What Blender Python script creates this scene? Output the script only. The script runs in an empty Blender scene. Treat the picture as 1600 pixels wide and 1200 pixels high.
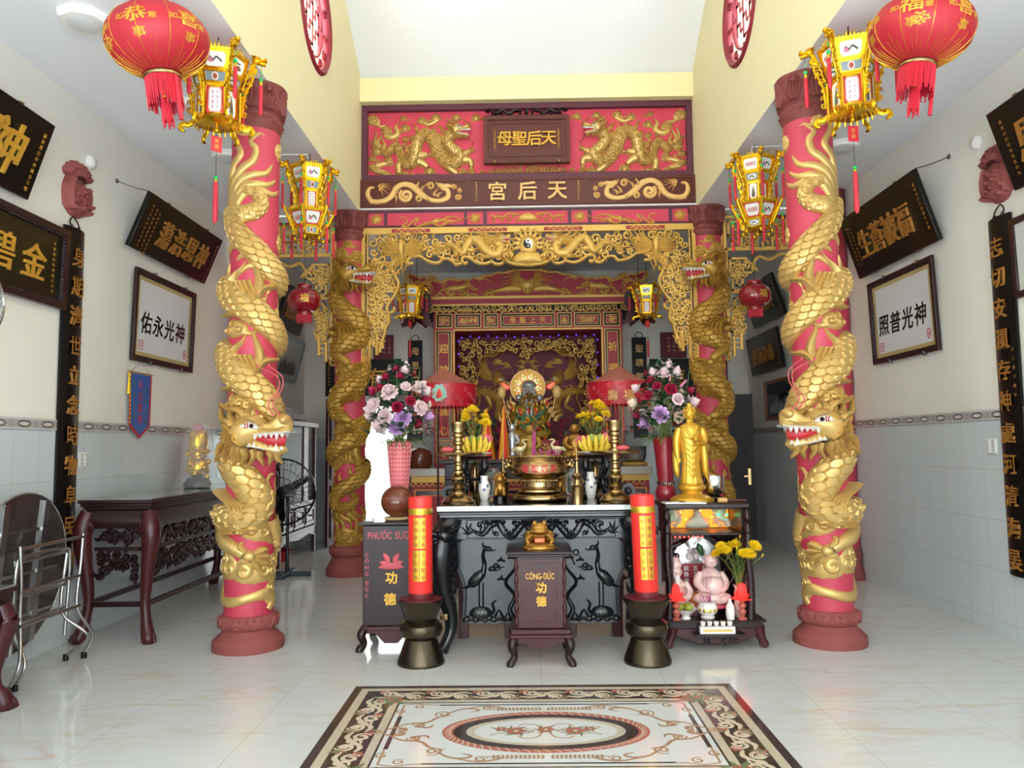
import bpy, bmesh, math, random
from mathutils import Vector, Matrix
from math import sin, cos, pi, sqrt, radians, atan2, hypot
SC = bpy.context.scene
COL = SC.collection
RND = random.Random(7)

# ---------------------------------------------------------------- camera
cam_data = bpy.data.cameras.new('camera')
cam_data.sensor_fit = 'HORIZONTAL'; cam_data.sensor_width = 36.0
cam_data.lens = 1202.0 / 1600 * 36.0
cam_data.clip_start = 0.05; cam_data.clip_end = 200
cam = bpy.data.objects.new('camera', cam_data); COL.objects.link(cam)
_pi, _ya, _ro = 0.0808, -0.0139, -0.0117
_fw = Vector((sin(_ya) * cos(_pi), cos(_ya) * cos(_pi), sin(_pi)))
_rt = Vector((cos(_ya), -sin(_ya), 0)); _up = _rt.cross(_fw)
_r2 = _rt * cos(_ro) + _up * sin(_ro); _u2 = -_rt * sin(_ro) + _up * cos(_ro)
_m = Matrix((_r2, _u2, -_fw)).transposed().to_4x4(); _m.translation = (-0.09, 0, 1.533)
cam.matrix_world = _m
SC.camera = cam

# ---------------------------------------------------------------- daylight and exposure
SC.view_settings.view_transform = 'Standard'; SC.view_settings.look = 'None'
SC.view_settings.exposure = 1.18; SC.view_settings.gamma = 1.0
SC.view_settings.use_curve_mapping = False
world = bpy.data.worlds.new('overcast_sky'); SC.world = world; world.use_nodes = True
_bg = world.node_tree.nodes['Background']
_bg.inputs['Color'].default_value = (0.88, 0.955, 1.0, 1); _bg.inputs['Strength'].default_value = 2.8
def portal(name, loc, rot, sx, sy):
    l = bpy.data.lights.new(name, 'AREA'); l.shape = 'RECTANGLE'; l.size = sx; l.size_y = sy
    l.cycles.is_portal = True
    o = bpy.data.objects.new(name, l); o.location = loc; o.rotation_euler = rot; COL.objects.link(o)
portal('daylight_front', (0, -1.9, 2.3), (radians(90), 0, 0), 7.4, 4.4)
def fill_lamp(name, loc, rot, sx, sy, e, col=(1, 0.98, 0.95)):
    l = bpy.data.lights.new(name, 'AREA'); l.shape = 'RECTANGLE'; l.size = sx; l.size_y = sy
    l.energy = e; l.color = col
    o = bpy.data.objects.new(name, l); o.location = loc; o.rotation_euler = rot; COL.objects.link(o)
    return o
sun_data = bpy.data.lights.new('sun', 'SUN'); sun_data.energy = 24; sun_data.angle = .01; sun_data.color = (.94, .97, 1)
sun = bpy.data.objects.new('sun', sun_data); COL.objects.link(sun); sun.rotation_euler = Vector((.25, .08, -.96)).to_track_quat('-Z', 'Y').to_euler()
# added lamps, unseen above the frame, brighten the upper nave; no windows built here
fill_lamp('nave_fill_west', (-2.07, 3.6, 6.0), (0, radians(-100), 0), 1.1, 1.1, 32)
fill_lamp('nave_fill_east', (2.07, 3.6, 6.0), (0, radians(100), 0), 1.1, 1.1, 32)

# ---------------------------------------------------------------- materials
def lin(h):
    h = h.lstrip('#'); c = [int(h[i:i + 2], 16) / 255 for i in (0, 2, 4)]
    return tuple((x / 12.92 if x <= .04045 else ((x + .055) / 1.055) ** 2.4) for x in c) + (1,)
MATS = {}
def mat(name, col, rough=.5, metal=0., noise=0., nscale=8., bump=0., bscale=40., emit=0., alpha=1., trans=0., spec=.5, coat=0., ecol=None):
    m = bpy.data.materials.new(name); m.use_nodes = True
    nt = m.node_tree; b = nt.nodes['Principled BSDF']
    c = lin(col); b.inputs['Base Color'].default_value = c
    b.inputs['Roughness'].default_value = rough; b.inputs['Metallic'].default_value = metal
    b.inputs['Specular IOR Level'].default_value = spec
    b.inputs['Coat Weight'].default_value = coat; b.inputs['Coat Roughness'].default_value = .08
    if trans: b.inputs['Transmission Weight'].default_value = trans
    if alpha < 1: b.inputs['Alpha'].default_value = alpha
    if emit:
        b.inputs['Emission Color'].default_value = lin(ecol) if ecol else c; b.inputs['Emission Strength'].default_value = emit
    tc = nt.nodes.new('ShaderNodeTexCoord')
    if noise:
        n = nt.nodes.new('ShaderNodeTexNoise'); n.inputs['Scale'].default_value = nscale; n.inputs['Detail'].default_value = 5
        nt.links.new(tc.outputs['Object'], n.inputs['Vector'])
        x = nt.nodes.new('ShaderNodeMix'); x.data_type = 'RGBA'
        x.inputs['A'].default_value = tuple(v * (1 - noise) for v in c[:3]) + (1,)
        x.inputs['B'].default_value = tuple(min(1, v * (1 + noise)) for v in c[:3]) + (1,)
        nt.links.new(n.outputs['Fac'], x.inputs['Factor']); nt.links.new(x.outputs['Result'], b.inputs['Base Color'])
    if bump:
        n = nt.nodes.new('ShaderNodeTexNoise'); n.inputs['Scale'].default_value = bscale; n.inputs['Detail'].default_value = 4
        nt.links.new(tc.outputs['Object'], n.inputs['Vector'])
        bp = nt.nodes.new('ShaderNodeBump'); bp.inputs['Strength'].default_value = bump; bp.inputs['Distance'].default_value = .01
        nt.links.new(n.outputs['Fac'], bp.inputs['Height']); nt.links.new(bp.outputs['Normal'], b.inputs['Normal'])
    MATS[name] = m
    return m
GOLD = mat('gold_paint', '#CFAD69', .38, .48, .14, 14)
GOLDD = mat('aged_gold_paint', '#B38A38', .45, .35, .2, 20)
GOLDF = mat('pale_gold_carving', '#D8AE58', .45, .3, .12, 18)
GOLDP = mat('gold_plastic', '#E3B21C', .2, .85, .1, 30)
BRASS = mat('brass', '#A98F63', .24, 1., .1, 12)
BRONZE = mat('dark_bronze', '#4B4234', .24, .9, .25, 9)
RED = mat('column_red_paint', '#BE3B51', .5, 0, .05, 5)
REDD = mat('deep_red_paint', '#9E2333', .5, 0, .06, 6)
PANEL = mat('panel_red_paint', '#CC3C54', .55, 0, .05, 5)
PLINTH = mat('brick_red_cement', '#8D4743', .75, 0, .12, 10, .15, 60)
CAPM = mat('dark_red_cement', '#7A3733', .6, 0, .12, 9)
MAROON = mat('maroon_border', '#5D2A3C', .5)
WOOD = mat('red_brown_wood', '#5A231C', .35, 0, .2, 6)
WOODD = mat('dark_rosewood', '#240E10', .32, 0, .3, 7, coat=.08, spec=.35)
WOODR = mat('reddish_rosewood', '#421719', .3, 0, .3, 6, coat=.08, spec=.35)
BLACKW = mat('black_lacquer_wood', '#15171B', .28, 0, .2, 10, coat=.2)
BLACK = mat('black_board', '#0B0A0A', .3, spec=.35)
WHITE = mat('white_gloss', '#EDEDE8', .3)
BLK = mat('black_gloss', '#050505', .2)
PINKR = mat('pink_red_detail', '#C8505A', .5)
LETTER = mat('gold_lettering', '#D9A63C', .4, .4)
LETTERO = mat('bronze_lettering', '#B07A36', .45, .35)
WALLW = mat('white_wall_paint', '#E9E7DC', .85, 0, .02, 2)
CREAM = mat('cream_wall_paint', '#EDE4B9', .85, 0, .02, 2)
CREAMB = mat('cream_beam_paint', '#F2E6B0', .85)
CEILW = mat('white_ceiling_paint', '#EEF0F3', .9)
TILEW = mat('wall_tile_base', '#D5DADC', .18)
mat('mouth_red', '#B5252F', .4)

# ---------------------------------------------------------------- mesh toolkit
def lerp_list(a, s):
    if not isinstance(a, (list, tuple)): return a
    x = s * (len(a) - 1); i = min(int(x), len(a) - 2); return a[i] + (a[i + 1] - a[i]) * (x - i)
def spline(pts, n):
    out = []; k = len(pts) - 1; d = len(pts[0])
    for j in range(n + 1):
        x = j / n * k; i = min(int(x), k - 1); t = x - i
        p0 = pts[max(i - 1, 0)]; p1 = pts[i]; p2 = pts[i + 1]; p3 = pts[min(i + 2, k)]
        out.append(tuple(.5 * (2 * p1[c] + (p2[c] - p0[c]) * t + (2 * p0[c] - 5 * p1[c] + 4 * p2[c] - p3[c]) * t * t + (3 * p1[c] - p0[c] - 3 * p2[c] + p3[c]) * t ** 3) for c in range(d)))
    return out
def plen(p): return sum(math.dist(p[i], p[i + 1]) for i in range(len(p) - 1))
def flat(o=(0, 0, 0), ux=(1, 0, 0), uz=(0, 0, 1), n=(0, -1, 0)):
    o, ux, uz, n = Vector(o), Vector(ux), Vector(uz), Vector(n)
    return lambda u, v, h: o + ux * u + uz * v + n * h
def cyl(R, a0=0., cx=0., cy=0.):
    def f(u, v, h):
        a = a0 + u / R; return Vector((cx + (R + h) * sin(a), cy - (R + h) * cos(a), v))
    return f
def sub(M, u0=0., v0=0., s=1., rot=0., mir=False, hs=None):
    c, sn = cos(rot), sin(rot); k = s if hs is None else hs
    def f(u, v, h):
        if mir: u = -u
        return M(u0 + s * (u * c - v * sn), v0 + s * (u * sn + v * c), h * k)
    return f
def flip(M): return lambda u, v, h: M(u, v, -h)
GLYPH = {}
def glyph(ch, bold, ext):
    k = (ch, bold, ext)
    if k not in GLYPH:
        cu = bpy.data.curves.new('glyph', 'FONT'); cu.body = ch; cu.size = 1; cu.extrude = ext; cu.offset = bold
        cu.resolution_u = 3; cu.align_x = 'LEFT'
        ob = bpy.data.objects.new('glyph', cu); COL.objects.link(ob)
        dg = bpy.context.evaluated_depsgraph_get()
        me = bpy.data.meshes.new_from_object(ob.evaluated_get(dg))
        vs = [tuple(v.co) for v in me.vertices]; fs = [tuple(p.vertices) for p in me.polygons]
        bpy.data.objects.remove(ob); bpy.data.curves.remove(cu); bpy.data.meshes.remove(me)
        if vs:
            x0 = min(v[0] for v in vs); x1 = max(v[0] for v in vs); y0 = min(v[1] for v in vs); y1 = max(v[1] for v in vs)
        else: x0 = 0; x1 = .25; y0 = 0; y1 = .7
        GLYPH[k] = (vs, fs, x0, x1, y0, y1)
    return GLYPH[k]
ID = lambda v: v
class MB:
    def __init__(s, *mats): s.v = []; s.f = []; s.mi = []; s.cur = 0; s.mats = list(mats)
    def use(s, m):
        if m not in s.mats: s.mats.append(m)
        s.cur = s.mats.index(m); return s
    def add(s, vs, fs):
        o = len(s.v); s.v += [tuple(v) for v in vs]
        for f in fs: s.f.append(tuple(i + o for i in f)); s.mi.append(s.cur)
    def bx(s, x0, x1, y0, y1, z0, z1, T=None):
        vs = [(x, y, z) for x in (x0, x1) for y in (y0, y1) for z in (z0, z1)]
        if T: vs = [T(Vector(v)) for v in vs]
        s.add(vs, [(0, 1, 3, 2), (4, 6, 7, 5), (0, 4, 5, 1), (2, 3, 7, 6), (0, 2, 6, 4), (1, 5, 7, 3)]); return s
    def mbx(s, M, u0, u1, v0, v1, h0, h1):
        vs = [M(u, v, h) for u in (u0, u1) for v in (v0, v1) for h in (h0, h1)]
        s.add(vs, [(0, 1, 3, 2), (4, 6, 7, 5), (0, 4, 5, 1), (2, 3, 7, 6), (0, 2, 6, 4), (1, 5, 7, 3)]); return s
    def frame(s, M, u0, u1, v0, v1, w, h0, h1):
        s.mbx(M, u0, u1, v0, v0 + w, h0, h1); s.mbx(M, u0, u1, v1 - w, v1, h0, h1)
        s.mbx(M, u0, u0 + w, v0 + w, v1 - w, h0, h1); s.mbx(M, u1 - w, u1, v0 + w, v1 - w, h0, h1); return s
    def lathe(s, prof, n=32, c=(0, 0, 0), lob=None, sx=1., sy=1., T=None):
        vs = []; fs = []
        for i, (r, z) in enumerate(prof):
            for j in range(n):
                a = 2 * pi * j / n; q = r * (lob(a, z, r) if lob else 1)
                p = Vector((c[0] + q * cos(a) * sx, c[1] + q * sin(a) * sy, c[2] + z)); vs.append(T(p) if T else p)
        for i in range(len(prof) - 1):
            for j in range(n):
                k = (j + 1) % n; fs.append((i * n + j, i * n + k, (i + 1) * n + k, (i + 1) * n + j))
        if prof[0][0] > 1e-5: fs.append(tuple(range(n))[::-1])
        if prof[-1][0] > 1e-5: fs.append(tuple(range((len(prof) - 1) * n, len(prof) * n)))
        s.add(vs, fs); return s
    def tube(s, pts, r, n=8, m=None):
        if m: pts = spline(pts, m)
        P = [Vector(p) for p in pts]; vs = []; fs = []; N = None
        for i, p in enumerate(P):
            t = (P[min(i + 1, len(P) - 1)] - P[max(i - 1, 0)])
            t = t.normalized() if t.length > 1e-9 else Vector((0, 0, 1))
            if N is None: N = t.orthogonal().normalized()
            else:
                N = N - t * N.dot(t); N = N.normalized() if N.length > 1e-6 else t.orthogonal().normalized()
            B = t.cross(N); rr = lerp_list(r, i / max(1, len(P) - 1))
            for j in range(n): a = 2 * pi * j / n; vs.append(p + (N * cos(a) + B * sin(a)) * rr)
        for i in range(len(P) - 1):
            for j in range(n):
                k = (j + 1) % n; fs.append((i * n + j, i * n + k, (i + 1) * n + k, (i + 1) * n + j))
        fs.append(tuple(range(n))[::-1]); fs.append(tuple(range((len(P) - 1) * n, len(P) * n)))
        s.add(vs, fs); return s
    def ball(s, c, r, n=12, sx=1., sy=1., sz=1.):
        k = max(4, n // 2)
        s.lathe([(max(1e-6, r * sin(pi * i / k)), -r * cos(pi * i / k) * sz) for i in range(k + 1)], n, c, None, sx, sy); return s
    def prism(s, M, poly, h0, h1):
        n = len(poly); vs = [M(u, v, h0) for u, v in poly] + [M(u, v, h1) for u, v in poly]
        s.add(vs, [tuple(range(n))[::-1], tuple(range(n, 2 * n))] + [(i, (i + 1) % n, n + (i + 1) % n, n + i) for i in range(n)]); return s
    def strip(s, M, a, b, h):
        n = len(a); s.add([M(u, v, h) for u, v in a] + [M(u, v, h) for u, v in b], [(i, i + 1, n + i + 1, n + i) for i in range(n - 1)]); return s
    # raised rib along a plan curve; w half width, h height (both may be lists along the length)
    def rib(s, M, pts, w, h, n=None, k=4, base=0., groove=0, back=False, sm=True):
        n = n or max(6, 4 * (len(pts) - 1)); p = spline(pts, n) if sm else pts; n = len(p) - 1; vs = []; fs = []
        for i in range(n + 1):
            a = p[max(i - 1, 0)]; b = p[min(i + 1, n)]; du, dv = b[0] - a[0], b[1] - a[1]; L = hypot(du, dv) or 1; nu, nv = -dv / L, du / L
            q = i / n; ww = lerp_list(w, q); hh = lerp_list(h, q)
            for j in range(k + 1):
                t = -cos(pi * j / k); pr = sqrt(max(0, 1 - t * t))
                if groove: pr *= 1 - .35 * (abs(sin(pi * groove * t)) ** 2)
                vs.append(M(p[i][0] + nu * ww * t, p[i][1] + nv * ww * t, base + hh * pr))
            if back: vs.append(M(p[i][0], p[i][1], base - hh * .8))
        K = k + 2 if back else k + 1
        for i in range(n):
            for j in range(K - 1 if not back else K):
                j2 = (j + 1) % K; fs.append((i * K + j, (i + 1) * K + j, (i + 1) * K + j2, i * K + j2))
        s.add(vs, fs); return s
    # scaled dragon body
    def scaled(s, M, pts, w, h, L=.035, nc=6, base=0., res=5, amp=.46, lift=1.):
        p0 = spline(pts, 12 * (len(pts) - 1)); tot = plen(p0); n = max(8, int(tot / L * res)); p = spline(pts, n)
        k = nc * res; vs = []; fs = []
        for i in range(n + 1):
            a = p[max(i - 1, 0)]; b = p[min(i + 1, n)]; du, dv = b[0] - a[0], b[1] - a[1]; l = hypot(du, dv) or 1; nu, nv = -dv / l, du / l
            q = i / n; ww = lerp_list(w, q); hh = lerp_list(h, q); A = q * tot / L
            for j in range(k + 1):
                t = -1 + 2 * j / k; th = t * pi / 2; x = sin(th); pr = cos(th)
                B = (t + 1) / 2 * nc; r = math.floor(A); d = 0
                for rr in (r - 1, r):
                    y = A - rr; xx = B + (.5 if rr % 2 else 0); fx = xx - math.floor(xx) - .5
                    if y < .55 + 1.0 * sqrt(max(0, 1 - 4 * fx * fx)): d = .25 + .75 * y / 1.5; break
                e = amp * d * min(1, 3 * pr) * L * lift * 2
                vs.append(M(p[i][0] + nu * (ww * x), p[i][1] + nv * (ww * x), base + hh * pr + e))
        K = k + 1
        for i in range(n):
            for j in range(k): fs.append((i * K + j, (i + 1) * K + j, (i + 1) * K + j + 1, i * K + j + 1))
        s.add(vs, fs); return s
    def blob(s, M, poly, h, base=0., rings=4, sm=3, back=0.):
        poly = list(poly)
        if sm: poly = spline([poly[-1]] + poly + [poly[0], poly[1]], sm * (len(poly) + 2))[sm:sm * (len(poly) + 1)]
        n = len(poly); cu = sum(p[0] for p in poly) / n; cv = sum(p[1] for p in poly) / n
        vs = []; fs = []
        if back: vs.append(M(cu, cv, -back)); 
        o = len(vs)
        for r in range(rings):
            f = cos(pi / 2 * r / rings); hh = h * sin(pi / 2 * r / rings)
            for u, v in poly: vs.append(M(cu + (u - cu) * f, cv + (v - cv) * f, base + hh))
        vs.append(M(cu, cv, base + h)); c = len(vs) - 1
        for r in range(rings - 1):
            for i in range(n): j = (i + 1) % n; fs.append((o + r * n + i, o + r * n + j, o + (r + 1) * n + j, o + (r + 1) * n + i))
        for i in range(n):
            fs.append((o + (rings - 1) * n + i, o + (rings - 1) * n + (i + 1) % n, c))
            if back: fs.append((0, o + (i + 1) % n, o + i))
        s.add(vs, fs); return s
    def dome(s, M, u, v, ru, rv, h, base=0., n=12, rings=3, rot=0.):
        c, sn = cos(rot), sin(rot)
        return s.blob(M, [(u + ru * cos(2 * pi * i / n) * c - rv * sin(2 * pi * i / n) * sn, v + ru * cos(2 * pi * i / n) * sn + rv * sin(2 * pi * i / n) * c) for i in range(n)], h, base, rings, 0)
    def spiral(s, M, u, v, r, turns=1.4, a0=0., w=.01, h=.01, cw=1, tail=None, base=0., back=False, k=4):
        pts = []
        n = int(10 * turns) + 4
        for i in range(n + 1):
            q = i / n; a = a0 + cw * q * turns * 2 * pi; rr = r * (1 - .82 * q); pts.append((u + rr * cos(a), v + rr * sin(a)))
        if tail: pts = list(tail) + pts
        s.rib(M, pts, [w * .6, w, w, w * .7], [h * .7, h, h, h * 1.2], len(pts) * 2, k, base, 0, back); return s
    def flame(s, M, u, v, L, ang, w, h, curl=.25, base=0., n=10, groove=0, back=False):
        c, sn = cos(ang), sin(ang); pts = []
        for i in range(6):
            q = i / 5; x = q * L; y = curl * L * sin(q * pi * 1.6) * (.4 + q * .6); pts.append((u + x * c - y * sn, v + x * sn + y * c))
        s.rib(M, pts, [w, w * .95, w * .7, w * .42, w * .04], [h, h, h * .8, h * .6, h * .2], n, 4, base, groove, back); return s
    def text(s, M, t, u, v, size, bold=.012, depth=.004, base=0., vert=False, step=None, sx=1., center=True, slant=0.):
        # vert: glyphs run downwards from (u, v); else they run to the right, centred on u; v is the middle height
        step = step or size * 1.05
        cjk = any(ord(c) > 0x2E80 for c in t)
        if vert or cjk:
            n = len(t)
            for i, ch in enumerate(t):
                if ch == ' ': continue
                vs, fs, x0, x1, y0, y1 = glyph(ch, min(bold, .002), .5); e = max(0, bold - .002) * .8
                cx, cy = (x0 + x1) / 2, (y0 + y1) / 2
                if vert: U, V = u, v - i * step
                else: U, V = u + (i - (n - 1) / 2) * step * sx, v
                for k, (ex, ey) in enumerate(((-e, e), (e, -e), (e, e), (-e, -e)) if e else ((0, 0),)):
                    s.add([M(U + (a + ex - cx + slant * (b - cy)) * size * sx, V + (b + ey - cy) * size, base + (c + .5) * depth * (1 + .02 * k)) for a, b, c in vs], fs)
        else:
            g = [glyph(ch, bold, .5) for ch in t]; W = 0; xs = []
            for q, ch in zip(g, t): xs.append(W - q[2]); W += (q[3] - q[2]) + (.09 if ch != ' ' else .15)
            for q, x in zip(g, xs):
                s.add([M(u + (a + x - (W / 2 if center else 0)) * size * sx, v + (b - .36) * size, base + (c + .5) * depth) for a, b, c in q[0]], q[1])
        return s
    def build(s, name, parent=None, bev=0., ang=62, smooth=True, loc=None, wn=False):
        me = bpy.data.meshes.new(name); me.from_pydata(s.v, [], s.f)
        for m in s.mats: me.materials.append(m)
        if len(s.mats) > 1: me.polygons.foreach_set('material_index', s.mi)
        bm = bmesh.new(); bm.from_mesh(me); bmesh.ops.recalc_face_normals(bm, faces=bm.faces); bm.to_mesh(me); bm.free()
        if smooth:
            me.shade_smooth(); me.set_sharp_from_angle(angle=radians(ang))
        o = bpy.data.objects.new(name, me); COL.objects.link(o)
        if parent: o.parent = parent
        if loc: o.location = loc
        if bev:
            b = o.modifiers.new('edge', 'BEVEL'); b.width = bev; b.segments = 2; b.limit_method = 'ANGLE'; b.angle_limit = radians(50)
        return o
def tag(o, label, cat, group=None, kind=None):
    o['label'] = label; o['category'] = cat
    if group: o['group'] = group
    if kind: o['kind'] = kind
    return o
def thing(name, label, cat, loc=(0, 0, 0), rz=0., group=None, kind=None):
    o = bpy.data.objects.new(name, None); COL.objects.link(o); o.location = loc; o.rotation_euler = (0, 0, rz); o.empty_display_size = .1
    return tag(o, label, cat, group, kind)
def struct(o): o['kind'] = 'structure'; return o
def kids(o): return [c for c in bpy.data.objects if c.parent == o]
def dup(root, loc, rz=None, label=None, group=None, scale=None):
    r = root.copy(); COL.objects.link(r); r.location = loc
    if rz is not None: r.rotation_euler = (0, 0, rz)
    if label: r['label'] = label
    if group: r['group'] = group
    if scale: r.scale = scale
    for ch in kids(root):
        c = ch.copy(); COL.objects.link(c); c.parent = r
        for g in kids(ch):
            d = g.copy(); COL.objects.link(d); d.parent = c
    return r

# ---------------------------------------------------------------- relief motifs
def cloud(mb, M, u, v, s, rot=0., mir=False, hs=None, tail=True):
    m = sub(M, u, v, s, rot, mir, hs)
    mb.blob(m, [(-.5, -.12), (-.42, .2), (-.15, .42), (.18, .4), (.42, .2), (.5, -.1), (.25, -.26), (-.25, -.26)], .2, 0, 3, 2)
    mb.spiral(m, -.22, .02, .2, 1.3, 2.2, .055, .27, -1); mb.spiral(m, .2, .04, .2, 1.3, .9, .055, .27, 1)
    mb.spiral(m, 0, .24, .17, 1.2, 1.5, .05, .24, 1)
    if tail: mb.rib(m, [(.3, -.12), (.6, -.2), (.85, -.06), (1.15, -.16)], [.12, .1, .07, .01], [.16, .14, .1, .04], 10)
def claw(mb, M, u, v, s, ang, mir=False, hs=None):
    m = sub(M, u, v, s, ang, mir, hs)
    mb.dome(m, 0, 0, .28, .24, .28, 0)
    for a, l in ((.75, .6), (.25, .75), (-.25, .75), (-.75, .6), (2.6, .5)):
        x, y = .18 * cos(a), .18 * sin(a); e = a - .9 * (1 if a > 0 else -1) * .5
        mb.rib(m, [(x, y), (x + l * .5 * cos(a), y + l * .5 * sin(a)), (x + l * (.5 * cos(a) + .3 * cos(e)), y + l * (.5 * sin(a) + .3 * sin(e))), (x + l * (.5 * cos(a) + .5 * cos(e - .6)), y + l * (.5 * sin(a) + .5 * sin(e - .6)))], [.12, .13, .1, .02], [.26, .3, .2, .05], 9)
def dragon_head(gb, wb, kb, rb, M, s, detail=2, both=False, beard=True, mane=1.):
    # profile facing +u, unit = head length; gb gold, wb white, kb black, rb red builders
    for mm in ((M, flip(M)) if both else (M,)):
        m = sub(mm, 0, 0, s)
        gb.blob(m, [(-.3, -.05), (-.26, .2), (-.1, .34), (.14, .36), (.3, .26), (.3, .05), (.1, -.1), (-.12, -.2)], .24)
        gb.blob(m, [(.05, .05), (.1, .24), (.3, .22), (.42, .27), (.55, .37), (.68, .35), (.74, .24), (.73, .1), (.6, .06), (.3, .04)], .18)
        gb.dome(m, .63, .27, .1, .09, .2, .02); gb.dome(m, .5, .2, .13, .07, .19)
        gb.rib(m, [(.3, .14), (.5, .13), (.66, .17)], [.03, .035, .02], [.2, .21, .2], 6)
        gb.blob(m, [(-.05, -.12), (.15, -.17), (.4, -.24), (.56, -.28), (.66, -.22), (.62, -.14), (.4, -.11), (.15, -.02)], .16)
        rb.blob(m, [(.05, .05), (.6, .06), (.58, -.14), (.2, -.1)], .1, 0, 2)
        for q in range(7 if detail > 1 else 4):
            x = .1 + q * (.6 / (7 if detail > 1 else 4)); L = .11 if q in (1, 5) else .075
            for h in (.12,):
                wb.blob(m, [(x - .035, .06), (x + .035, .06), (x + .02, .06 - L * .5), (x, .06 - L), (x - .02, .06 - L * .5)], .05, h, 2, 0)
                wb.blob(m, [(x - .05, -.14 - .1 * x), (x + .02, -.14 - .1 * x), (x - .01, -.14 - .1 * x + L)], .05, h - .01, 2, 0)
        wb.rib(m, [(-.02, -.02), (.06, .04), (.3, .055), (.74, .09)], [.02, .05, .035, .025], [.17, .19, .19, .16], 10)
        wb.rib(m, [(.08, -.12), (.3, -.17), (.58, -.22)], [.025, .03, .02], .17, 6)
        if detail: wb.blob(m, [(-.06, .17), (.06, .25), (.2, .22), (.26, .14), (.1, .13)], .1, .17, 3, 2)
        else: wb.dome(m, .12, .18, .1, .06, .1, .17, 8)
        kb.dome(m, .17, .18, .035, .037, .06, .25, 8)
        if detail > 1:
            rb.rib(m, [(.06, .22), (.085, .18), (.06, .145)], .008, .03, 5, 3, .26); rb.rib(m, [(.1, .23), (.12, .185), (.1, .14)], .008, .03, 5, 3, .262)
        gb.rib(m, [(-.12, .2), (.04, .3), (.2, .27), (.32, .18)], [.03, .06, .06, .03], [.25, .32, .32, .2], 8)
        for q in range(3): gb.rib(m, [(-.02 - q * .09, -.14), (-.13 - q * .09, -.02), (-.1 - q * .09, .14)], [.03, .045, .03], [.2, .3 - q * .05, .2], 7)
        for q in range(4): gb.flame(m, .05 - q * .1, .3 - q * .02, .22 + .04 * q, 1.7 + q * .22, .05, .16, .22)
        gb.rib(m, [(.02, .3), (-.12, .44), (-.3, .46), (-.42, .56)], [.055, .05, .035, .01], [.22, .2, .15, .06], 9)
        if mane:
            for q in range(7 if detail > 1 else 5):
                a = 2.5 + q * .3 * (1 if detail > 1 else 1.4)
                gb.flame(m, -.2 + .02 * q, .18 - .055 * q, (.42 - .02 * q) * (mane + (1 - mane) * q / 6), a, .085, .2 - .01 * q, .2 if q % 2 else -.15, 0, 9)
        if mane and detail > 1:
            for q in range(8): gb.flame(m, -.26 + .035 * q, -.04 - .02 * q, .4 - .02 * q, 4.0 + q * .1, .06, .23, .16 if q % 2 else -.14, 0, 10)
            for q in range(5): gb.rib(m, [(-.3 + .03 * q, .2 - .05 * q), (-.2 + .03 * q, .1 - .03 * q), (-.2 + .02 * q, -.05), (-.3 + .03 * q, -.16 - .02 * q)], [.02, .035, .03, .01], .25, 10)
        if beard:
            for q in range(5):
                gb.flame(m, -.02 + q * .13, -.17 - q * .018, .3 - .025 * q, -1.75 + q * .12, .055, .13, .18 if q % 2 else -.16, 0, 9)

# ---------------------------------------------------------------- the hall
class NT:
    def __init__(s, m): s.t = m.node_tree; s.b = s.t.nodes['Principled BSDF']
    def n(s, typ, **kw):
        x = s.t.nodes.new(typ)
        for k, v in kw.items(): setattr(x, k, v)
        return x
    def l(s, a, b): s.t.links.new(a, b)
    def m(s, op, a, b=None, c=None):
        x = s.n('ShaderNodeMath', operation=op)
        for i, q in enumerate((a, b, c)):
            if q is None: continue
            if isinstance(q, (int, float)): x.inputs[i].default_value = q
            else: s.l(q, x.inputs[i])
        return x.outputs[0]
    def line(s, co, period, off, w):        # 1 on a joint
        f = s.m('FRACT', s.m('DIVIDE', s.m('SUBTRACT', co, off - period * 100), period))
        return s.m('LESS_THAN', s.m('ABSOLUTE', s.m('SUBTRACT', f, .5)), w / period / 2 if False else 2) if False else s.m('GREATER_THAN', s.m('ABSOLUTE', s.m('SUBTRACT', f, .5)), .5 - w / period / 2)
    def mix(s, f, a, b):
        x = s.n('ShaderNodeMix', data_type='RGBA')
        for i, q in (('Factor', f), ('A', a), ('B', b)):
            if isinstance(q, (tuple, float, int)): x.inputs[i].default_value = q
            else: s.l(q, x.inputs[i])
        return x.outputs['Result']
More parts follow.
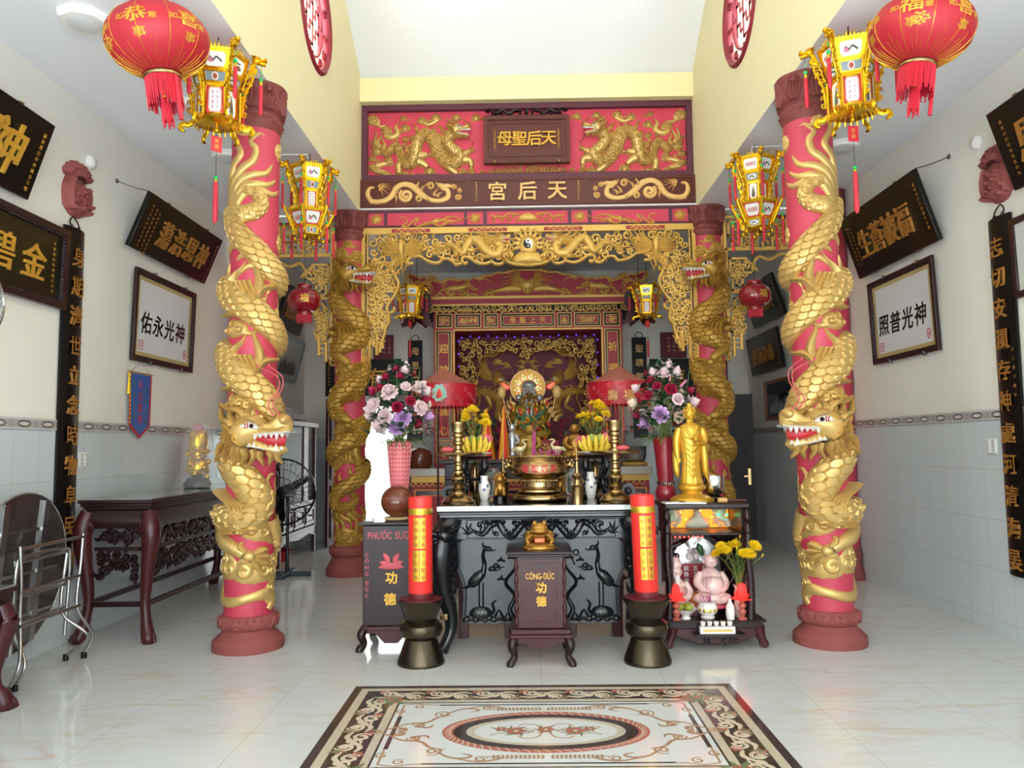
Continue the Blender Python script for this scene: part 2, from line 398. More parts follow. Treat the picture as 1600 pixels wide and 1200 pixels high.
def tile_mat(name, base, px, ox, py, oy, axis, w, groutc, rough, marble=None):
    m = mat(name, base, rough); t = NT(m); co = t.n('ShaderNodeTexCoord'); sp = t.n('ShaderNodeSeparateXYZ'); t.l(co.outputs['Object'], sp.inputs[0])
    a = sp.outputs[axis[0]]; b = sp.outputs[axis[1]]; c = lin(base)
    if marble:
        mp = t.n('ShaderNodeMapping'); mp.inputs['Scale'].default_value = (.9, 2.6, 1); mp.inputs['Rotation'].default_value = (0, 0, .25); t.l(co.outputs['Object'], mp.inputs[0])
        n1 = t.n('ShaderNodeTexNoise'); n1.inputs['Scale'].default_value = 1.6; n1.inputs['Detail'].default_value = 7; n1.inputs['Distortion'].default_value = 1.1; t.l(mp.outputs[0], n1.inputs['Vector'])
        v = t.m('ABSOLUTE', t.m('SUBTRACT', n1.outputs['Fac'], .5)); rp = t.n('ShaderNodeValToRGB'); t.l(v, rp.inputs[0])
        rp.color_ramp.elements[0].color = lin(marble); rp.color_ramp.elements[0].position = 0; rp.color_ramp.elements[1].color = c; rp.color_ramp.elements[1].position = .055
        n2 = t.n('ShaderNodeTexNoise'); n2.inputs['Scale'].default_value = 1.1; n2.inputs['Detail'].default_value = 3; t.l(mp.outputs[0], n2.inputs['Vector'])
        f = t.m('MULTIPLY', t.m('SUBTRACT', n2.outputs['Fac'], .38), 2.2)
        col = t.mix(f, c, rp.outputs[0])
    else: col = c
    g = t.m('MAXIMUM', t.line(a, px, ox, w), t.line(b, py, oy, w))
    t.l(t.mix(g, col, lin(groutc)), t.b.inputs['Base Color'])
    return m
FLOORM = tile_mat('marble_floor_tiles', '#CED1D0', .8, .011, .8, 4.289, (0, 1), .0035, '#A9A8A2', .09, '#C9B49C')
TILEM = tile_mat('grey_wall_tiles', '#C9D2D5', .3, .13, .4, .1, (1, 2), .004, '#AEB2B0', .16)
TILEX = tile_mat('grey_back_wall_tiles', '#C9D2D5', .3, .1, .4, .1, (0, 2), .004, '#AEB2B0', .16)

XW, XE, YB, YF, ZC = -3.79, 3.71, 12.95, -1.8, 4.48
b = MB(FLOORM); b.bx(XW - .3, XE + .3, YF, YB + .3, -.15, 0); struct(b.build('floor', smooth=False))
b = MB(mat('pale_paving', '#B4B7B9', .8, 0, .1, 2)); b.bx(-14, 14, -16, YF, -.2, -.05); b.bx(-14, 14, YB + .3, 26, -.2, -.05); struct(b.build('ground_outside', smooth=False))
b = MB(WALLW, TILEM); b.bx(XW - .3, XW, YF, YB + .3, -.15, ZC + .3); b.use(TILEM).bx(XW - .01, XW + .008, YF, YB, 0, 1.70); struct(b.build('wall_left', smooth=False))
b = MB(WALLW, TILEM); b.bx(XE, XE + .3, YF, YB + .3, -.15, ZC + .3); b.use(TILEM).bx(XE - .008, XE + .01, YF, YB, 0, 1.70); struct(b.build('wall_right', smooth=False))
DX0, DX1, DZ = -2.82, -2.02, 2.26
b = MB(WALLW, TILEX)
b.bx(XW, DX0, YB, YB + .3, 0, 6); b.bx(DX1, XE, YB, YB + .3, 0, 6); b.bx(DX0, DX1, YB, YB + .3, DZ, 6)
b.use(TILEX).bx(XW, DX0, YB - .008, YB + .01, 0, 1.7); b.bx(DX1, XE, YB - .008, YB + .01, 0, 1.7); struct(b.build('wall_back', smooth=False))
# side aisle ceilings, sanctum ceiling
b = MB(CEILW); b.bx(XW - .1, -2.101, YF, 9.49, ZC - .006, ZC - .0035); b.bx(XW - .1, -2.38, YF, 9.5, ZC, ZC + .2); struct(b.build('ceiling_left', smooth=False))
b = MB(CEILW); b.bx(2.101, XE + .1, YF, 9.49, ZC - .006, ZC - .0035); b.bx(2.38, XE + .1, YF, 9.5, ZC, ZC + .2); struct(b.build('ceiling_right', smooth=False))
b = MB(CEILW); b.bx(XW - .1, XE + .1, 9.6, YB + .2, 4.5, 4.7); struct(b.build('ceiling_sanctum', smooth=False))
# clerestory walls with a round opening, and the pitched nave ceiling
CY, CZ, CR = 7.31, 5.84, .55
def clerestory(x0, x1, name):
    b = MB(CREAM); n = 48; M0 = lambda u, v, h: Vector((h, u, v))
    top = lambda y: 6.2 + .63 * (9.5 - y) if y > 5.2 else 6.2 + .63 * (9.5 - 5.2) - .63 * (5.2 - y)
    ya, yb, za, zb = CY - .9, CY + .9, CZ - .9, CZ + .75
    for x in (x0, x1):
        ring = [(CY + CR * cos(2 * pi * i / n), CZ + CR * sin(2 * pi * i / n)) for i in range(n)]; out = []
        for i in range(n):
            a = 2 * pi * i / n; c, s = cos(a), sin(a)
            k = min((yb - CY) / abs(c) if abs(c) > 1e-6 else 9, ((zb - CZ) if s > 0 else (CZ - za)) / abs(s) if abs(s) > 1e-6 else 9)
            out.append((CY + k * c, CZ + k * s))
        b.add([M0(u, v, x) for u, v in ring + out], [(i, (i + 1) % n, n + (i + 1) % n, n + i) for i in range(n)])
        for c_, s_ in ((1, 1), (-1, 1), (1, -1), (-1, -1)): pass
    b.add([M0(CY + CR * cos(2 * pi * i / n), CZ + CR * sin(2 * pi * i / n), x) for x in (x0, x1) for i in range(n)], [(i, (i + 1) % n, n + (i + 1) % n, n + i) for i in range(n)])
    P = lambda poly: b.prism(M0, poly, x0, x1)
    P([(YF, ZC - .003), (ya, ZC - .003), (ya, top(ya)), (5.2, top(5.2)), (YF, top(YF))]); P([(yb, ZC - .003), (9.49, ZC - .003), (9.49, 4.55), (9.7, 4.55), (9.7, top(9.7)), (yb, top(yb))])
    P([(ya, ZC - .003), (yb, ZC - .003), (yb, za), (ya, za)]); P([(ya, zb), (yb, zb), (yb, top(yb)), (ya, top(ya))])
    # small wedges where the square-to-circle fan leaves its corners
    for (u, v, k) in ((yb, zb, 0), (ya, zb, 1), (ya, za, 2), (yb, za, 3)):
        i0 = [i for i in range(n)]; a = atan2(v - CZ, u - CY) % (2 * pi); i = int(a / (2 * pi) * n)
        def pt(j):
            t = 2 * pi * (j % n) / n; c, s = cos(t), sin(t); kk = min((yb - CY) / abs(c) if abs(c) > 1e-6 else 9, ((zb - CZ) if s > 0 else (CZ - za)) / abs(s) if abs(s) > 1e-6 else 9); return (CY + kk * c, CZ + kk * s)
        for x in (x0, x1): b.add([M0(*pt(i), x), M0(u, v, x), M0(*pt(i + 1), x)], [(0, 1, 2)])
    struct(b.build(name, smooth=False))
clerestory(-2.4, -2.1, 'wall_clerestory_left'); clerestory(2.1, 2.4, 'wall_clerestory_right')
b = MB(CEILW)
b.prism(lambda u, v, h: Vector((h, u, v)), [(9.7, 6.15 - .126), (5.2, 6.15 + .63 * 4.3), (YF, 6.15 + .63 * 4.3 - .63 * 7), (YF, 6.35 + .63 * 4.3 - .63 * 7), (5.2, 6.4 + .63 * 4.3), (9.7, 6.4)], -2.4, 2.4)
struct(b.build('ceiling_nave', smooth=False))
b = MB(CREAMB); b.bx(-2.1, 2.1, 9.36, 9.7, 5.89, 6.2); struct(b.build('trim_1', smooth=False))
b = MB(WALLW); b.bx(-2.1, 2.1, 9.56, 9.7, 4.27, 5.9); struct(b.build('wall_header', smooth=False))
b = MB(mat('pale_front_wall', '#E6E2D6', .8)); b.bx(-2.1, 2.1, YF - .2, YF, 4.3, 4.9); b.bx(XW - .3, -2.1, YF - .2, YF, 4.0, 4.9); b.bx(2.1, XE + .3, YF - .2, YF, 4.0, 4.9)
for x in (-3.79, -2.4, 2.1, 3.4): b.bx(x, x + .31, YF - .2, YF, 0, 4.4)
struct(b.build('wall_front', smooth=False))
# patterned tile band above the wall tiles
BANDM = mat('grey_tile_band', '#A9A6A2', .3); BANDD = mat('dark_tile_ornament', '#5F5A58', .35); BANDL = mat('light_tile_ornament', '#CFCBC4', .3)
def band(M, L, name):
    b = MB(BANDM); b.mbx(M, 0, L, 1.70, 1.785, 0, .011); b.use(BANDL); b.mbx(M, 0, L, 1.703, 1.712, .011, .0125); b.mbx(M, 0, L, 1.773, 1.782, .011, .0125)
    u = .15
    while u < L - .2:
        b.use(BANDD); b.rib(M, [(u + .075 * cos(a * pi / 4), 1.7425 + .022 * sin(a * pi / 4)) for a in range(9)], .006, .003, 8, 2, .011, sm=False)
        b.mbx(M, u + .125, u + .155, 1.731, 1.754, .011, .0125); b.use(BANDL); b.dome(M, u, 1.7425, .05, .014, .002, .011, 8, 2); b.mbx(M, u + .131, u + .149, 1.735, 1.750, .0125, .013); u += .28
    struct(b.build(name, smooth=False))
band(flat((XW + .008, YF, 0), (0, 1, 0), (0, 0, 1), (1, 0, 0)), YB - YF - .02, 'trim_2'); band(flat((XE - .008, YF, 0), (0, 1, 0), (0, 0, 1), (-1, 0, 0)), YB - YF - .02, 'trim_3')
band(flat((DX1 + .1, YB - .008, 0)), XE - DX1 - .2, 'trim_4')
# round lattice windows
WINR = mat('lattice_dark_red', '#86202F', .5)
def round_window(x, sgn, name):
    M = lambda u, v, h: Vector((x + sgn * h, CY + u, CZ + v))
    b = MB(WINR); b.rib(M, [(CR * cos(2 * pi * i / 40) * .98, CR * sin(2 * pi * i / 40) * .98) for i in range(41)], .04, .06, 40, 4, 0, sm=False, back=True)
    b.rib(M, [(.39 * cos(2 * pi * i / 40), .39 * sin(2 * pi * i / 40)) for i in range(41)], .018, .03, 40, 3, -.03, sm=False, back=True)
    inside = lambda u, v: hypot(u, v) < .37
    st = .105
    for i in range(-4, 5):           # key-fret lattice
        for j in range(-4, 5):
            u, v = i * st, j * st
            if not inside(u, v): continue
            if (i + j) % 2 == 0:
                if inside(u + st, v): b.mbx(M, u, u + st, v - .009, v + .009, -.01, .004)
                if inside(u, v + st) and i % 2 == 0: b.mbx(M, u - .009, u + .009, v, v + st, -.01, .004)
            else:
                if inside(u, v + st): b.mbx(M, u - .009, u + .009, v, v + st, -.01, .004)
                if inside(u - st * .5, v) and j % 2: b.mbx(M, u - st * .5, u, v - .009, v + .009, -.01, .004)
    for q in range(4):
        a = q * pi / 2 + pi / 4
        for r in (-1, 1): b.spiral(M, .45 * cos(a + r * .28), .45 * sin(a + r * .28), .05, 1.2, a + pi, .013, .03, r)
        b.mbx(sub(M, 0, 0, 1, q * pi / 2), .37, .52, -.014, .014, -.02, .01)
    struct(b.build(name))
round_window(-2.13, 1, 'window_1'); round_window(2.13, -1, 'window_2')
# bright doorway at the back: frame only, daylight beyond
b = MB(WOOD)
for x0, x1, z0, z1 in ((DX0 - .05, DX0 + .03, 0, DZ + .05), (DX1 - .03, DX1 + .05, 0, DZ + .05), (DX0, DX1, DZ - .03, DZ + .05)): b.bx(x0, x1, YB - .03, YB + .3, z0, z1)
d = struct(b.build('door_1', bev=.004))
b = MB(mat('white_yard_wall', '#F4F4F2', .9)); b.bx(-5.5, 0.5, 15.2, 15.4, -.1, 3.4); struct(b.build('wall_yard', smooth=False))

# ---------------------------------------------------------------- dragon columns
def column_base(t, cap_leaf=True):
    b = MB(PLINTH); b.lathe([(.27, 0), (.27, .065), (.262, .075), (.235, .10), (.205, .125), (.20, .135), (.20, .15), (.197, .155), (.2, .16)], 48); b.build('plinth', t, ang=30)
    b = MB(PLINTH); b.lathe([(.195, .155), (.215, .17), (.226, .20), (.224, .225), (.21, .25), (.196, .262), (.186, .265)], 48, lob=lambda a, z, r: 1 + .012 * abs(sin(8 * a)))
    M = cyl(.222)
    for q in range(12):
        u = q * 2 * pi * .222 / 12; b.rib(M, [(u - .05, .25), (u - .045, .21), (u, .175), (u + .045, .21), (u + .05, .25)], .006, .01, 12)
        b.dome(M, u, .238, .012, .012, .012, .0, 8); b.dome(M, u, .205, .02, .016, .008, 0, 8)
    b.build('lotus_base', t)
def column_capital(t, R=.187):
    b = MB(CAPM); b.lathe([(R, 4.1), (R + .012, 4.13), (R + .024, 4.16), (R + .026, 4.19), (R + .012, 4.2), (R + .014, 4.235), (R + .024, 4.24), (R + .03, 4.25)], 40); M = cyl(R + .02)
    for q in range(20): b.dome(M, q * 2 * pi * (R + .02) / 20, 4.175, .018, .014, .014, 0, 8)
    b.build('capital_band', t)
    b = MB(CAPM); b.lathe([(R + .005, 4.24), (R + .03, 4.28), (R + .042, 4.33), (R + .034, 4.37), (R + .03, 4.4), (R + .052, 4.475)], 48, lob=lambda a, z, r: 1 + .02 * abs(sin(4 * a)))
    M = cyl(R + .03)
    for q in range(8):
        u = q * 2 * pi * (R + .03) / 8
        for k in (-2, -1, 0, 1, 2): b.rib(M, [(u + k * .008, 4.255), (u + k * .028, 4.32), (u + k * .03, 4.38), (u + k * .012, 4.46)], [.012, .014, .012, .006], .022, 9)
        b.flame(M, u, 4.4, .075, pi / 2, .03, .04)
    b.build('capital_leaves', t)
def whiskers(M, s, t):
    b = MB(PINKR)
    for a, o in ((0, .02), (.12, .1)):
        pts = [(.6 - o * 1.2, .34, .1), (.48 - o, .52, .12), (.6 - o * .6, .74, .12), (.62 - o, .95, .1), (.42 - o - a, 1.12, .08), (.4 - o - a, 1.14, .08)]
        b.tube([M(u * s, v * s, h * s) for u, v, h in pts], [.0065, .005, .0045, .004, .004], 6, 20); p = M(pts[-1][0] * s, pts[-1][1] * s, pts[-1][2] * s); b.ball(p, .012, 8)
    b.build('whiskers', t)
R0 = .187
def hsc(M, k): return lambda u, v, h: M(u, v, h * k)
def small_clouds(t, gm, M, spots):
    for u, v, s, r, mi in spots: gb = MB(gm); cloud(gb, M, u, v, s, r, mi, .5 * s); gb.build('cloud', t)
def front_column(x, y, label, whisk=True):
    t = thing('dragon_column', label, 'column', (x, y, 0), 0, kind='thing'); column_base(t); column_capital(t)
    b = MB(RED); b.lathe([(R0, .25), (R0, 4.15)], 48); b.build('shaft', t)
    M = hsc(cyl(R0), .62); g = MB(GOLD); Cc = 2 * pi * R0
    # tail ring, body helix and neck (arc length u, height v)
    tail = [(-.02, 3.575), (.07, 3.555), (.105, 3.48), (.06, 3.41), (-.03, 3.385), (-.12, 3.42)]
    g.scaled(M, tail, [.03, .055, .06, .07, .075, .06], [.05, .06, .06, .07, .07, .04], .03, 5)
    path = [(-.2, 3.44), (-.1, 3.28), (.06, 3.1), (.2, 2.96), (.36, 2.88), (Cc * .5, 2.86), (Cc - .36, 2.84), (Cc - .22, 2.80), (Cc - .1, 2.72), (Cc + .05, 2.62), (Cc + .2, 2.5), (Cc + .36, 2.4), (Cc * 1.5, 2.36), (Cc * 2 - .36, 2.32), (Cc * 2 - .22, 2.28), (Cc * 2 - .1, 2.16), (Cc * 2 + .06, 2.02), (Cc * 2 + .2, 1.88), (Cc * 2 + .34, 1.7), (Cc * 2 + .5, 1.5), (Cc * 3 - .5, 1.3)]
    g.scaled(M, path, [.05, .085, .095, .1, .1, .1, .105, .11, .115, .11, .105, .105, .105, .11, .115, .12, .115, .11, .105, .1, .1], [.05, .08, .09, .1, .1, .1, .1, .12, .12, .11, .1, .1, .1, .12, .13, .13, .12, .11, .1, .1, .08], .052, 5, 0, 8, .4)
    neck = [(-.34, 1.0), (-.24, 1.02), (-.1, 1.0), (.05, 1.02), (.11, 1.13), (.04, 1.28), (-.08, 1.42), (-.12, 1.58)]
    g.scaled(M, neck, [.08, .1, .115, .12, .12, .115, .11, .1], [.08, .11, .13, .15, .15, .14, .13, .12], .052, 5, 0, 8, .4)
    g.build('dragon_body', t, ang=26)
    g = MB(GOLD)
    # tail hair: long strands that rise from the ring and wave
    for i, pts in enumerate([[(-.16, 3.36), (-.2, 3.6), (-.15, 3.78), (-.06, 3.88), (-.13, 4.02), (-.1, 4.14)], [(-.17, 3.4), (-.16, 3.62), (-.05, 3.75), (.04, 3.82), (.06, 3.92), (.02, 3.98), (.1, 4.05)],
                             [(-.14, 3.42), (-.1, 3.62), (.02, 3.7), (.14, 3.73), (.2, 3.82)], [(-.12, 3.44), (-.06, 3.58), (.04, 3.63), (.16, 3.64), (.24, 3.7)], [(-.1, 3.45), (-.04, 3.54), (.06, 3.59), (.2, 3.57), (.28, 3.62)],
                             [(-.19, 3.4), (-.26, 3.6), (-.24, 3.74), (-.29, 3.86)], [(-.13, 3.4), (-.13, 3.58), (-.04, 3.68), (.08, 3.72)]]):
        g.rib(M, pts, [.03, .036, .034, .03, .022, .004], [.05, .055, .05, .045, .035, .01], 22, 5, 0, 1)
    # back fins along the outer edge of each turn
    def fins(P, off, side, L, k):
        q = spline(P, k)
        for i in range(k):
            a, b2 = q[i], q[i + 1]; an = atan2(b2[1] - a[1], b2[0] - a[0]); nu, nv = -sin(an) * side, cos(an) * side
            g.flame(M, a[0] + nu * off, a[1] + nv * off, L * (.8 + .4 * (i % 2)), an + side * 2.1, .03, .045, .15 * side)
    fins(path[0:5], .07, -1, .13, 8); fins(path[6:11], .09, 1, .1, 5); fins(path[14:19], .1, -1, .09, 5)
    # shoulder flames
    for u, v, k in ((-.13, 2.72, 1), (-.12, 2.14, 1)):
        for q, (du, L, a, w) in enumerate(((-.08, .27, 1.7, .045), (.03, .3, 1.45, .05), (.13, .36, 1.15, .055), (.2, .3, .8, .045))):
            g.flame(M, u + du, v + .02 - .02 * q, L, a, w, .1, .22 if q % 2 else -.25, 0, 14, 1)
        for q in range(4): g.rib(M, [(u + .16 - q * .03, v + .12), (u + .2 - q * .03, v - .02), (u + .1 - q * .03, v - .12), (u - .02, v - .14)], .02, .135 - .012 * q, 12)
        cloud(g, M, u + .06, v - .26, .2, .1, False, .34)
    g.build('dragon_mane', t)
    g = MB(GOLD)
    g.rib(M, [(-.3, 1.05), (-.3, .93), (-.2, .84), (-.08, .79), (.02, .74)], [.09, .085, .07, .055, .045], [.15, .14, .11, .09, .08], 16)
    for q in range(4): g.rib(M, [(-.19 + .022 * q, 1.22 - .02 * q), (-.06 + .02 * q, 1.12), (-.04 + .02 * q, 1.0), (-.12 + .02 * q, .9)], .018, .17 - .008 * q, 14)
    g.spiral(M, -.24, 1.04, .07, 1.3, 0, .02, .17); claw(g, M, .06, .72, .2, -.3, False, .3)
    g.build('dragon_leg', t); g = MB(GOLD)
    g.rib(M, [(.24, 1.0), (.3, .9), (.34, .8)], [.06, .05, .04], .09, 8); claw(g, M, .38, .75, .16, -1.2, True, .28)
    g.build('dragon_leg', t)
    g = MB(GOLD)
    small_clouds(t, g.mats[0], M, [(-.02, 4.06, .13, 0, False), (.3, 3.95, .16, 1.2, False), (-.34, 3.5, .16, 1.4, True), (.34, 3.2, .16, 1.5, False), (-.3, 3.05, .14, 1, True), (.31, 2.6, .15, 1.5, False), (-.05, 1.78, .3, .1, False), (.32, 1.9, .16, 1.3, True), (.05, 1.27, .22, .4, False), (.27, 1.13, .16, 1.4, False),
                        (.12, .9, .26, -.2, False), (-.16, .62, .3, 0, True), (.1, .6, .34, 0, False), (.3, .62, .24, .5, False), (-.33, .8, .2, 1.2, True), (-.3, .5, .22, 1.5, False), (.26, .42, .2, 1.6, False)])
    small_clouds(t, GOLD, M, [(.45 + q * (Cc - .9) / 5, .7 + (q * 1.37) % 3.2, .3, q, q % 2 == 0) for q in range(6)])
    g.rib(M, [(-.3, .52), (-.24, .4), (-.1, .37), (.08, .41), (.22, .42), (.27, .36), (.22, .3)], [.02, .035, .04, .035, .05, .04, .02], [.04, .05, .05, .05, .06, .05, .03], 22, 5, 0, 1)
    g.build('cloud_ribbon', t)
    # head in profile on the visitors' side, snout past the shaft
    Mh = flat((.0, -R0 - .075, 1.6)); s = .48
    g, w, k, r = MB(GOLD), MB(WHITE), MB(BLK), MB(MATS['mouth_red'])
    dragon_head(g, w, k, r, sub(Mh, .05, .02), s, 2, True, True, .6)
    g.tube([Mh(-.09, .04, -.03), Mh(-.02, .0, -.05), Mh(.06, -.02, -.05)], [.1, .12, .1], 14, 8)
    h = g.build('dragon_head', t); w.build('teeth_and_eye', h); k.build('pupil', h); r.build('mouth', h)
    if whisk: whiskers(sub(Mh, .05, .02), s, h)
    return t
FRY, BKY = 6.1, 9.5
colL = front_column(-2.25, FRY, 'left front red column wrapped by a gold dragon, beside the long dark wall table')
colR = dup(colL, (2.25, FRY, 0), label='right front red column wrapped by a gold dragon, beside the bare tiled wall', scale=(-1, 1, 1))
def back_column(x, y, label):
    t = thing('dragon_column', label, 'column', (x, y, 0), 0, kind='thing')
    b = MB(PLINTH); b.lathe([(.275, 0), (.275, .08), (.265, .1), (.21, .2), (.205, .22), (.205, .23), (.235, .26), (.245, .3), (.235, .34), (.2, .365), (.187, .37)], 48); b.build('plinth', t, ang=30)
    column_capital(t)
    b = MB(RED); b.lathe([(R0, .3), (R0, 4.15)], 48); b.build('shaft', t)
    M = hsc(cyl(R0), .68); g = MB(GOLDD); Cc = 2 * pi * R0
    p1 = [(-.16, 3.5), (-.14, 3.36), (-.04, 3.22), (.1, 3.12), (.18, 3.0), (.14, 2.88), (.02, 2.82), (-.1, 2.76), (-.2, 2.68)]
    g.scaled(M, p1, [.1, .12, .12, .12, .125, .125, .12, .1, .08], [.1, .13, .14, .14, .14, .14, .13, .1, .07], .052, 5, 0, 8, .4)
    p2 = [(.34, 2.6), (.22, 2.46), (.14, 2.34), (0, 2.26), (-.12, 2.14), (-.16, 2.02), (-.1, 1.94), (0, 1.9)]
    g.scaled(M, p2, [.06, .1, .115, .12, .12, .11, .09, .06], [.06, .1, .12, .13, .13, .12, .1, .06], .052, 5, 0, 8, .4)
    p3 = [(.4, 1.95), (.26, 1.86), (.18, 1.76), (.1, 1.66), (-.05, 1.58), (-.18, 1.5), (-.34, 1.4), (-Cc * .5, 1.34), (.36 - Cc, 1.3)]
    g.scaled(M, p3, [.08, .1, .115, .115, .115, .11, .1, .1, .1], [.08, .1, .12, .12, .12, .12, .1, .1, .08], .052, 5, 0, 8, .4)
    p4 = [(.36, 1.3), (.2, 1.2), (.05, 1.1), (-.1, 1.0), (-.16, .9), (-.08, .82), (.04, .84), (.1, .92), (.06, 1.0)]
    g.scaled(M, p4, [.08, .09, .09, .085, .08, .07, .065, .05, .03], [.08, .1, .1, .09, .09, .08, .07, .06, .04], .046, 5, 0, 8, .4)
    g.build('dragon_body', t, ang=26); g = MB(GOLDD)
    for P, sd in ((p2, 1), (p3, 1), (p4, -1)):
        q = spline(P, 10)
        for i in range(1, 9):
            a, b2 = q[i], q[i + 1]; an = atan2(b2[1] - a[1], b2[0] - a[0]); g.flame(M, a[0] - sin(an) * .1 * sd, a[1] + cos(an) * .1 * sd, .1, an + sd * 2, .028, .045, .15)
    for pts in [[(-.17, .95), (-.2, .75), (-.12, .6), (-.16, .5)], [(-.14, .9), (-.14, .72), (-.03, .62), (-.06, .48), (-.02, .42)], [(-.1, .86), (-.06, .72), (.05, .66), (.06, .54)], [(-.04, .84), (.04, .74), (.14, .64), (.12, .5), (.18, .44)], [(.02, .83), (.12, .74), (.22, .68)]]:
        g.rib(M, pts, [.03, .035, .03, .022, .004], [.05, .05, .045, .035, .01], 18, 5, 0, 1)
    for u, v in ((-.08, 2.95), (-.02, 2.22), (.06, 1.66)):
        for q in range(4): g.rib(M, [(u - .06 + q * .035, v + .12), (u + .02 + q * .035, v + .04), (u + .02 + q * .03, v - .08), (u - .06, v - .14)], .018, .155 - .01 * q, 12)
        g.spiral(M, u - .08, v, .07, 1.3, 0, .02, .15)
    g.build('dragon_mane', t); g = MB(GOLDD)
    g.rib(M, [(-.18, 2.82), (-.16, 2.7), (-.05, 2.62), (.02, 2.56)], [.09, .08, .06, .05], [.13, .12, .1, .09], 14); claw(g, M, .04, 2.52, .22, -.4, False, .3); g.build('dragon_leg', t); g = MB(GOLDD)
    g.rib(M, [(-.12, 2.06), (-.06, 1.92), (.05, 1.86)], [.07, .055, .045], .1, 10); claw(g, M, .08, 1.84, .2, -.2, False, .28); g.build('dragon_leg', t); g = MB(GOLDD)
    g.rib(M, [(.16, 1.7), (.1, 1.5), (.16, 1.36)], [.07, .055, .045], .1, 10); claw(g, M, .14, 1.34, .18, -1, False, .28)
    g.build('dragon_leg', t); g = MB(GOLDD)
    small_clouds(t, g.mats[0], M, [(.0, 4.04, .14, 0, False), (-.1, 3.92, .22, .1, False), (.14, 3.88, .24, 0, True), (-.02, 2.38, .2, 0, False), (.1, 2.44, .26, .2, True), (-.04, 2.48, .3, .0, False), (.16, 2.18, .18, 1, False), (.03, 1.76, .24, 0, False), (-.1, 1.74, .24, .3, True), (.05, 1.42, .3, .1, False), (-.13, 1.34, .22, .8, False), (-.05, .46, .3, 0, False), (.1, .44, .3, .2, True), (-.28, 3.3, .2, 1.2, True), (-.26, 1.1, .2, 1.3, False), (.3, .7, .2, 1.3, False)])
    small_clouds(t, GOLDD, M, [(.45 + q * (Cc - .9) / 5, .6 + (q * 1.37) % 3.2, .3, q, q % 2 == 0) for q in range(6)])
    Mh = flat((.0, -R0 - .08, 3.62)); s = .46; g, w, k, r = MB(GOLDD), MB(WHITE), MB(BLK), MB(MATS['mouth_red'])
    dragon_head(g, w, k, r, sub(Mh, .03, 0), s, 2, True, True, .65); g.tube([Mh(-.13, -.06, -.03), Mh(-.06, .0, -.05), Mh(.05, .0, -.05)], [.1, .12, .1], 14, 8)
    h = g.build('dragon_head', t); w.build('teeth_and_eye', h); k.build('pupil', h); r.build('mouth', h)
    return t
colBL = back_column(-2.235, BKY, 'left rear red column with a gold dragon, beside the bright doorway')
colBR = dup(colBL, (2.235, BKY, 0), label='right rear red column with a gold dragon, behind the golden standing figure', scale=(-1, 1, 1))
# plain engaged columns on the side walls
for x, yy, lim, l in ((-3.42, 9.27, -.36, 'plain red round column by the left wall at the end of the long dark table'), (3.56, 8.97, .135, 'plain red round column by the right wall behind the front dragon column')):
    t = thing('wall_column', l, 'column', (x, yy, 0), kind='thing'); T = lambda p: Vector((max(p.x, lim) if lim < 0 else min(p.x, lim), p.y, p.z))
    b = MB(PLINTH); b.lathe([(.25, 0), (.25, .08), (.2, .2), (.23, .28), (.19, .36)], 32, T=T); b.build('plinth', t); b = MB(RED); b.lathe([(.185, .3), (.185, 4.1)], 32, T=T); b.build('shaft', t)
    b = MB(CAPM); b.lathe([(.185, 4.05), (.2, 4.1), (.21, 4.14), (.18, 4.16), (.2, 4.25), (.215, 4.35), (.2, 4.42), (.21, 4.475)], 32, lob=lambda a, z, r: 1 + .03 * abs(sin(6 * a)) * (z > 4.15), T=T); b.build('capital', t)

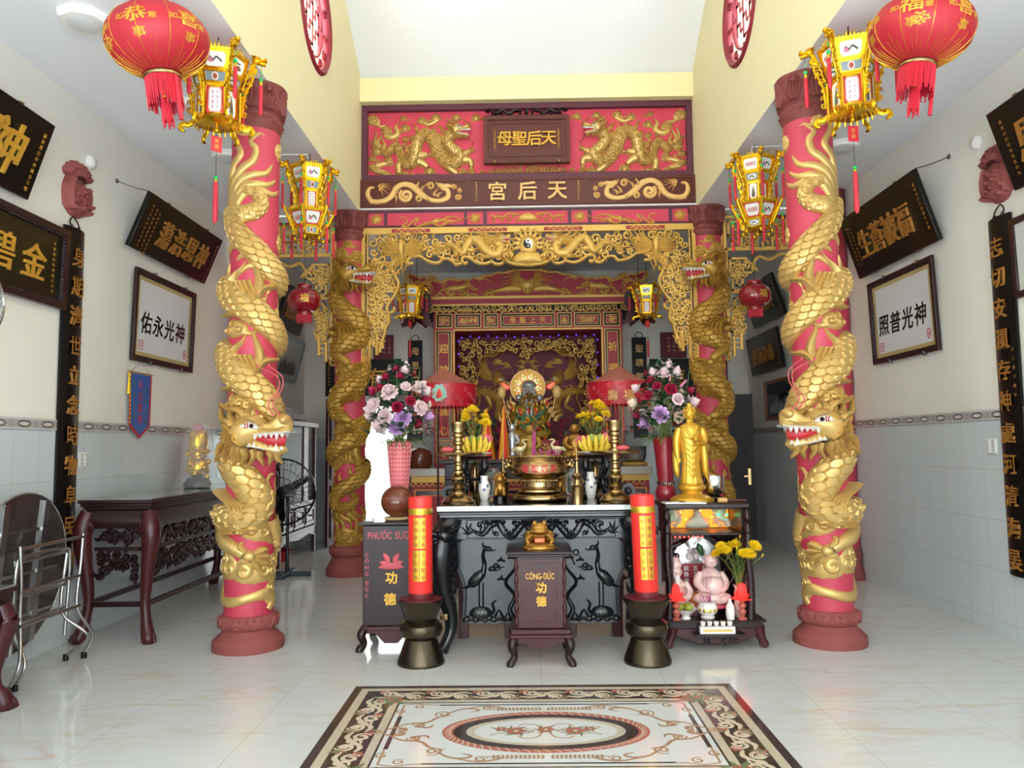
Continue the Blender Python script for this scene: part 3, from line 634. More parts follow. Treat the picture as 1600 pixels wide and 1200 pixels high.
# ---------------------------------------------------------------- carved panel over the arch
YP = 9.555
PK = lambda cx, cy: (-2.146 + cx * .001191, 5.886 - cy * .0012166)      # tracing scale of the panel, metres
def PKs(*p): return [PK(*q) for q in p]
def panel_dragon(M):
    """rampant dragon in profile facing +u"""
    g = MB(GOLD)
    P = PKs((235, 455), (300, 505), (400, 430), (455, 520), (480, 600), (560, 625), (610, 520), (640, 380), (720, 310), (800, 370), (860, 500), (930, 600), (1030, 620), (1085, 545), (1010, 470), (960, 390), (1010, 310))
    g.scaled(M, P, [.03, .05, .055, .06, .065, .07, .075, .075, .08, .085, .085, .085, .085, .08, .075, .07, .07], [.04, .05, .06, .06, .07, .07, .075, .075, .08, .08, .08, .08, .08, .08, .08, .08, .08], .034, 6)
    body = g.build('dragon_body', None, ang=26); g = MB(GOLD)
    q = spline(P, 34)
    for i in range(2, 30):
        a, b2 = q[i], q[i + 1]; an = atan2(b2[1] - a[1], b2[0] - a[0]); g.flame(M, a[0] - sin(an) * .07, a[1] + cos(an) * .07, .085, an + 2.1, .022, .04, .15, 0, 6)
    for (x, y), (x2, y2), c in (((240, 460), (140, 260), .2), ((230, 460), (115, 330), -.2), ((235, 465), (215, 270), .2), ((240, 470), (285, 330), -.25), ((230, 475), (110, 420), .2), ((235, 480), (115, 500), .2)):
        u, v = PK(x, y); u2, v2 = PK(x2, y2); g.flame(M, u, v, hypot(u2 - u, v2 - v), atan2(v2 - v, u2 - u), .035, .05, c, 0, 12)
    for pts in (PKs((950, 370), (880, 370), (830, 280), (780, 215)), PKs((940, 340), (880, 330), (820, 280), (760, 262)), PKs((960, 300), (900, 260), (880, 220), (840, 205)), PKs((960, 400), (880, 400), (840, 350), (770, 330)), PKs((680, 300), (630, 270), (620, 220), (575, 180)), PKs((640, 330), (600, 330), (560, 300)), PKs((530, 520), (540, 480), (500, 440), (510, 400))):
        g.rib(M, pts, [.03, .03, .02, .003], [.05, .05, .04, .02], 12, 4, 0, 1)
    mane = g.build('dragon_mane', None); legs = []
    for pts, cl in ((PKs((1080, 590), (1150, 590), (1200, 600), (1210, 660)), (1205, 670, .1, -1.5)), (PKs((1080, 560), (1150, 520), (1190, 490)), (1195, 490, .08, .5)), (PKs((900, 600), (960, 660), (1020, 710), (1060, 730)), (1080, 730, .12, .3)), (PKs((470, 600), (430, 640), (440, 720)), (440, 745, .12, .0)), (PKs((650, 540), (700, 530), (740, 520)), (760, 525, .1, .2)), (PKs((640, 600), (690, 620), (740, 660)), (770, 690, .07, -.6))):
        g = MB(GOLD); g.rib(M, pts, [.06, .05, .035], [.08, .07, .05], 10); u, v = PK(cl[0], cl[1]); claw(g, M, u, v, cl[2], cl[3], False, .12); legs.append(g.build('dragon_leg', None))
    g = MB(GOLD)
    for x, y in ((1000, 580), (560, 570), (720, 300)):
        u, v = PK(x, y); g.spiral(M, u, v, .06, 1.4, 0, .018, .095)
    legs.append(g.build('shoulder_spirals', None))
    g, w, k, r = MB(GOLD), MB(WHITE), MB(BLK), MB(MATS['mouth_red']); u, v = PK(1050, 290)
    Mh = sub(lambda a, b, h: M(a, b, h + .05), u, v); dragon_head(g, w, k, r, Mh, .25, 2)
    hd = g.build('dragon_head', None); tl = w.build('teeth_and_eye', hd); k.build('pupil', hd); r.build('mouth', hd)
    g = MB(GOLD)
    g.rib(M, PKs((1205, 240), (1200, 190), (1130, 160), (1140, 110)), [.006, .005, .003], .03, 14); g.rib(M, PKs((1190, 330), (1195, 380), (1230, 400), (1215, 425)), [.006, .005, .003], .03, 14); wk = g.build('whiskers', hd)
    return [body, mane, hd] + legs
t = thing('carved_dragon_mural', 'wide red carved panel with two golden dragons high above the arch', 'wall panel', (0, YP, 0), kind='thing')
M0 = flat((0, 0, 0)); b = MB(PANEL); b.mbx(M0, -2.04, 2.04, 4.93, 5.82, -.0, .02); b.build('red_field', t, smooth=False)
b = MB(MAROON); b.frame(M0, -2.1, 2.1, 4.9, 5.89, .075, 0, .09); b.build('border', t, bev=.006)
for mir in (False, True):
    for p in panel_dragon(sub(flat((0, -.02, 0)), 0, 0, 1, 0, mir)): p.parent = t
    Mm = sub(flat((0, -.02, 0)), 0, 0, 1, 0, mir)
    for cx, cy, s, r, mi in ((150, 150, .2, -.3, False), (480, 130, .1, 0, False), (680, 160, .14, -.1, False), (830, 130, .14, .1, True), (1050, 135, .13, 0, True), (1260, 140, .13, .2, False), (500, 240, .14, .2, True), (300, 260, .16, -.4, False), (500, 355, .1, 0, False), (150, 560, .12, 0, False), (330, 580, .15, 2, False), (160, 660, .16, -.4, False), (300, 745, .15, .3, True), (760, 710, .16, .1, True), (480, 760, .2, .1, False), (1080, 770, .2, 0, True)):
        g = MB(GOLD); u, v = PK(cx, cy); cloud(g, Mm, u, v, s, r, mi, .2); g.build('cloud', t)
    g = MB(GOLD)
    g.rib(Mm, PKs((280, 300), (340, 330), (420, 290), (400, 220), (440, 180)), [.03, .04, .04, .025, .004], .035, 16); g.rib(Mm, PKs((150, 650), (230, 620), (330, 600)), [.02, .04, .03], .035, 10); g.rib(Mm, PKs((170, 690), (260, 700), (330, 760), (250, 790)), [.03, .04, .04, .02], .035, 12); g.rib(Mm, PKs((690, 170), (760, 195), (850, 150)), .025, .03, 10)
    g.rib(Mm, PKs((980, 790), (930, 760), (905, 750)), [.03, .02, .003], .03); g.rib(Mm, PKs((1180, 790), (1225, 740), (1235, 700)), [.03, .02, .003], .03); g.rib(Mm, PKs((560, 790), (575, 730), (570, 690)), [.03, .02, .003], .03)
    g.build('cloud_ribbon', t)
g = MB(GOLD)
for i in range(-9, 10):
    for s2 in (1,): g.flame(flat((0, -.02, 0)), i * .045, 4.99, .08 + .05 * (1 - abs(i) / 9) + .02 * (i % 2), pi / 2 + .3 * (1 if i < 0 else -1), .022, .04, .2)
for sg in (-1, 1):
    for k in range(2): g.spiral(flat((0, -.02, 0)), sg * (.47 + .1 * k), 5.01, .04, 1.2, 0, .012, .03, sg)
g.build('flame_motif', t)
# name plaque
t = thing('name_plaque', 'dark brown plaque with four gold characters between the two panel dragons', 'sign', (0.0, YP - .16, 0))
M1 = flat((0, .0, 0)); b = MB(WOOD); b.mbx(M1, -.54, .54, 5.07, 5.68, -.05, .0); b.frame(M1, -.54, .54, 5.07, 5.68, .05, 0, .025); b.frame(M1, -.455, .455, 5.155, 5.59, .012, 0, .012)
b.use(LETTER).text(M1, '母聖后天', 0, 5.385, .2, .02, .02, 0, step=.185, slant=.05)
for sx in (-.4, .4): b.text(M1, '天運歲次庚寅年仲秋立'[:9], sx, 5.5, .024, .002, .005, 0, True, .028)
b.build('board', t, bev=.006)
g = MB(WOODD); g.ball((0, -.0, 5.735), .035, 12)
for sg in (-1, 1):
    Mc = sub(M1, 0, 0, 1, 0, sg < 0)
    g.rib(Mc, [(.06, 5.73), (.14, 5.76), (.22, 5.71), (.3, 5.76), (.38, 5.72), (.46, 5.77), (.52, 5.74)], [.02, .025, .025, .025, .025, .02, .005], .035, 28, 4, 0, 0, True)
    for k in range(8): g.spiral(Mc, .08 + k * .058, 5.70 + .045 * (k % 2), .026, 1.2, k, .008, .02, 1 if k % 2 else -1, None, 0, True)
g.bx(-.5, .5, -.01, .02, 5.675, 5.695); g.build('carved_crest', t)
b = MB(BRASS)
for x in (-.4, .4): b.ball((x, -.03, 5.085), .018, 8, 1, 1, 1.4)
b.build('mounting_peg', t)
# inscribed beam
t = thing('inscribed_beam', 'brown wooden beam with three gold characters and scrolling gold dragons', 'beam', (0, 9.5, 0), kind='thing')
M1 = flat((0, -.08, 0)); b = MB(WOOD); b.mbx(M1, -2.1, 2.1, 4.53, 4.9, -.14, 0); b.frame(M1, -2.1, -.74, 4.545, 4.89, .035, 0, .012); b.frame(M1, .74, 2.1, 4.545, 4.89, .035, 0, .012); b.frame(M1, -.74, .74, 4.545, 4.89, .03, 0, .012)
b.use(LETTERP := mat('pale_gold_lettering', '#E3B872', .45, .2)).text(M1, '宮后天', 0, 4.72, .25, .018, .02, 0, step=.375)
for sx in (-.64, .64): b.text(M1, '天運歲次庚寅年仲秋立'[:9], sx, 4.84, .024, .002, .005, 0, True, .029)
b.build('beam_body', t, bev=.005)
BK = lambda cx, cy: (-2.146 + cx * .001191, 5.886 - cy * .0012166)
for mir in (False, True):
    Mm = sub(M1, 0, 0, 1, 0, mir); g = MB(LETTERP)
    Q = lambda *p: [BK(*q) for q in p]
    g.rib(Mm, Q((190, 900), (140, 900), (115, 960), (150, 1030), (230, 1045), (330, 1020), (390, 960), (420, 900), (500, 865), (590, 890), (680, 970), (770, 1030), (880, 1045), (960, 1010), (960, 940), (900, 910)), [.012, .02, .03, .03, .03, .035, .04, .035, .035, .04, .04, .03, .03, .035, .03, .03], .025, 70, 5, 0, 1)
    u, v = BK(520, 985); g.spiral(Mm, u, v, .085, 1.6, 2.2, .026, .025, 1)
    for x, y, r, a, c in ((780, 890, .05, 3, -1), (660, 1020, .045, 1, 1), (1070, 1010, .04, 1, -1), (1090, 940, .025, 1, 1), (1030, 900, .03, 2, 1)): u, v = BK(x, y); g.spiral(Mm, u, v, r, 1.4, a, .016, .025, c)
    for x, y, L, a in ((240, 910, .16, .35), (245, 905, .15, .6), (240, 915, .17, .1), (240, 920, .13, -.25), (235, 920, .1, -.8), (230, 900, .08, 1.2), (235, 900, .1, .9)): u, v = BK(x, y); g.flame(Mm, u, v, L, a, .008, .015, .15)
    for i in range(14): q = spline(Q((115, 960), (150, 1030), (230, 1045), (330, 1020)), 14); g.flame(Mm, q[i][0], q[i][1] - .02, .035, -1.8 + i * .03, .012, .02, .1)
    for x, y, L, a in ((420, 960, .1, 1.1), (400, 980, .1, -1.2), (640, 920, .12, 1.4), (680, 950, .13, 1.1), (820, 1000, .12, 1.3), (850, 1010, .1, 1.0), (780, 1040, .1, 2.4)): u, v = BK(x, y); g.flame(Mm, u, v, L, a, .02, .03, .15, 0, 8, 1)
    u, v = BK(930, 895)
    g.blob(Mm, Q((850, 890), (870, 860), (930, 870), (970, 865), (1010, 885), (1020, 905), (960, 915), (900, 925)), .03); g.dome(Mm, *BK(920, 885), .012, .012, .012, .025, 8)
    g.flame(Mm, *BK(870, 870), .06, 2.6, .014, .02); g.flame(Mm, *BK(1010, 895), .05, .5, .014, .02)
    g.build('scrolling_dragon', t)
b = MB(mat('white_conduit', '#E8E8E4', .5)); b.bx(-2.1, 2.1, -.1, .05, 4.508, 4.524); b.build('white_strip', t)
# band of small relief fields
t = thing('carved_relief_band', 'narrow red band of small gold reliefs under the inscribed beam', 'wall panel', (0, 9.5, 0), kind='thing')
M1 = flat((0, -.05, 0)); b = MB(MAROON); b.mbx(M1, -2.08, 2.08, 4.28, 4.505, -.06, 0)
cells = [(-2.0, -1.81), (-1.76, -.8), (-.76, -.56), (-.51, .5), (.55, .75), (.8, 1.76), (1.81, 2.0)]
b.use(PANEL)
for a, c in cells: b.mbx(M1, a, c, 4.315, 4.47, 0, .006)
b.build('field', t, smooth=False)
def filigree(g, M, u0, u1, v0, v1, r, w, h, seed, back=False, keep=None, dens=1.15):
    rr = random.Random(seed); pts = []
    for _ in range(int(600 * dens)):
        u, v = rr.uniform(u0 + r * .8, u1 - r * .8), rr.uniform(v0 + r * .8, v1 - r * .8)
        if keep and not keep(u, v): continue
        q = r * rr.uniform(.75, 1.15)
        if all(hypot(u - a, v - c) > (q + s) * .74 for a, c, s in pts): pts.append((u, v, q))
    for i, (u, v, q) in enumerate(pts):
        a = rr.uniform(0, 6.28); c = rr.choice((-1, 1)); near = sorted(pts, key=lambda p: hypot(p[0] - u, p[1] - v))[1:2]
        tail = []
        if near: tail = [((u + q * cos(a)) * .5 + near[0][0] * .5, (v + q * sin(a)) * .5 + near[0][1] * .5)]
        g.spiral(M, u, v, q, 1.25, a, w, h, c, tail, 0, back, 3)
        if i % 2: g.flame(M, u + q * cos(a + 2), v + q * sin(a + 2), q * 1.2, a + 2 + .6 * c, w * 1.2, h, .2, 0, 6, 0, back)
for i, (a, c) in enumerate(cells):
    g = MB(GOLDF); m = (a + c) / 2; Mf = flat((0, -.056, 0))
    if c - a < .3:
        g.dome(Mf, m, 4.392, .04, .035, .03)
        for q in range(12): g.flame(Mf, m + .035 * cos(q * pi / 6), 4.392 + .03 * sin(q * pi / 6), .045, q * pi / 6, .012, .018)
    elif i == 3:
        g.blob(Mf, [(-.09, 4.35), (-.1, 4.41), (0, 4.45), (.1, 4.41), (.09, 4.35)], .04)
        for sg in (-1, 1):
            Mm = sub(Mf, 0, 0, 1, 0, sg < 0)
            for k in range(7): g.spiral(Mm, .13 + k * .05, 4.36 + .05 * (k % 2), .026, 1.2, k, .008, .02, 1 if k % 2 else -1)
            g.rib(Mm, [(.1, 4.43), (.25, 4.44), (.3, 4.40), (.42, 4.4), (.46, 4.43)], .012, .02, sm=False)
    else:
        Mm = Mf if i == 1 else sub(Mf, 0, 0, 1, 0, True); Q = lambda *p: [(-1.95 + x * .0013265, 4.4266 - .002 - y * .001355 + .0) for x, y in p]
        for pts in (Q((260, 20), (300, 10), (330, 50), (280, 90), (330, 95), (400, 30), (440, 20), (400, 80), (460, 95), (560, 40)), Q((420, 100), (520, 60), (600, 55), (720, 10), (800, 20), (840, 40)), Q((500, 90), (600, 40), (650, 20)), Q((620, 60), (680, 40), (770, 55), (900, 25)), Q((560, 60), (640, 95), (720, 55), (760, 85))):
            g.rib(Mm, [(u + .0, v) for u, v in pts], [.008, .012, .012, .004], .02, 26)
        g.dome(Mm, *Q((600, 50))[0], .04, .03, .03); g.spiral(Mm, *Q((690, 75))[0], .025, 1.3, 0, .008, .02); g.flame(Mm, *Q((890, 28))[0], .04, .3, .012, .02)
    g.build('relief', t)

# ---------------------------------------------------------------- gilded pierced arch
t = thing('gilded_arch', 'large pierced gold arch with dragons, phoenixes and a black and white disc', 'arch', (0, 9.42, 0), kind='thing')
Ma = flat((0, 0, 0)); AK = lambda *p: [(-2.0644 + x * .0013265, 4.4266 - y * .001355) for x, y in p]; VK = lambda *p: [(-2.636 + x * .0016326, 4.093 - y * .001668) for x, y in p]
b = MB(GOLDF); b.mbx(Ma, -2.06, 2.06, 4.195, 4.27, -.04, .02)
for sg in (-1, 1):
    Mm = sub(Ma, 0, 0, 1, 0, sg > 0); b.mbx(Mm, -2.075, -2.03, 2.6, 4.2, -.04, .02); b.mbx(Mm, -2.01, -1.995, 2.75, 4.2, -.03, .02)
b.use(REDD)
for u in (-1.7, -.74, .2, 1.22): b.mbx(Ma, u, u + .48, 4.208, 4.252, .0, .023)
b.use(GOLDF)
for k, u in enumerate((-1.7, -.74, .2, 1.22)): b.rib(Ma, [(u + .05 + q * .038, 4.23 + .013 * (1 if q % 2 else -1)) for q in range(11)], .007, .012, 40, 3, .022)
b.build('top_frame', t)
def arch_edge(mir):
    Mm = sub(Ma, 0, 0, 1, 0, mir); g = MB(GOLDF)
    for P in (AK((1567, 482), (1430, 468), (1350, 430), (1325, 390), (1370, 360), (1410, 380), (1395, 405)), AK((1340, 430), (1300, 465), (1240, 462), (1205, 430)), AK((1210, 440), (1160, 458), (1110, 458), (1060, 440), (1000, 402), (950, 396), (932, 430), (965, 458), (985, 440)), AK((930, 455), (880, 465), (840, 430), (800, 405)), AK((800, 410), (750, 412), (720, 445), (660, 445), (600, 422), (540, 385), (470, 385), (425, 420), (430, 450), (475, 445)),
              AK((410, 440), (375, 420), (330, 412), (290, 440), (272, 500), (290, 540), (335, 535), (330, 510)), VK((575, 200), (600, 260), (624, 320), (600, 390), (560, 450), (535, 490), (548, 535), (590, 520), (585, 495)), VK((545, 540), (552, 600), (530, 640), (500, 660)), VK((525, 650), (515, 700), (495, 760), (480, 830))):
        g.rib(Mm, P, .022, .05, None, 5, -.01, 0, True)
    return g.build('scalloped_edge', t)
def low_edge(u):          # height of the arch soffit at u (negative side)
    E = AK((1567, 482), (1340, 440), (1210, 445), (1060, 440), (950, 396), (880, 462), (800, 405), (700, 445), (540, 385), (425, 420), (290, 440)) + VK((600, 300), (560, 450), (520, 700), (480, 800))[:0]
    E = sorted(E)
    for a, c in zip(E, E[1:]):
        if a[0] <= u <= c[0]: return a[1] + (c[1] - a[1]) * (u - a[0]) / (c[0] - a[0])
    return 4.19
def side_edge(v):
    E = VK((575, 180), (610, 300), (590, 400), (535, 490), (545, 600), (515, 680)); E = sorted((q, p) for p, q in E)
    for a, c in zip(E, E[1:]):
        if a[0] <= v <= c[0]: return a[1] + (c[1] - a[1]) * (v - a[0]) / (c[0] - a[0])
    return E[0][1] if v < E[0][0] else -1.62
keep = lambda u, v: (v > low_edge(u) + .05 if u > -1.62 else False) or (u < side_edge(v) - .04 if v < 3.85 else u < -1.6)
def arch_half(mir, seed):
    Mm = sub(Ma, 0, 0, 1, 0, mir); arch_edge(mir)
    g = MB(GOLDF); filigree(g, Mm, -1.99, .0, 2.98, 4.19, .055, .017, .032, seed, True, lambda u, v: keep(u, v) and not (-.2 < u and 3.85 < v < 4.2), 4); filigree(g, Mm, -1.99, -1.5, 2.75, 3.9, .045, .015, .03, seed + 9, True, lambda u, v: u < side_edge(v) - .02, 2); g.build('pierced_scrollwork', t)
    # dragon
    g = MB(GOLDF); Mm2 = (lambda Mx: (lambda u, v, h: Mx(u, v, h + .02)))(Mm)
    P = AK((740, 330), (800, 290), (860, 300), (900, 340), (950, 350), (985, 290), (1030, 240), (1090, 260), (1140, 320), (1200, 370), (1270, 370), (1300, 310), (1260, 270), (1270, 230))
    g.scaled(Mm2, P, [.015, .03, .04, .045, .05, .05, .055, .055, .055, .055, .055, .05, .05, .05], .05, .022, 6, 0, 2)
    q = spline(P, 26)
    for i in range(2, 24): a, c = q[i], q[i + 1]; an = atan2(c[1] - a[1], c[0] - a[0]); g.flame(Mm2, a[0] - sin(an) * .045, a[1] + cos(an) * .045, .055, an + 2.1, .014, .025, .15, 0, 5)
    for x, y, L, a in ((740, 320, .14, 2.9), (740, 325, .15, 3.3), (740, 310, .15, 2.5), (735, 335, .13, 3.7), (1240, 230, .25, 2.9), (1240, 220, .22, 2.6), (1230, 245, .26, 3.1), (1250, 260, .2, 3.3), (1060, 260, .16, 2.2)): g.flame(Mm2, *AK((x, y))[0], L, a, .022, .035, .15)
    for pts, cl in ((AK((1240, 380), (1180, 400), (1110, 400)), (1090, 405, .06, 3.1)), (AK((990, 330), (1040, 340), (1070, 335)), (1085, 330, .05, 0)), (AK((880, 340), (880, 370), (890, 400)), (890, 420, .06, -1.2)), (AK((1300, 350), (1340, 340), (1370, 350)), (1390, 350, .05, 0))): g.rib(Mm2, pts, [.04, .03, .022], .045, 8); claw(g, Mm2, *AK((cl[0], cl[1]))[0], cl[2], cl[3], False, .08)
    g.build('carved_dragon', t)
    g, w, k, r = MB(GOLDF), MB(WHITE), MB(BLK), MB(MATS['mouth_red']); dragon_head(g, w, k, r, sub(Mm2, *AK((1300, 240))[0]), .17, 1); h = g.build('dragon_head', t); w.build('teeth_and_eye', h); k.build('pupil', h); r.build('mouth', h)
    # phoenix
    g = MB(GOLDF); u, v = AK((370, 270))[0]
    g.blob(Mm2, [(u - .05, v - .12), (u - .06, v), (u - .02, v + .07), (u + .03, v + .02), (u + .03, v - .1), (u, v - .17)], .06); g.dome(Mm2, u, v + .09, .03, .028, .06); g.flame(Mm2, u + .02, v + .09, .05, -.3, .012, .04); g.flame(Mm2, u - .01, v + .11, .06, 1.8, .012, .04)
    for i in range(9):
        a = .9 - i * .17; g.flame(Mm2, u + .04, v - .03 - .008 * i, .26 + .03 * i if i < 5 else .34 - .03 * (i - 5), a, .02, .04, -.12, 0, 8)
        a = 2.3 + i * .15; g.flame(Mm2, u - .04, v - .03 - .008 * i, .22 + .02 * i if i < 5 else .3 - .03 * (i - 5), a, .02, .04, .12, 0, 8)
    for i in range(6): g.flame(Mm2, u - .01 + .008 * i, v - .14, .42 - .03 * i, -2.35 + i * .17, .016, .035, .14 if i % 2 else -.1, 0, 12)
    g.build('carved_phoenix', t)
    # hanging tassels and lower finial beside the column
    g = MB(GOLDF)
    for x, y0, y1 in ((405, 720, 880), (460, 690, 850)):
        (u, v0), (_, v1) = VK((x, y0), (x, y1)); g.rib(Mm, [(u, v0), (u, v0 - .05), (u, v1)], [.02, .025, .026], .03, 8, 4, 0, 0, True); g.dome(Mm, u, v0, .03, .02, .04)
        for k in range(3): g.rib(Mm, [(u - .014 + .014 * k, v0 - .06), (u - .014 + .014 * k, v1)], .005, .034, 4)
    g.rib(Mm, VK((490, 830), (470, 760), (430, 730), (380, 760), (360, 850)), .012, .03, None, 4, 0, 0, True)
    for k in range(5): (u, v), = VK((395, 560 + 30 * k)); g.mbx(Mm, u - .03, u + .05, v - .008, v + .008, -.01, .02)
    g.build('carved_tassel', t)
    # uprights along the column, red field with gold vine
    b = MB(REDD); b.mbx(Mm, -2.06, -2.03, 2.7, 4.18, -.02, .015); b.use(GOLDF); b.mbx(Mm, -2.075, -2.06, 2.6, 4.2, -.03, .03)
    b.rib(Mm, [(-2.045 + .01 * (1 if q % 2 else -1), 2.72 + q * .07) for q in range(21)], .006, .012, 80, 3, .015)
    (u, v), = VK((360, 930)); b.spiral(Mm, -2.04, 2.62, .06, 1.3, 1.6, .016, .03, 1, None, 0, True); b.spiral(Mm, -2.03, 2.7, .045, 1.2, 0, .014, .03, -1, None, 0, True); b.rib(Mm, [(-2.09, 2.66), (-2.08, 2.56), (-2.03, 2.53), (-1.98, 2.58), (-1.985, 2.7)], .016, .03, 14, 4, 0, 0, True)
    b.build('upright', t)
arch_half(False, 3); arch_half(True, 5)
g = MB(GOLDF); Mc = flat((0, -.02, 0))
for q in range(18): a = -.2 + q * (pi + .4) / 17; g.flame(Mc, .11 * cos(a), 4.03 + .11 * sin(a), .13, a, .024, .03, .2 if q % 2 else -.2, 0, 8, 0, True)
g.blob(Mc, [(.12 * cos(q * pi / 10), 4.03 + .12 * sin(q * pi / 10)) for q in range(20)], .03, 0, 3, 0); g.blob(Mc, [(-.2, 3.8), (-.16, 3.9), (-.07, 3.95), (.07, 3.95), (.16, 3.9), (.2, 3.8), (.1, 3.79), (-.1, 3.79)], .06)
for sg in (-1, 1):
    for k in range(4): g.spiral(Mc, sg * (.1 + .07 * k), 3.86 - .02 * (k % 2), .035, 1.3, k, .012, .04, sg, None, 0, True)
    g.dome(Mc, sg * .06, 3.93, .03, .025, .07)
sunp = g.build('sun_motif', t)
b = MB(WHITE); rr = .06; cz = 4.035; D = 20
b.prism(Mc, [(rr * cos(2 * pi * q / D), cz + rr * sin(2 * pi * q / D)) for q in range(D)], .03, .045)
b.use(BLK); pts = [(rr * cos(pi / 2 + pi * q / 12), cz + rr * sin(pi / 2 + pi * q / 12)) for q in range(13)] + [(rr / 2 * cos(-pi / 2 + pi * q / 8), cz - rr / 2 + rr / 2 * sin(-pi / 2 + pi * q / 8)) for q in range(1, 9)] + [(rr / 2 * cos(-pi / 2 - pi * q / 8), cz + rr / 2 + rr / 2 * sin(-pi / 2 - pi * q / 8)) for q in range(1, 8)]
b.prism(Mc, pts, .03, .047); b.dome(Mc, 0, cz + rr / 2, .012, .012, .003, .046, 10); b.use(WHITE).dome(Mc, 0, cz - rr / 2, .012, .012, .003, .047, 10); b.build('yin_yang_disc', sunp)
# side fretwork screens outside the rear columns
def fret_screen(sg, label):
    t = thing('fretwork_screen', label, 'screen', (sg * 2.235, 9.42, 0), kind='thing'); Mm = sub(flat(), 0, 0, 1, 0, sg > 0)
    b = MB(GOLDF); b.frame(Mm, -1.2, -.19, 3.92, 4.36, .035, -.03, .015); b.mbx(Mm, -.235, -.2, 2.62, 3.95, -.03, .015)
    b.use(REDD); b.mbx(Mm, -1.1, -.35, 4.325, 4.36, -.02, .018); b.mbx(Mm, -.2, -.17, 2.62, 4.3, -.02, .0); b.use(GOLDF); b.mbx(Mm, -.17, -.155, 2.6, 4.3, -.02, .02); b.rib(Mm, [(-.185 + .01 * (1 if q % 2 else -1), 2.7 + q * .08) for q in range(19)], .006, .012, 70, 3, 0); b.build('frame', t)
    g = MB(GOLDF); W = .013
    def key(u, v, s, m=1, f=1):
        pts = [(-.5, -.5), (.5, -.5), (.5, .5), (-.3, .5), (-.3, -.1), (.15, -.1), (.15, .2)]
        for (a, c), (d, e) in zip(pts, pts[1:]):
            x0, x1 = sorted((u + a * s * m, u + d * s * m)); y0, y1 = sorted((v + c * s * f, v + e * s * f)); g.mbx(Mm, x0 - W, x1 + W, y0 - W, y1 + W, -.02, .012)
    for u in (-1.1, -.72, -.34): key(u, 4.2, .17); key(u, 4.03, .15, -1, -1)
    filigree(g, Mm, -1.03, -.8, 3.94, 4.32, .042, .014, .028, 11, True, None, 1); filigree(g, Mm, -.64, -.42, 3.94, 4.32, .042, .014, .028, 12, True, None, 1)
    g.rib(Mm, [(-1.2, 3.92), (-1.05, 3.83), (-.9, 3.87), (-.75, 3.8), (-.62, 3.84), (-.55, 3.74), (-.6, 3.66)], .02, .03, 28, 4, 0, 0, True)
    for k, (u, v, s) in enumerate(((-.36, 3.72, .2), (-.48, 3.7, .12), (-.36, 3.5, .15), (-.36, 3.3, .19), (-.33, 2.98, .15))): key(u, v, s, -1 if k % 2 else 1, 1 if k % 3 else -1)
    for k in range(4): g.rib(Mm, [(-.36 + .08 * cos(k * pi / 4), 3.13 + .08 * sin(k * pi / 4)), (-.36 - .08 * cos(k * pi / 4), 3.13 - .08 * sin(k * pi / 4))], [.01, .016, .01], .025, 6, 4, 0, 0, True)
    filigree(g, Mm, -.5, -.22, 3.55, 3.8, .04, .014, .028, 13, True, None, 1); filigree(g, Mm, -.45, -.24, 2.86, 3.3, .04, .014, .028, 14, True, None, 1)
    g.build('key_fret', t); g = MB(GOLDF)
    for u, v0, v1 in ((-.37, 2.9, 2.68), (-.28, 2.85, 2.6)): g.rib(Mm, [(u, v0), (u, v0 - .05), (u, v1)], [.018, .022, .022], .03, 8, 4, 0, 0, True); g.dome(Mm, u, v0, .025, .02, .035)
    for k in range(3): g.mbx(Mm, -.37, -.23, 2.7 + .06 * k, 2.715 + .06 * k, -.01, .012)
    g.spiral(Mm, -.2, 2.6, .06, 1.3, 1.6, .016, .03, -1, None, 0, True); g.build('carved_tassel', t)
fret_screen(-1, 'gold key pattern fretwork screen hanging left of the left rear column'); fret_screen(1, 'gold key pattern fretwork screen hanging right of the right rear column')

# ---------------------------------------------------------------- shared small builders
MARBLEG = mat('glass_green_edge', '#CFE0DA', .08, 0, .05, 5); GLASSD = mat('dark_glass_top', '#141817', .04, spec=.8)
SILVER = mat('polished_steel', '#C9C6C0', .18, 1.); STEEL = mat('brushed_steel_tube', '#B8B8B6', .25, 1.)
CREAMW = mat('white_porcelain', '#ECE6DE', .2, 0, .04, 20, coat=.4); PINKP = mat('pinkish_porcelain', '#E3C2BB', .25, 0, .08, 12, coat=.4); BLUEP = mat('blue_on_porcelain', '#3C5688', .25)
LEAF = mat('dark_green_leaf', '#27502F', .5, 0, .3, 20); LEAFL = mat('grass_green_leaf', '#5B7A3A', .55, 0, .25, 20); STEM = mat('green_stem', '#6E7D3C', .6)
YEL = mat('yellow_petals', '#F2CC16', .55, 0, .08, 30); PALEP = mat('pale_pink_petals', '#F1D6D6', .6, 0, .06, 30); PEACH = mat('peach_petals', '#F2D9C4', .6, 0, .06, 30); LILAC = mat('lilac_petals', '#CFA5D6', .6, 0, .08, 30); CRIM = mat('crimson_petals', '#A5183F', .6, 0, .12, 30); ROSYP = mat('rosy_petals', '#E58FB0', .6, 0, .08, 30)
mat('dark_red_tray', '#6B2326', .4); mat('label_red_print', '#B8302A', .5); mat('dark_blue_black_roll', '#20262B', .35)
SCARL = mat('scarlet_paper', '#E8332B', .4, 0, .03, 6); GOLDL = mat('gold_foil', '#D8B03A', .28, .8, .1, 40)
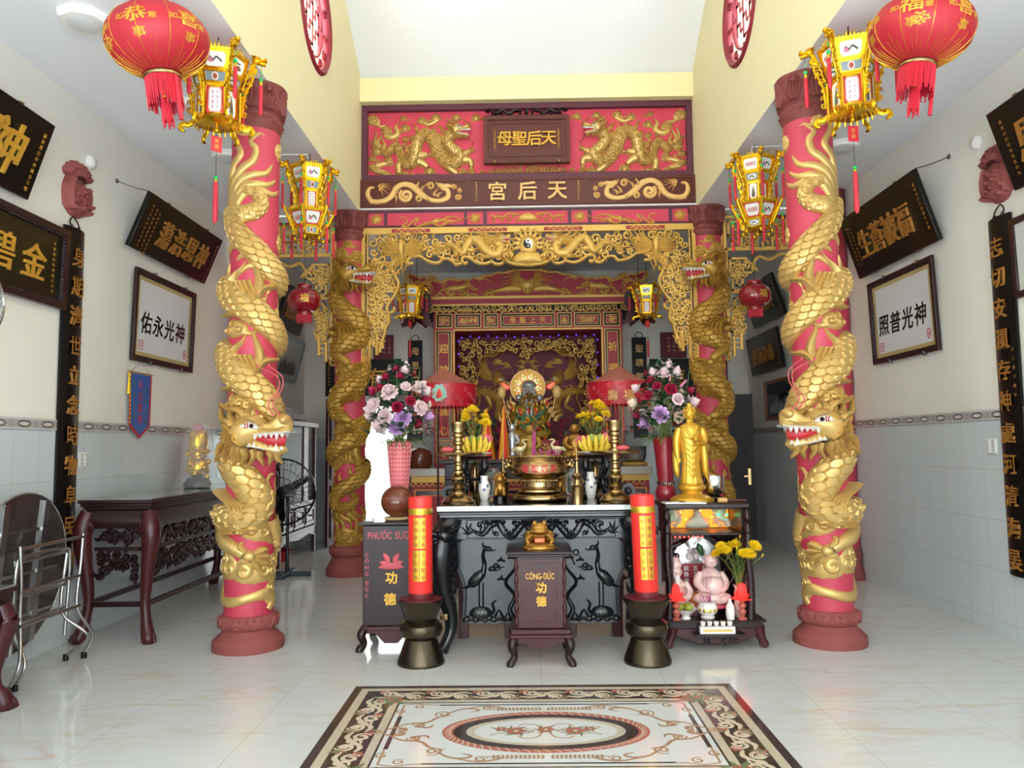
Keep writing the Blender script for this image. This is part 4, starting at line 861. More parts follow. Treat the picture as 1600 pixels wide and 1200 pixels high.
def petal(mb, c, ax, out, L, W, cup, k=3):
    ax, out = Vector(ax).normalized(), Vector(out).normalized(); sd = ax.cross(out).normalized(); c = Vector(c); vs = []
    for i in range(k + 1):
        q = i / k; w = W * sin(pi * (.18 + .72 * q)) ; p = c + out * (L * q * (1 - cup * .4 * q)) + ax * (L * cup * q ** 1.5)
        for j in (-1, 0, 1): vs.append(p + sd * w * j + ax * (.25 * W * abs(j)) )
    mb.add(vs, [(i * 3 + j, i * 3 + j + 1, i * 3 + j + 4, i * 3 + j + 3) for i in range(k) for j in (0, 1)])
def flower_mesh(name, m, r, kind='rose', m2=None):
    b = MB(m); ax = Vector((0, 0, 1))
    if kind == 'rose':
        for ring, (n, L, cup, z) in enumerate(((4, .45, 2.6, .1), (5, .7, 1.5, .05), (6, .95, .85, 0), (7, 1.1, .35, -.1))):
            for i in range(n):
                a = 2 * pi * i / n + ring * .5; petal(b, (0, 0, z * r), ax, (cos(a), sin(a), 0), L * r, .42 * r * (.7 + .2 * ring), cup)
    elif kind == 'peony':
        for ring, (n, L, cup, z) in enumerate(((6, .35, 3, .15), (8, .6, 1.7, .05), (9, .85, 1.0, 0), (10, 1.0, .55, -.05), (10, 1.1, .1, -.15))):
            for i in range(n):
                a = 2 * pi * i / n + ring * .37; petal(b, (0, 0, z * r), ax, (cos(a), sin(a), 0), L * r, .3 * r * (.8 + .15 * ring), cup)
    elif kind == 'mum':
        for ring, (n, L, cup) in enumerate(((8, .4, 2), (14, .7, .8), (18, .95, .35), (18, 1.05, .05))):
            for i in range(n):
                a = 2 * pi * i / n + ring * .2; petal(b, (0, 0, .05 * r), ax, (cos(a), sin(a), 0), L * r, .11 * r, cup, 2)
    else:
        for i in range(5): a = 2 * pi * i / 5; petal(b, (0, 0, 0), ax, (cos(a), sin(a), 0), r * .8, .35 * r, 2.2)
    o = b.build(name, smooth=True); me = o.data; bpy.data.objects.remove(o); return me
FM = {}
def put_flower(parent, key, name, loc, d, s=1., spin=0.):
    o = bpy.data.objects.new(name, FM[key]); COL.objects.link(o); o.parent = parent; o.location = loc; o.scale = (s, s, s)
    o.rotation_euler = (Vector(d).to_track_quat('Z', 'Y').to_matrix() @ Matrix.Rotation(spin, 3, 'Z')).to_euler(); return o
for k, (nm, m, r, kind) in {'pale': ('rose', PALEP, .05, 'rose'), 'peach': ('rose', PEACH, .052, 'rose'), 'lilac': ('peony', LILAC, .058, 'peony'), 'blush': ('peony', PALEP, .055, 'peony'), 'crim': ('rose', CRIM, .043, 'rose'), 'bud': ('rosebud', ROSYP, .026, 'bud'), 'mum': ('chrysanthemum', YEL, .04, 'mum'), 'ybud': ('bud', YEL, .012, 'bud')}.items(): FM[k] = flower_mesh(nm, m, r, kind)
def leaf(mb, p, d, up, L, W, droop=.3):
    d = Vector(d).normalized(); s = d.cross(Vector(up)).normalized(); n = s.cross(d); p = Vector(p); vs = []
    for i in range(5):
        q = i / 4; c = p + d * (L * q) - Vector((0, 0, 1)) * (droop * L * q * q); w = W * sin(pi * min(.97, q * .95 + .04)) ; vs += [c - s * w + n * w * .25, c, c + s * w + n * w * .25]
    mb.add(vs, [(i * 3 + j, i * 3 + j + 1, i * 3 + j + 4, i * 3 + j + 3) for i in range(4) for j in (0, 1)])
def donation_foot(b, M, w, h, front=True): pass
# ---------------------------------------------------------------- main altar table
def turned_post(b, x, y, z0, z1, r):
    n = int((z1 - z0) / .09); L = (z1 - z0) / n; prof = []
    for i in range(n): z = z0 + i * L; prof += [(r * .5, z), (r * .9, z + L * .12), (r, z + L * .3), (r * .75, z + L * .6), (r * .5, z + L * .85), (r * .8, z + L * .93)]
    b.lathe([(max(q, .002), z) for q, z in prof] + [(r * .5, z1)], 10, (x, y, 0))
t = thing('altar_table', 'black carved altar table with crane panel and glass top behind the small donation box', 'altar table', (0.03, 5.82, 0))
FA = flat((0, .12, 0)); b = MB(BLACKW)
b.bx(-.76, .76, .0, 1.05, 1.0, 1.052); b.bx(-.745, .745, .015, 1.04, .985, 1.0); b.bx(-.77, .77, -.01, 1.06, 1.025, 1.045); b.build('top_frame', t, bev=.006)
b = MB(MARBLEG); b.bx(-.775, .775, -.015, 1.07, 1.053, 1.088); b.use(GLASSD); b.bx(-.772, .772, -.012, 1.065, 1.0885, 1.0905); b.build('glass_top', t, smooth=False)
LACQ = mat('grey_black_lacquer', '#2B3135', .33, 0, .25, 5, coat=.25)
b = MB(LACQ); FA = flat((0, .1, 0)); b.mbx(FA, -.72, .72, .83, .99, -.05, 0.); b.frame(FA, -.56, .57, .835, .98, .008, 0, .006); b.build('frieze_panel', t, bev=.003)
g = MB(BLACKW)
for mir in (False, True):
    Mm = sub(flat((0, .1, 0)), 0, 0, 1, 0, mir)
    P = [(-.52, .9), (-.44, .87), (-.38, .93), (-.32, .95), (-.27, .88), (-.22, .85), (-.17, .9), (-.12, .95), (-.07, .9), (-.04, .94)]
    g.scaled(Mm, P, [.01, .02, .024, .026, .028, .028, .028, .026, .024, .02], .022, .014, 5, 0, 2)
    for L, a in ((.08, 2.5), (.09, 3.1), (.08, 3.7), (.06, 1.9)): g.flame(Mm, -.52, .9, L, a, .012, .016)
    q = spline(P, 20)
    for i in range(2, 18): g.flame(Mm, q[i][0], q[i][1] + .02, .035, 1.9, .01, .014, .2, 0, 5)
    for u, v in ((-.46, .94), (-.34, .87), (-.2, .95), (-.1, .86), (-.42, .96), (-.28, .96)): g.spiral(Mm, u, v, .022, 1.2, u * 40, .007, .014, 1); g.flame(Mm, u, v, .05, u * 30, .008, .012)
    dragon_head(g, g, g, g, sub(Mm, -.06, .93), .1, 0)
g.build('frieze_dragons', t)
PY = .14
b = MB(LACQ); Mp = flat((0, PY, 0)); out = [(-.6, .84), (-.66, .78), (-.665, .7), (-.64, .6), (-.6, .5), (-.59, .4), (-.6, .25)]
low = [(x, .185 + .012 * abs(sin((x + .6) * 26))) for x in [-.6 + i * .02 for i in range(61)]]
poly = out + low[1:-1] + [(-u, v) for u, v in out[::-1]]
b.prism(Mp, poly, -.04, 0.); b.build('crane_panel', t, bev=.003)
g = MB(BLACKW)
rim = [(u * .97, v) for u, v in out]
for sg in (1, -1): g.rib(Mp, [(sg * u, v) for u, v in rim], .008, .008, 18)
g.rib(Mp, [(-.58, .835), (.58, .835)], .008, .008, 4)
for mir in (False, True):
    Mm = sub(Mp, 0, 0, 1, 0, mir); x = -.47
    g.blob(Mm, [(x - .09, .5), (x - .04, .57), (x + .03, .6), (x + .05, .56), (x + .01, .5), (x - .05, .46)], .03); g.rib(Mm, [(x + .03, .57), (x + .04, .64), (x + .03, .7), (x + .04, .75)], [.022, .018, .014, .012], [.03, .026, .022, .02]); g.dome(Mm, x + .045, .765, .018, .014, .025); g.flame(Mm, x + .055, .765, .05, -.2, .006, .014); g.flame(Mm, x + .04, .775, .04, 2, .008, .014)
    for k in range(5): g.flame(Mm, x - .02 - .01 * k, .54 - .012 * k, .11, -2.2 - .12 * k, .014, .03, .1)
    for k in range(4): g.rib(Mm, [(x + .0, .57 - .012 * k), (x - .05, .54 - .014 * k)], .006, .034, 4)
    g.rib(Mm, [(x + .0, .5), (x - .002, .4), (x, .32)], .006, .012); g.rib(Mm, [(x + .03, .5), (x + .028, .4), (x + .03, .32)], .006, .012)
    g.dome(Mm, x + .01, .27, .09, .055, .03); g.rib(Mm, [(x + .08, .26), (x + .11, .29), (x + .1, .34), (x + .13, .37)], [.014, .012, .01, .004], .02)
    for k in range(5): g.rib(Mm, [(x - .06 + .03 * k, .24), (x - .05 + .03 * k, .31)], .003, .036, 4)
    for k in range(8): g.dome(Mm, x - .1 + .035 * k, .225 + .012 * (k % 2), .03, .024, .018); g.spiral(Mm, x - .09 + .07 * k, .232, .024, 1.2, k, .006, .016)
    # pine with bent trunk, and rocks
    g.rib(Mm, [(-.2, .22), (-.24, .3), (-.2, .4), (-.27, .5), (-.2, .6), (-.16, .7)], [.02, .018, .014, .014, .01, .005], .022, 20); g.rib(Mm, [(-.15, .22), (-.1, .36), (-.18, .46), (-.1, .58)], [.018, .014, .01, .005], .02, 16)
    for u, v in ((-.22, .68), (-.3, .66), (-.14, .72), (-.1, .6), (-.3, .52), (-.08, .5)):
        for k in range(7): g.flame(Mm, u - .03 + .01 * k, v, .04, .4 + .4 * k, .008, .014, .1, 0, 4)
    for u, v, r in ((-.32, .25, .05), (-.25, .24, .04), (-.12, .24, .06), (-.05, .26, .06)): g.blob(Mm, [(u - r, v - r * .6), (u - r * .5, v + r * .5), (u, v + r), (u + r * .6, v + r * .2), (u + r, v - r * .6)], .02)
    for u, v in ((-.4, .75), (-.34, .62), (-.37, .6)): cloud(g, Mm, u, v, .06, 0, False, .07)
    if mir:
        g.rib(Mm, [(-.02, .62), (-.1, .72), (-.13, .66), (-.2, .76), (-.26, .63)], .006, .012, 16, sm=False); g.rib(Mm, [(-.27 + .02 * cos(k), .72 + .02 * sin(k)) for k in range(7)], .006, .012, 18)
g.build('carved_cranes_and_pines', t)
for sg, nm in ((-1, 'leg'), (1, 'leg')):
    g = MB(BLACKW); Ml = lambda u, v, h: Vector((sg * u, .03 - h, v))
    g.tube([(sg * .66, .08, .99), (sg * .72, .03, .88), (sg * .755, .0, .72), (sg * .74, .03, .5), (sg * .69, .09, .3), (sg * .685, .1, .16), (sg * .73, .06, .05), (sg * .75, .04, .015)], [.07, .095, .1, .075, .055, .045, .042, .05], 12, 26)
    for k in range(10):
        v = .95 - k * .055; g.flame(Ml, .72 + .02 * sin(k), v, .13, -2.2 + .25 * (k % 3), .022, .035, .2); g.flame(Ml, .68 + .02 * sin(k), v - .02, .1, 2.4 - .2 * (k % 3), .018, .04, .2)
    dragon_head(g, g, g, g, sub(lambda u, v, h: Vector((sg * u, -.05 - h, v)), .72, .86), .2, 0, False)
    for k in range(9): g.flame(Ml, .76, .8 - k * .045, .09, -.4 - .05 * k, .014, .05, .25)
    o = g.build(nm, t)
    if sg < 0: b = MB(BRASS); b.bx(-.755, -.70, -.015, -.012, .26, .3); b.build('brass_plate', o)
for x in (.25, .62, -.62, -.25): b = MB(WOODR); b.bx(x - .04, x + .04, .5, .58, 0, .98); b.build('rear_leg', t, bev=.004)
# ---------------------------------------------------------------- donation boxes
def cabinet_feet(t, x0, x1, y0, y1, h, s):
    for x, sx in ((x0, -1), (x1, 1)):
        for y, sy in ((y0, -1), (y1, 1)): b = MB(WOODD); b.tube([(x - sx * .02, y - sy * .02, h + .02), (x + sx * .012, y + sy * .012, h * .75), (x - sx * .008, y - sy * .0, h * .35), (x + sx * .02, y + sy * .02, .02), (x + sx * .022, y + sy * .022, .0)], [s, s * 1.1, s * .8, s * .95, s * .9], 8, 14); b.build('foot', t)
t = thing('donation_box', 'small dark wood donation box with gold lettering and slot, standing before the altar table', 'donation box', (0.012, 5.5, 0))
b = MB(WOODR); b.bx(-.17, .18, .04, .36, .25, .76); b.bx(-.205, .215, .01, .4, .215, .25); b.bx(-.215, .225, .0, .41, .19, .215); b.build('body', t, bev=.006)
b = MB(WOODD); b.bx(-.235, .235, -.02, .42, .772, .792); b.bx(-.215, .215, -.0, .4, .752, .772); b.build('lid', t, bev=.005)
M = flat((.005, .04, 0)); b = MB(WOODR); b.frame(M, -.14, .14, .275, .735, .022, 0, .014); b.frame(M, -.118, .118, .297, .705, .006, 0, .006); b.use(BLK).mbx(M, -.045, .05, .676, .684, -.002, .003)
b.use(LETTER).text(M, 'CÔNG-ĐỨC', 0, .615, .06, .004, .003, .001, sx=.62).text(M, '功', .005, .535, .08, .03, .003, .001).text(M, '德', .005, .44, .075, .026, .003, .001); b.build('front_panel', t, bev=.002)
for x in (-.165, .175): b = MB(WOODR); turned_post(b, x, .035, .26, .75, .015); b.build('turned_post', t)
cabinet_feet(t, -.19, .2, .03, .38, .19, .03); b = MB(WOODR); b.prism(M, [(-.19, .2), (.19, .2), (.19, .16), (.1, .15), (.06, .115), (-.06, .115), (-.1, .15), (-.19, .16)], -.01, .01); b.build('apron', t)
t = thing('donation_box', 'dark wood donation box with pink lotus and pink lettering, left of the altar table', 'donation box', (-1.11, 5.95, 0))
b = MB(WOODD); b.bx(-.22, .215, 0, .5, .185, .94); b.use(WOODR); b.bx(-.235, .23, -.015, .52, .15, .185); b.build('body', t, bev=.006)
b = MB(WOODD); b.bx(-.25, .24, -.03, .54, .945, .965); b.build('lid', t, bev=.004)
M = flat((0, 0, 0)); b = MB(PINKR); b.text(M, 'PHƯỚC SƯƠNG', .02, .865, .075, .012, .003, 0, sx=.72)
for q, (a, L) in enumerate(((.35, .085), (1.0, .1), (pi / 2 + .25, .0), (pi - 1.0, .1), (pi - .35, .085))):
    if L: b.blob(M, [(.0 + .03 * cos(a), .63 + .02 * sin(a)), (cos(a) * L * .6 - sin(a) * .022, .63 + sin(a) * L * .7 + cos(a) * .022), (cos(a) * L * 1.15, .63 + sin(a) * L * 1.2), (cos(a) * L * .6 + sin(a) * .022, .63 + sin(a) * L * .7 - cos(a) * .022)], .006)
b.blob(M, [(-.1, .625), (-.05, .645), (0, .66), (.05, .645), (.1, .625), (.05, .61), (-.05, .61)], .006)
for q, ch in enumerate(('C', 'Ô', 'N', 'G', 'Đ', 'Ứ', 'C')): b.text(M, ch, -.185, .72 - q * .048 - (.02 if q > 3 else 0), .04, .008, .003)
b.use(LETTER).text(M, '功', -.0, .545, .095, .03, .003).text(M, '德', -.01, .385, .095, .026, .003); b.build('lettering', t, smooth=False)
cabinet_feet(t, -.215, .21, .0, .48, .16, .032); b = MB(WOODR); b.prism(M, [(-.2, .17), (.2, .17), (.2, .13), (.12, .13), (.05, .06), (-.05, .06), (-.12, .13), (-.2, .13)], -.01, .01); b.build('apron', t)
# ---------------------------------------------------------------- candles on bronze stands
def stand(x, y, label):
    t = thing('candle_stand', label, 'candle stand', (x, y, 0), group=None); b = MB(BRONZE)
    b.lathe([(.168, 0), (.17, .012), (.166, .03), (.115, .165), (.11, .175), (.118, .178), (.148, .205), (.155, .24), (.148, .275), (.118, .3), (.108, .303), (.112, .312), (.15, .41), (.168, .435), (.17, .447), (.165, .45), (.0001, .45)], 48); b.build('waisted_body', t, ang=28)
    b = MB(MATS['dark_red_tray']); b.lathe([(.15, .451), (.15, .455), (.0001, .456)], 32); b.build('top_plate', t)
    return t
stand(-.84, 5.62, 'waisted bronze stand holding the upright red candle, beside the lotus donation box'); stand(.77, 5.6, 'waisted bronze stand holding the leaning red candle, beside the lit shrine')
def candle(x, y, tilt, label):
    t = thing('giant_candle', label, 'candle', (x, y, .456)); t.rotation_euler = (0, tilt, 0)
    b = MB(MATS['dark_red_tray']); b.lathe([(.078, 0), (.08, .012), (.08, .05), (.0001, .05)], 32); b.build('wax_foot', t)
    b = MB(SCARL); b.lathe([(.084, .04), (.086, .05), (.086, .715), (.082, .718), (.08, .71), (.0001, .705)], 40); b.build('wrapper', t, ang=30)
    b = MB(GOLDL); b.lathe([(.0868, .595), (.0875, .6), (.0875, .635), (.0868, .64)], 40)
    M = cyl(.0868)
    for u0, u1, v0, v1 in ((-.04, .0, .36, .575), (.006, .05, .36, .575), (-.045, .0, .13, .345), (.006, .05, .13, .345)): b.strip(M, [(u0 + (u1 - u0) * k / 3, v0) for k in range(4)], [(u0 + (u1 - u0) * k / 3, v1) for k in range(4)], .0006)
    b.build('gold_label', t); b = MB(MATS['label_red_print'])
    for u in (-.02, .028):
        for s, v in (('福祿壽喜', .54), ('天后聖母', .31)): b.text(M, s, u, v, .034, .01, .0006, .0008, True, .052)
    b.build('label_lettering', t, smooth=False)
    return t
candle(-.843, 5.62, 0, 'upright red candle with gold labels on the bronze stand left of the centre donation box'); candle(.775, 5.6, -.022, 'slightly leaning red candle with gold labels on the bronze stand near the shrine')
# ---------------------------------------------------------------- three legged toad on coins
t = thing('money_toad_figurine', 'golden toad figurine on a heap of coins atop the small donation box', 'figurine', (.017, 5.66, .792)); TO = mat('antique_gold_cast', '#A97B35', .35, .7, .3, 40)
b = MB(TO)
for i in range(46):
    a = RND.uniform(0, 6.28); r = .12 * sqrt(RND.random()); z = .006 + .05 * (1 - r / .12) * RND.random(); T = Matrix.Translation((r * cos(a), r * sin(a) * .8, z)) @ Matrix.Rotation(RND.uniform(.1, .8), 4, Vector((cos(a + 1), sin(a + 1), 0)))
    b.lathe([(.006, -.003), (.021, -.003), (.021, .003), (.006, .003)], 12, T=lambda p: T @ p)
b.lathe([(.12, 0), (.125, .01), (.11, .03), (.06, .05), (.001, .055)], 24, sy=.8); b.build('coin_heap', t)
b = MB(TO); b.ball((0, .02, .1), .075, 16, 1.05, .9, .85); b.ball((0, -.03, .15), .055, 14, 1.15, .9, .75); b.lathe([(.03, .1), (.062, .125), (.055, .15), (.03, .16)], 14, (0, -.03, 0), sx=1.1)
for sg in (-1, 1):
    b.ball((sg * .035, -.045, .185), .02, 10); b.ball((sg * .075, -.0, .085), .04, 10, .9, 1.1, 1.1); b.tube([(sg * .06, -.03, .1), (sg * .09, -.06, .07), (sg * .075, -.085, .04)], [.022, .018, .014], 8, 8)
    for k in (-1, 0, 1): b.ball((sg * .075 + k * .014, -.095, .035), .009, 6)
    for k in range(7): b.ball((sg * (.02 + .01 * k), .05 - .02 * k, .165 - .008 * k), .01, 6)
b.build('toad', t); b = MB(SCARL); b.mbx(flat((0, -.092, 0)), -.035, .035, .055, .085, -.0, .004); b.use(GOLDL).text(flat((0, -.096, 0)), 'LUCKY', 0, .07, .018, .002, .001); b.build('red_tablet', t)
# ---------------------------------------------------------------- on the altar
ZT = 1.0905
t = thing('incense_burner', 'large brass incense burner with red characters at the centre of the altar', 'incense burner', (.035, 6.35, ZT))
b = MB(BRASS); b.lathe([(.14, .06), (.17, .07), (.185, .075), (.182, .09), (.15, .1), (.14, .115), (.14, .15), (.155, .155), (.15, .175), (.16, .185), (.21, .2), (.235, .225), (.242, .26), (.235, .3), (.215, .325), (.212, .335), (.245, .345), (.255, .355), (.25, .367), (.23, .368), (.215, .345), (.21, .3), (.0001, .29)], 56); b.build('bowl', t, ang=30)
b = MB(BRASS)
for k in range(40): a = 2 * pi * k / 40; b.ball((.252 * cos(a), .252 * sin(a), .356), .008, 6)
for k in range(40): a = 2 * pi * k / 40; b.ball((.155 * cos(a), .155 * sin(a), .163), .008, 6)
b.build('beaded_rim', t)
b = MB(BRASS); b.lathe([(.21, .002), (.22, .015), (.215, .045), (.19, .06), (.14, .068)], 56, lob=lambda a, z, r: 1 + (.04 * abs(sin(4 * a)) if z < .05 else 0))
for k in range(8): a = k * pi / 4 + pi / 8; b.ball((.2 * cos(a), .2 * sin(a), .024), .022, 8)
b.build('lobed_stand', t)
M = cyl(.244); b = MB(mat('red_lettering', '#C22A35', .4)); b.text(M, '母聖后天', 0, .262, .07, .02, .004, -.001, step=.078); b.build('lettering', t)
for sg in (-1, 1):
    b = MB(BRASS); b.ball((sg * .25, -.02, .29), .034, 12, .9, 1, 1); b.ball((sg * .27, -.05, .275), .02, 8)
    for k in range(6): b.ball((sg * .25 + .03 * cos(k), -.02 + .0, .3 + .03 * sin(k)), .014, 6)
    b.build('lion_handle', t)
b = MB(mat('grey_ash', '#9C9488', .9)); b.lathe([(.212, .32), (.0001, .33)], 32); b.build('ash', t)
STK = mat('magenta_incense_stick', '#B0447F', .7); b = MB(STK)
for i in range(30):
    a = RND.uniform(0, 6.28); r = .06 * sqrt(RND.random()) + .02; b.tube([(.07 + r * cos(a), r * sin(a), .32), (.07 + r * cos(a) * 1.5, r * sin(a) * 1.5, .39 + .03 * RND.random())], .0022, 5)
for i in range(14): b.tube([(-.06 + .03 * RND.random(), .03 * RND.random(), .32), (-.05 + .03 * RND.random(), .03 * RND.random(), .5 + .09 * RND.random())], .0022, 5)
b.build('incense_sticks', t)
def candlestick(x, y, label):
    t = thing('candlestick', label, 'candlestick', (x, y, ZT)); b = MB(BRASS)
    b.lathe([(.128, 0), (.13, .01), (.118, .02), (.11, .035), (.075, .06), (.06, .07), (.055, .085), (.045, .09), (.055, .1), (.058, .115), (.045, .125), (.035, .135), (.05, .16), (.058, .185), (.05, .21), (.033, .225), (.045, .235), (.045, .25), (.03, .262), (.028, .29), (.04, .3), (.042, .315), (.03, .325), (.03, .37)], 32); b.build('foot_and_stem', t, ang=35)
    b = MB(BRASS); b.lathe([(.03, .365), (.1, .372), (.195, .38), (.2, .392), (.19, .398), (.1, .388), (.03, .388)], 48); b.build('drip_dish', t, ang=35)
    b = MB(BRASS); b.lathe([(.03, .385), (.045, .4), (.045, .415), (.03, .425), (.032, .45), (.048, .465), (.05, .48), (.036, .49), (.036, .51), (.052, .525), (.055, .545), (.04, .552), (.05, .56), (.053, .61), (.06, .625), (.06, .64), (.05, .64), (.048, .6), (.0001, .6)], 32); b.build('candle_socket', t, ang=35)
    return t
candlestick(-.615, 6.2, 'tall brass candlestick with wide dish on the altar, beside the pink vase'); candlestick(.64, 6.2, 'tall brass candlestick with wide dish on the altar, before the right fruit plate')
def banana(mb, c, a, L, tilt):
    pts = []; r = []
    for k in range(7):
        q = k / 6; th = (q - .5) * 1.3; pts.append(Vector((c[0] + (sin(th) * L * .62) * cos(a), c[1] + (sin(th) * L * .62) * sin(a), c[2] + (1 - cos(th)) * L * .75 + tilt * q * L)))
    mb.tube(pts, [.004, .014, .018, .019, .017, .012, .004], 8, 14)
BAN = mat('ripe_banana', '#E8C63C', .45, 0, .12, 12); MANGO = mat('green_mango', '#9BA94A', .4, 0, .2, 8); DFR = mat('dragon_fruit_pink', '#DD6A7C', .45, 0, .15, 10)
def fruit_stand(x, y, label, lab2):
    t = thing('fruit_stand', label, 'stand', (x, y, ZT)); b = MB(WOODD); b.lathe([(.13, .335), (.15, .345), (.155, .36), (.14, .36), (.0001, .355)], 32)
    b.build('tray', t); b = MB(BLACKW)
    for k in range(4):
        a = k * pi / 2 + pi / 4; p = lambda r, z, d=0: (r * cos(a + d), r * sin(a + d), z)
        b.tube([p(.11, .34), p(.13, .27), p(.09, .2), p(.08, .12), p(.12, .05), p(.14, .012)], [.024, .03, .026, .022, .02, .026], 8, 20)
        for z in (.3, .24, .17, .1): b.ball(p(.115, z), .022, 8); b.ball(p(.1, z - .02, .25), .016, 6)
    b.lathe([(.09, .15), (.1, .16), (.09, .17)], 24); b.build('carved_legs', t)
    p = thing('fruit_plate', lab2, 'plate', (x, y, ZT + .36)); b = MB(WHITE); b.lathe([(.06, 0), (.07, .003), (.15, .022), (.155, .026), (.15, .03), (.07, .012), (.0001, .01)], 32); b.build('plate_dish', p)
    z0 = ZT + .36 + .045
    hand = thing('banana_hand', 'hand of yellow bananas ' + ('on the left fruit plate' if x < 0 else 'on the right fruit plate'), 'bananas', (x, y - .03, z0 - .02))
    for row, (n, z, rr, L) in enumerate(((7, .02, .1, .14), (5, .06, .075, .14))):
        for k in range(n):
            b = MB(BAN); a = pi + pi * (k + .5) / n; b.tube([(rr * .45 * cos(a), rr * .2 * sin(a) + .02, z - .01), (rr * .95 * cos(a), rr * .8 * sin(a), z + .005), (rr * 1.3 * cos(a), rr * 1.05 * sin(a), z + .04), (rr * 1.45 * cos(a), rr * 1.1 * sin(a), z + .085)], [.008, .02, .02, .005], 8, 12); b.build('banana', hand)
    for k, (dx, dy, dz) in enumerate(((-.02, .03, .12), (.05, .02, .12))):
        o = MB(MANGO); o.ball((0, 0, 0), .045, 14, .85, .85, 1.1); o = o.build('mango'); o.location = (x + dx, y + dy, z0 + dz - .03); tag(o, ('paler' if k else 'greener') + ' mango on the bananas of the ' + ('left' if x < 0 else 'right') + ' fruit plate', 'mango', 'mangoes on the fruit plates')
    for k, (dx, dy, dz) in enumerate(((-.1, .04, .08), (.1, .04, .1))):
        o = MB(DFR); o.ball((0, 0, 0), .05, 14, .9, .9, 1.15)
        for q in range(14): a = q * 2.4; z = -.8 + 1.6 * q / 14; r = .045 * sqrt(max(.05, 1 - z * z)); o.tube([(r * cos(a), r * sin(a), z * .05), (r * 1.5 * cos(a), r * 1.5 * sin(a), z * .05 + .03)], [.012, .002], 5)
        o = o.build('dragon_fruit'); o.location = (x + dx, y + dy, z0 + dz - .01); tag(o, 'pink dragon fruit at the ' + ('left' if k == 0 else 'right') + ' end of the ' + ('left' if x < 0 else 'right') + ' fruit plate', 'dragon fruit', 'dragon fruits on the fruit plates')
fruit_stand(-.515, 6.72, 'black carved stand under the left fruit plate', 'white plate of bananas and mangoes on the left carved stand'); fruit_stand(.53, 6.72, 'black carved stand under the right fruit plate', 'white plate of bananas and dragon fruit on the right carved stand')
def mum_vase(x, y, z, vm, H, label, R=.2, top=.42, n=16, seed=1, rv=.05, sc=1.):
    rr = random.Random(seed); t = thing('chrysanthemum_vase', label, 'flowers', (x, y, z)); b = MB(vm); b.lathe([(rv * .7, 0), (rv * .8, .01), (rv, H * .35), (rv * .85, H * .7), (rv * .75, H * .9), (rv * 1.1, H), (rv * .9, H), (.0001, H * .9)], 24); b.build('vase', t)
    st = MB(STEM); lf = MB(LEAFL)
    for i in range(n):
        a = rr.uniform(0, 6.28); r = R * sqrt(rr.random()); h = H + top * rr.uniform(.68, 1.0) * (1 - .25 * r / R); e = Vector((r * cos(a), r * sin(a), h)); st.tube([(0, 0, H * .8), (e.x * .4, e.y * .4, H + (h - H) * .55), e], .0028, 5, 8)
        big = i < n * .62; put_flower(t, 'mum' if big else 'ybud', 'chrysanthemum' if big else 'flower_bud', e, (e.x * 1.2, e.y * 1.2 - .12, .35), sc * rr.uniform(1.05, 1.4), rr.random() * 6)
        for k in range(5): q = rr.uniform(.3, .85); p = Vector((e.x * q * .7, e.y * q * .7, H + (h - H) * q * .9)); leaf(lf, p, (rr.uniform(-1, 1), rr.uniform(-1, 1), .6), (0, 0, 1), .06, .01)
    st.build('stems', t); lf.build('foliage', t); return t
mum_vase(-.53, 6.95, ZT, BRASS, .3, 'yellow chrysanthemums behind the left fruit plate', .15, .56, 22, 3); mum_vase(.55, 6.95, ZT, BRASS, .3, 'yellow chrysanthemums behind the right fruit plate', .15, .56, 22, 4)
# small altar things
def brass_lamp(x, y, label):
    t = thing('small_candlestick', label, 'candlestick', (x, y, ZT)); b = MB(BRASS); b.lathe([(.045, 0), (.045, .12), (.05, .13), (.03, .14), (.02, .18), (.035, .2), (.04, .215), (.02, .23), (.012, .26), (.012, .32), (.022, .33), (.006, .36), (.004, .42), (.0001, .425)], 20); b.build('stem', t, ang=35); return t
brass_lamp(-.27, 6.75, 'small brass candlestick just left of the incense burner'); brass_lamp(.32, 5.98, 'small brass candlestick just right of the incense burner')
def lion(x, y, label):
    t = thing('lion_figurine', label, 'figurine', (x, y, ZT)); b = MB(BLK); b.lathe([(.06, 0), (.06, .03), (.05, .035)], 16); b.build('base', t); b = MB(TO); b.ball((0, 0, .1), .055, 12, .9, 1, 1.2); b.ball((0, -.03, .175), .04, 12)
    for k in range(8): a = k * pi / 4; b.ball((.04 * cos(a), -.015, .178 + .04 * sin(a)), .016, 6)
    for sg in (-1, 1): b.tube([(sg * .03, -.03, .1), (sg * .035, -.055, .04)], [.018, .014], 8)
    b.build('lion', t)
lion(-.29, 6.45, 'small gold lion on a black base left of the incense burner'); lion(.22, 6.75, 'small gold lion half hidden behind the incense burner')
def pot(name, x, y, prof, m, label, cat, m2=None, z=ZT):
    o = MB(m); o.lathe(prof, 28)
    if m2:
        M = cyl(prof[2][0] + .002); o.use(m2)
        for k in range(7): o.spiral(M, -.09 + .03 * k, prof[2][1] + .03 * (k % 3), .012, 1.2, k, .004, .003, 1)
    o = o.build(name); o.location = (x, y, z); tag(o, label, cat); return o
VP = lambda r, h: [(r * .6, 0), (r * .7, .01), (r, h * .45), (r * .9, h * .65), (r * .55, h * .85), (r * .7, h), (r * .6, h), (.0001, h * .8)]
pot('porcelain_vase', -.42, 6.45, VP(.05, .2), CREAMW, 'small blue and white vase beside the left candlestick', 'vase', BLUEP); pot('porcelain_vase', .47, 6.5, VP(.05, .22), CREAMW, 'small blue and white vase beside the right candlestick', 'vase', BLUEP)
GLS = mat('clear_glass', '#E6F0EC', .03, trans=.9)
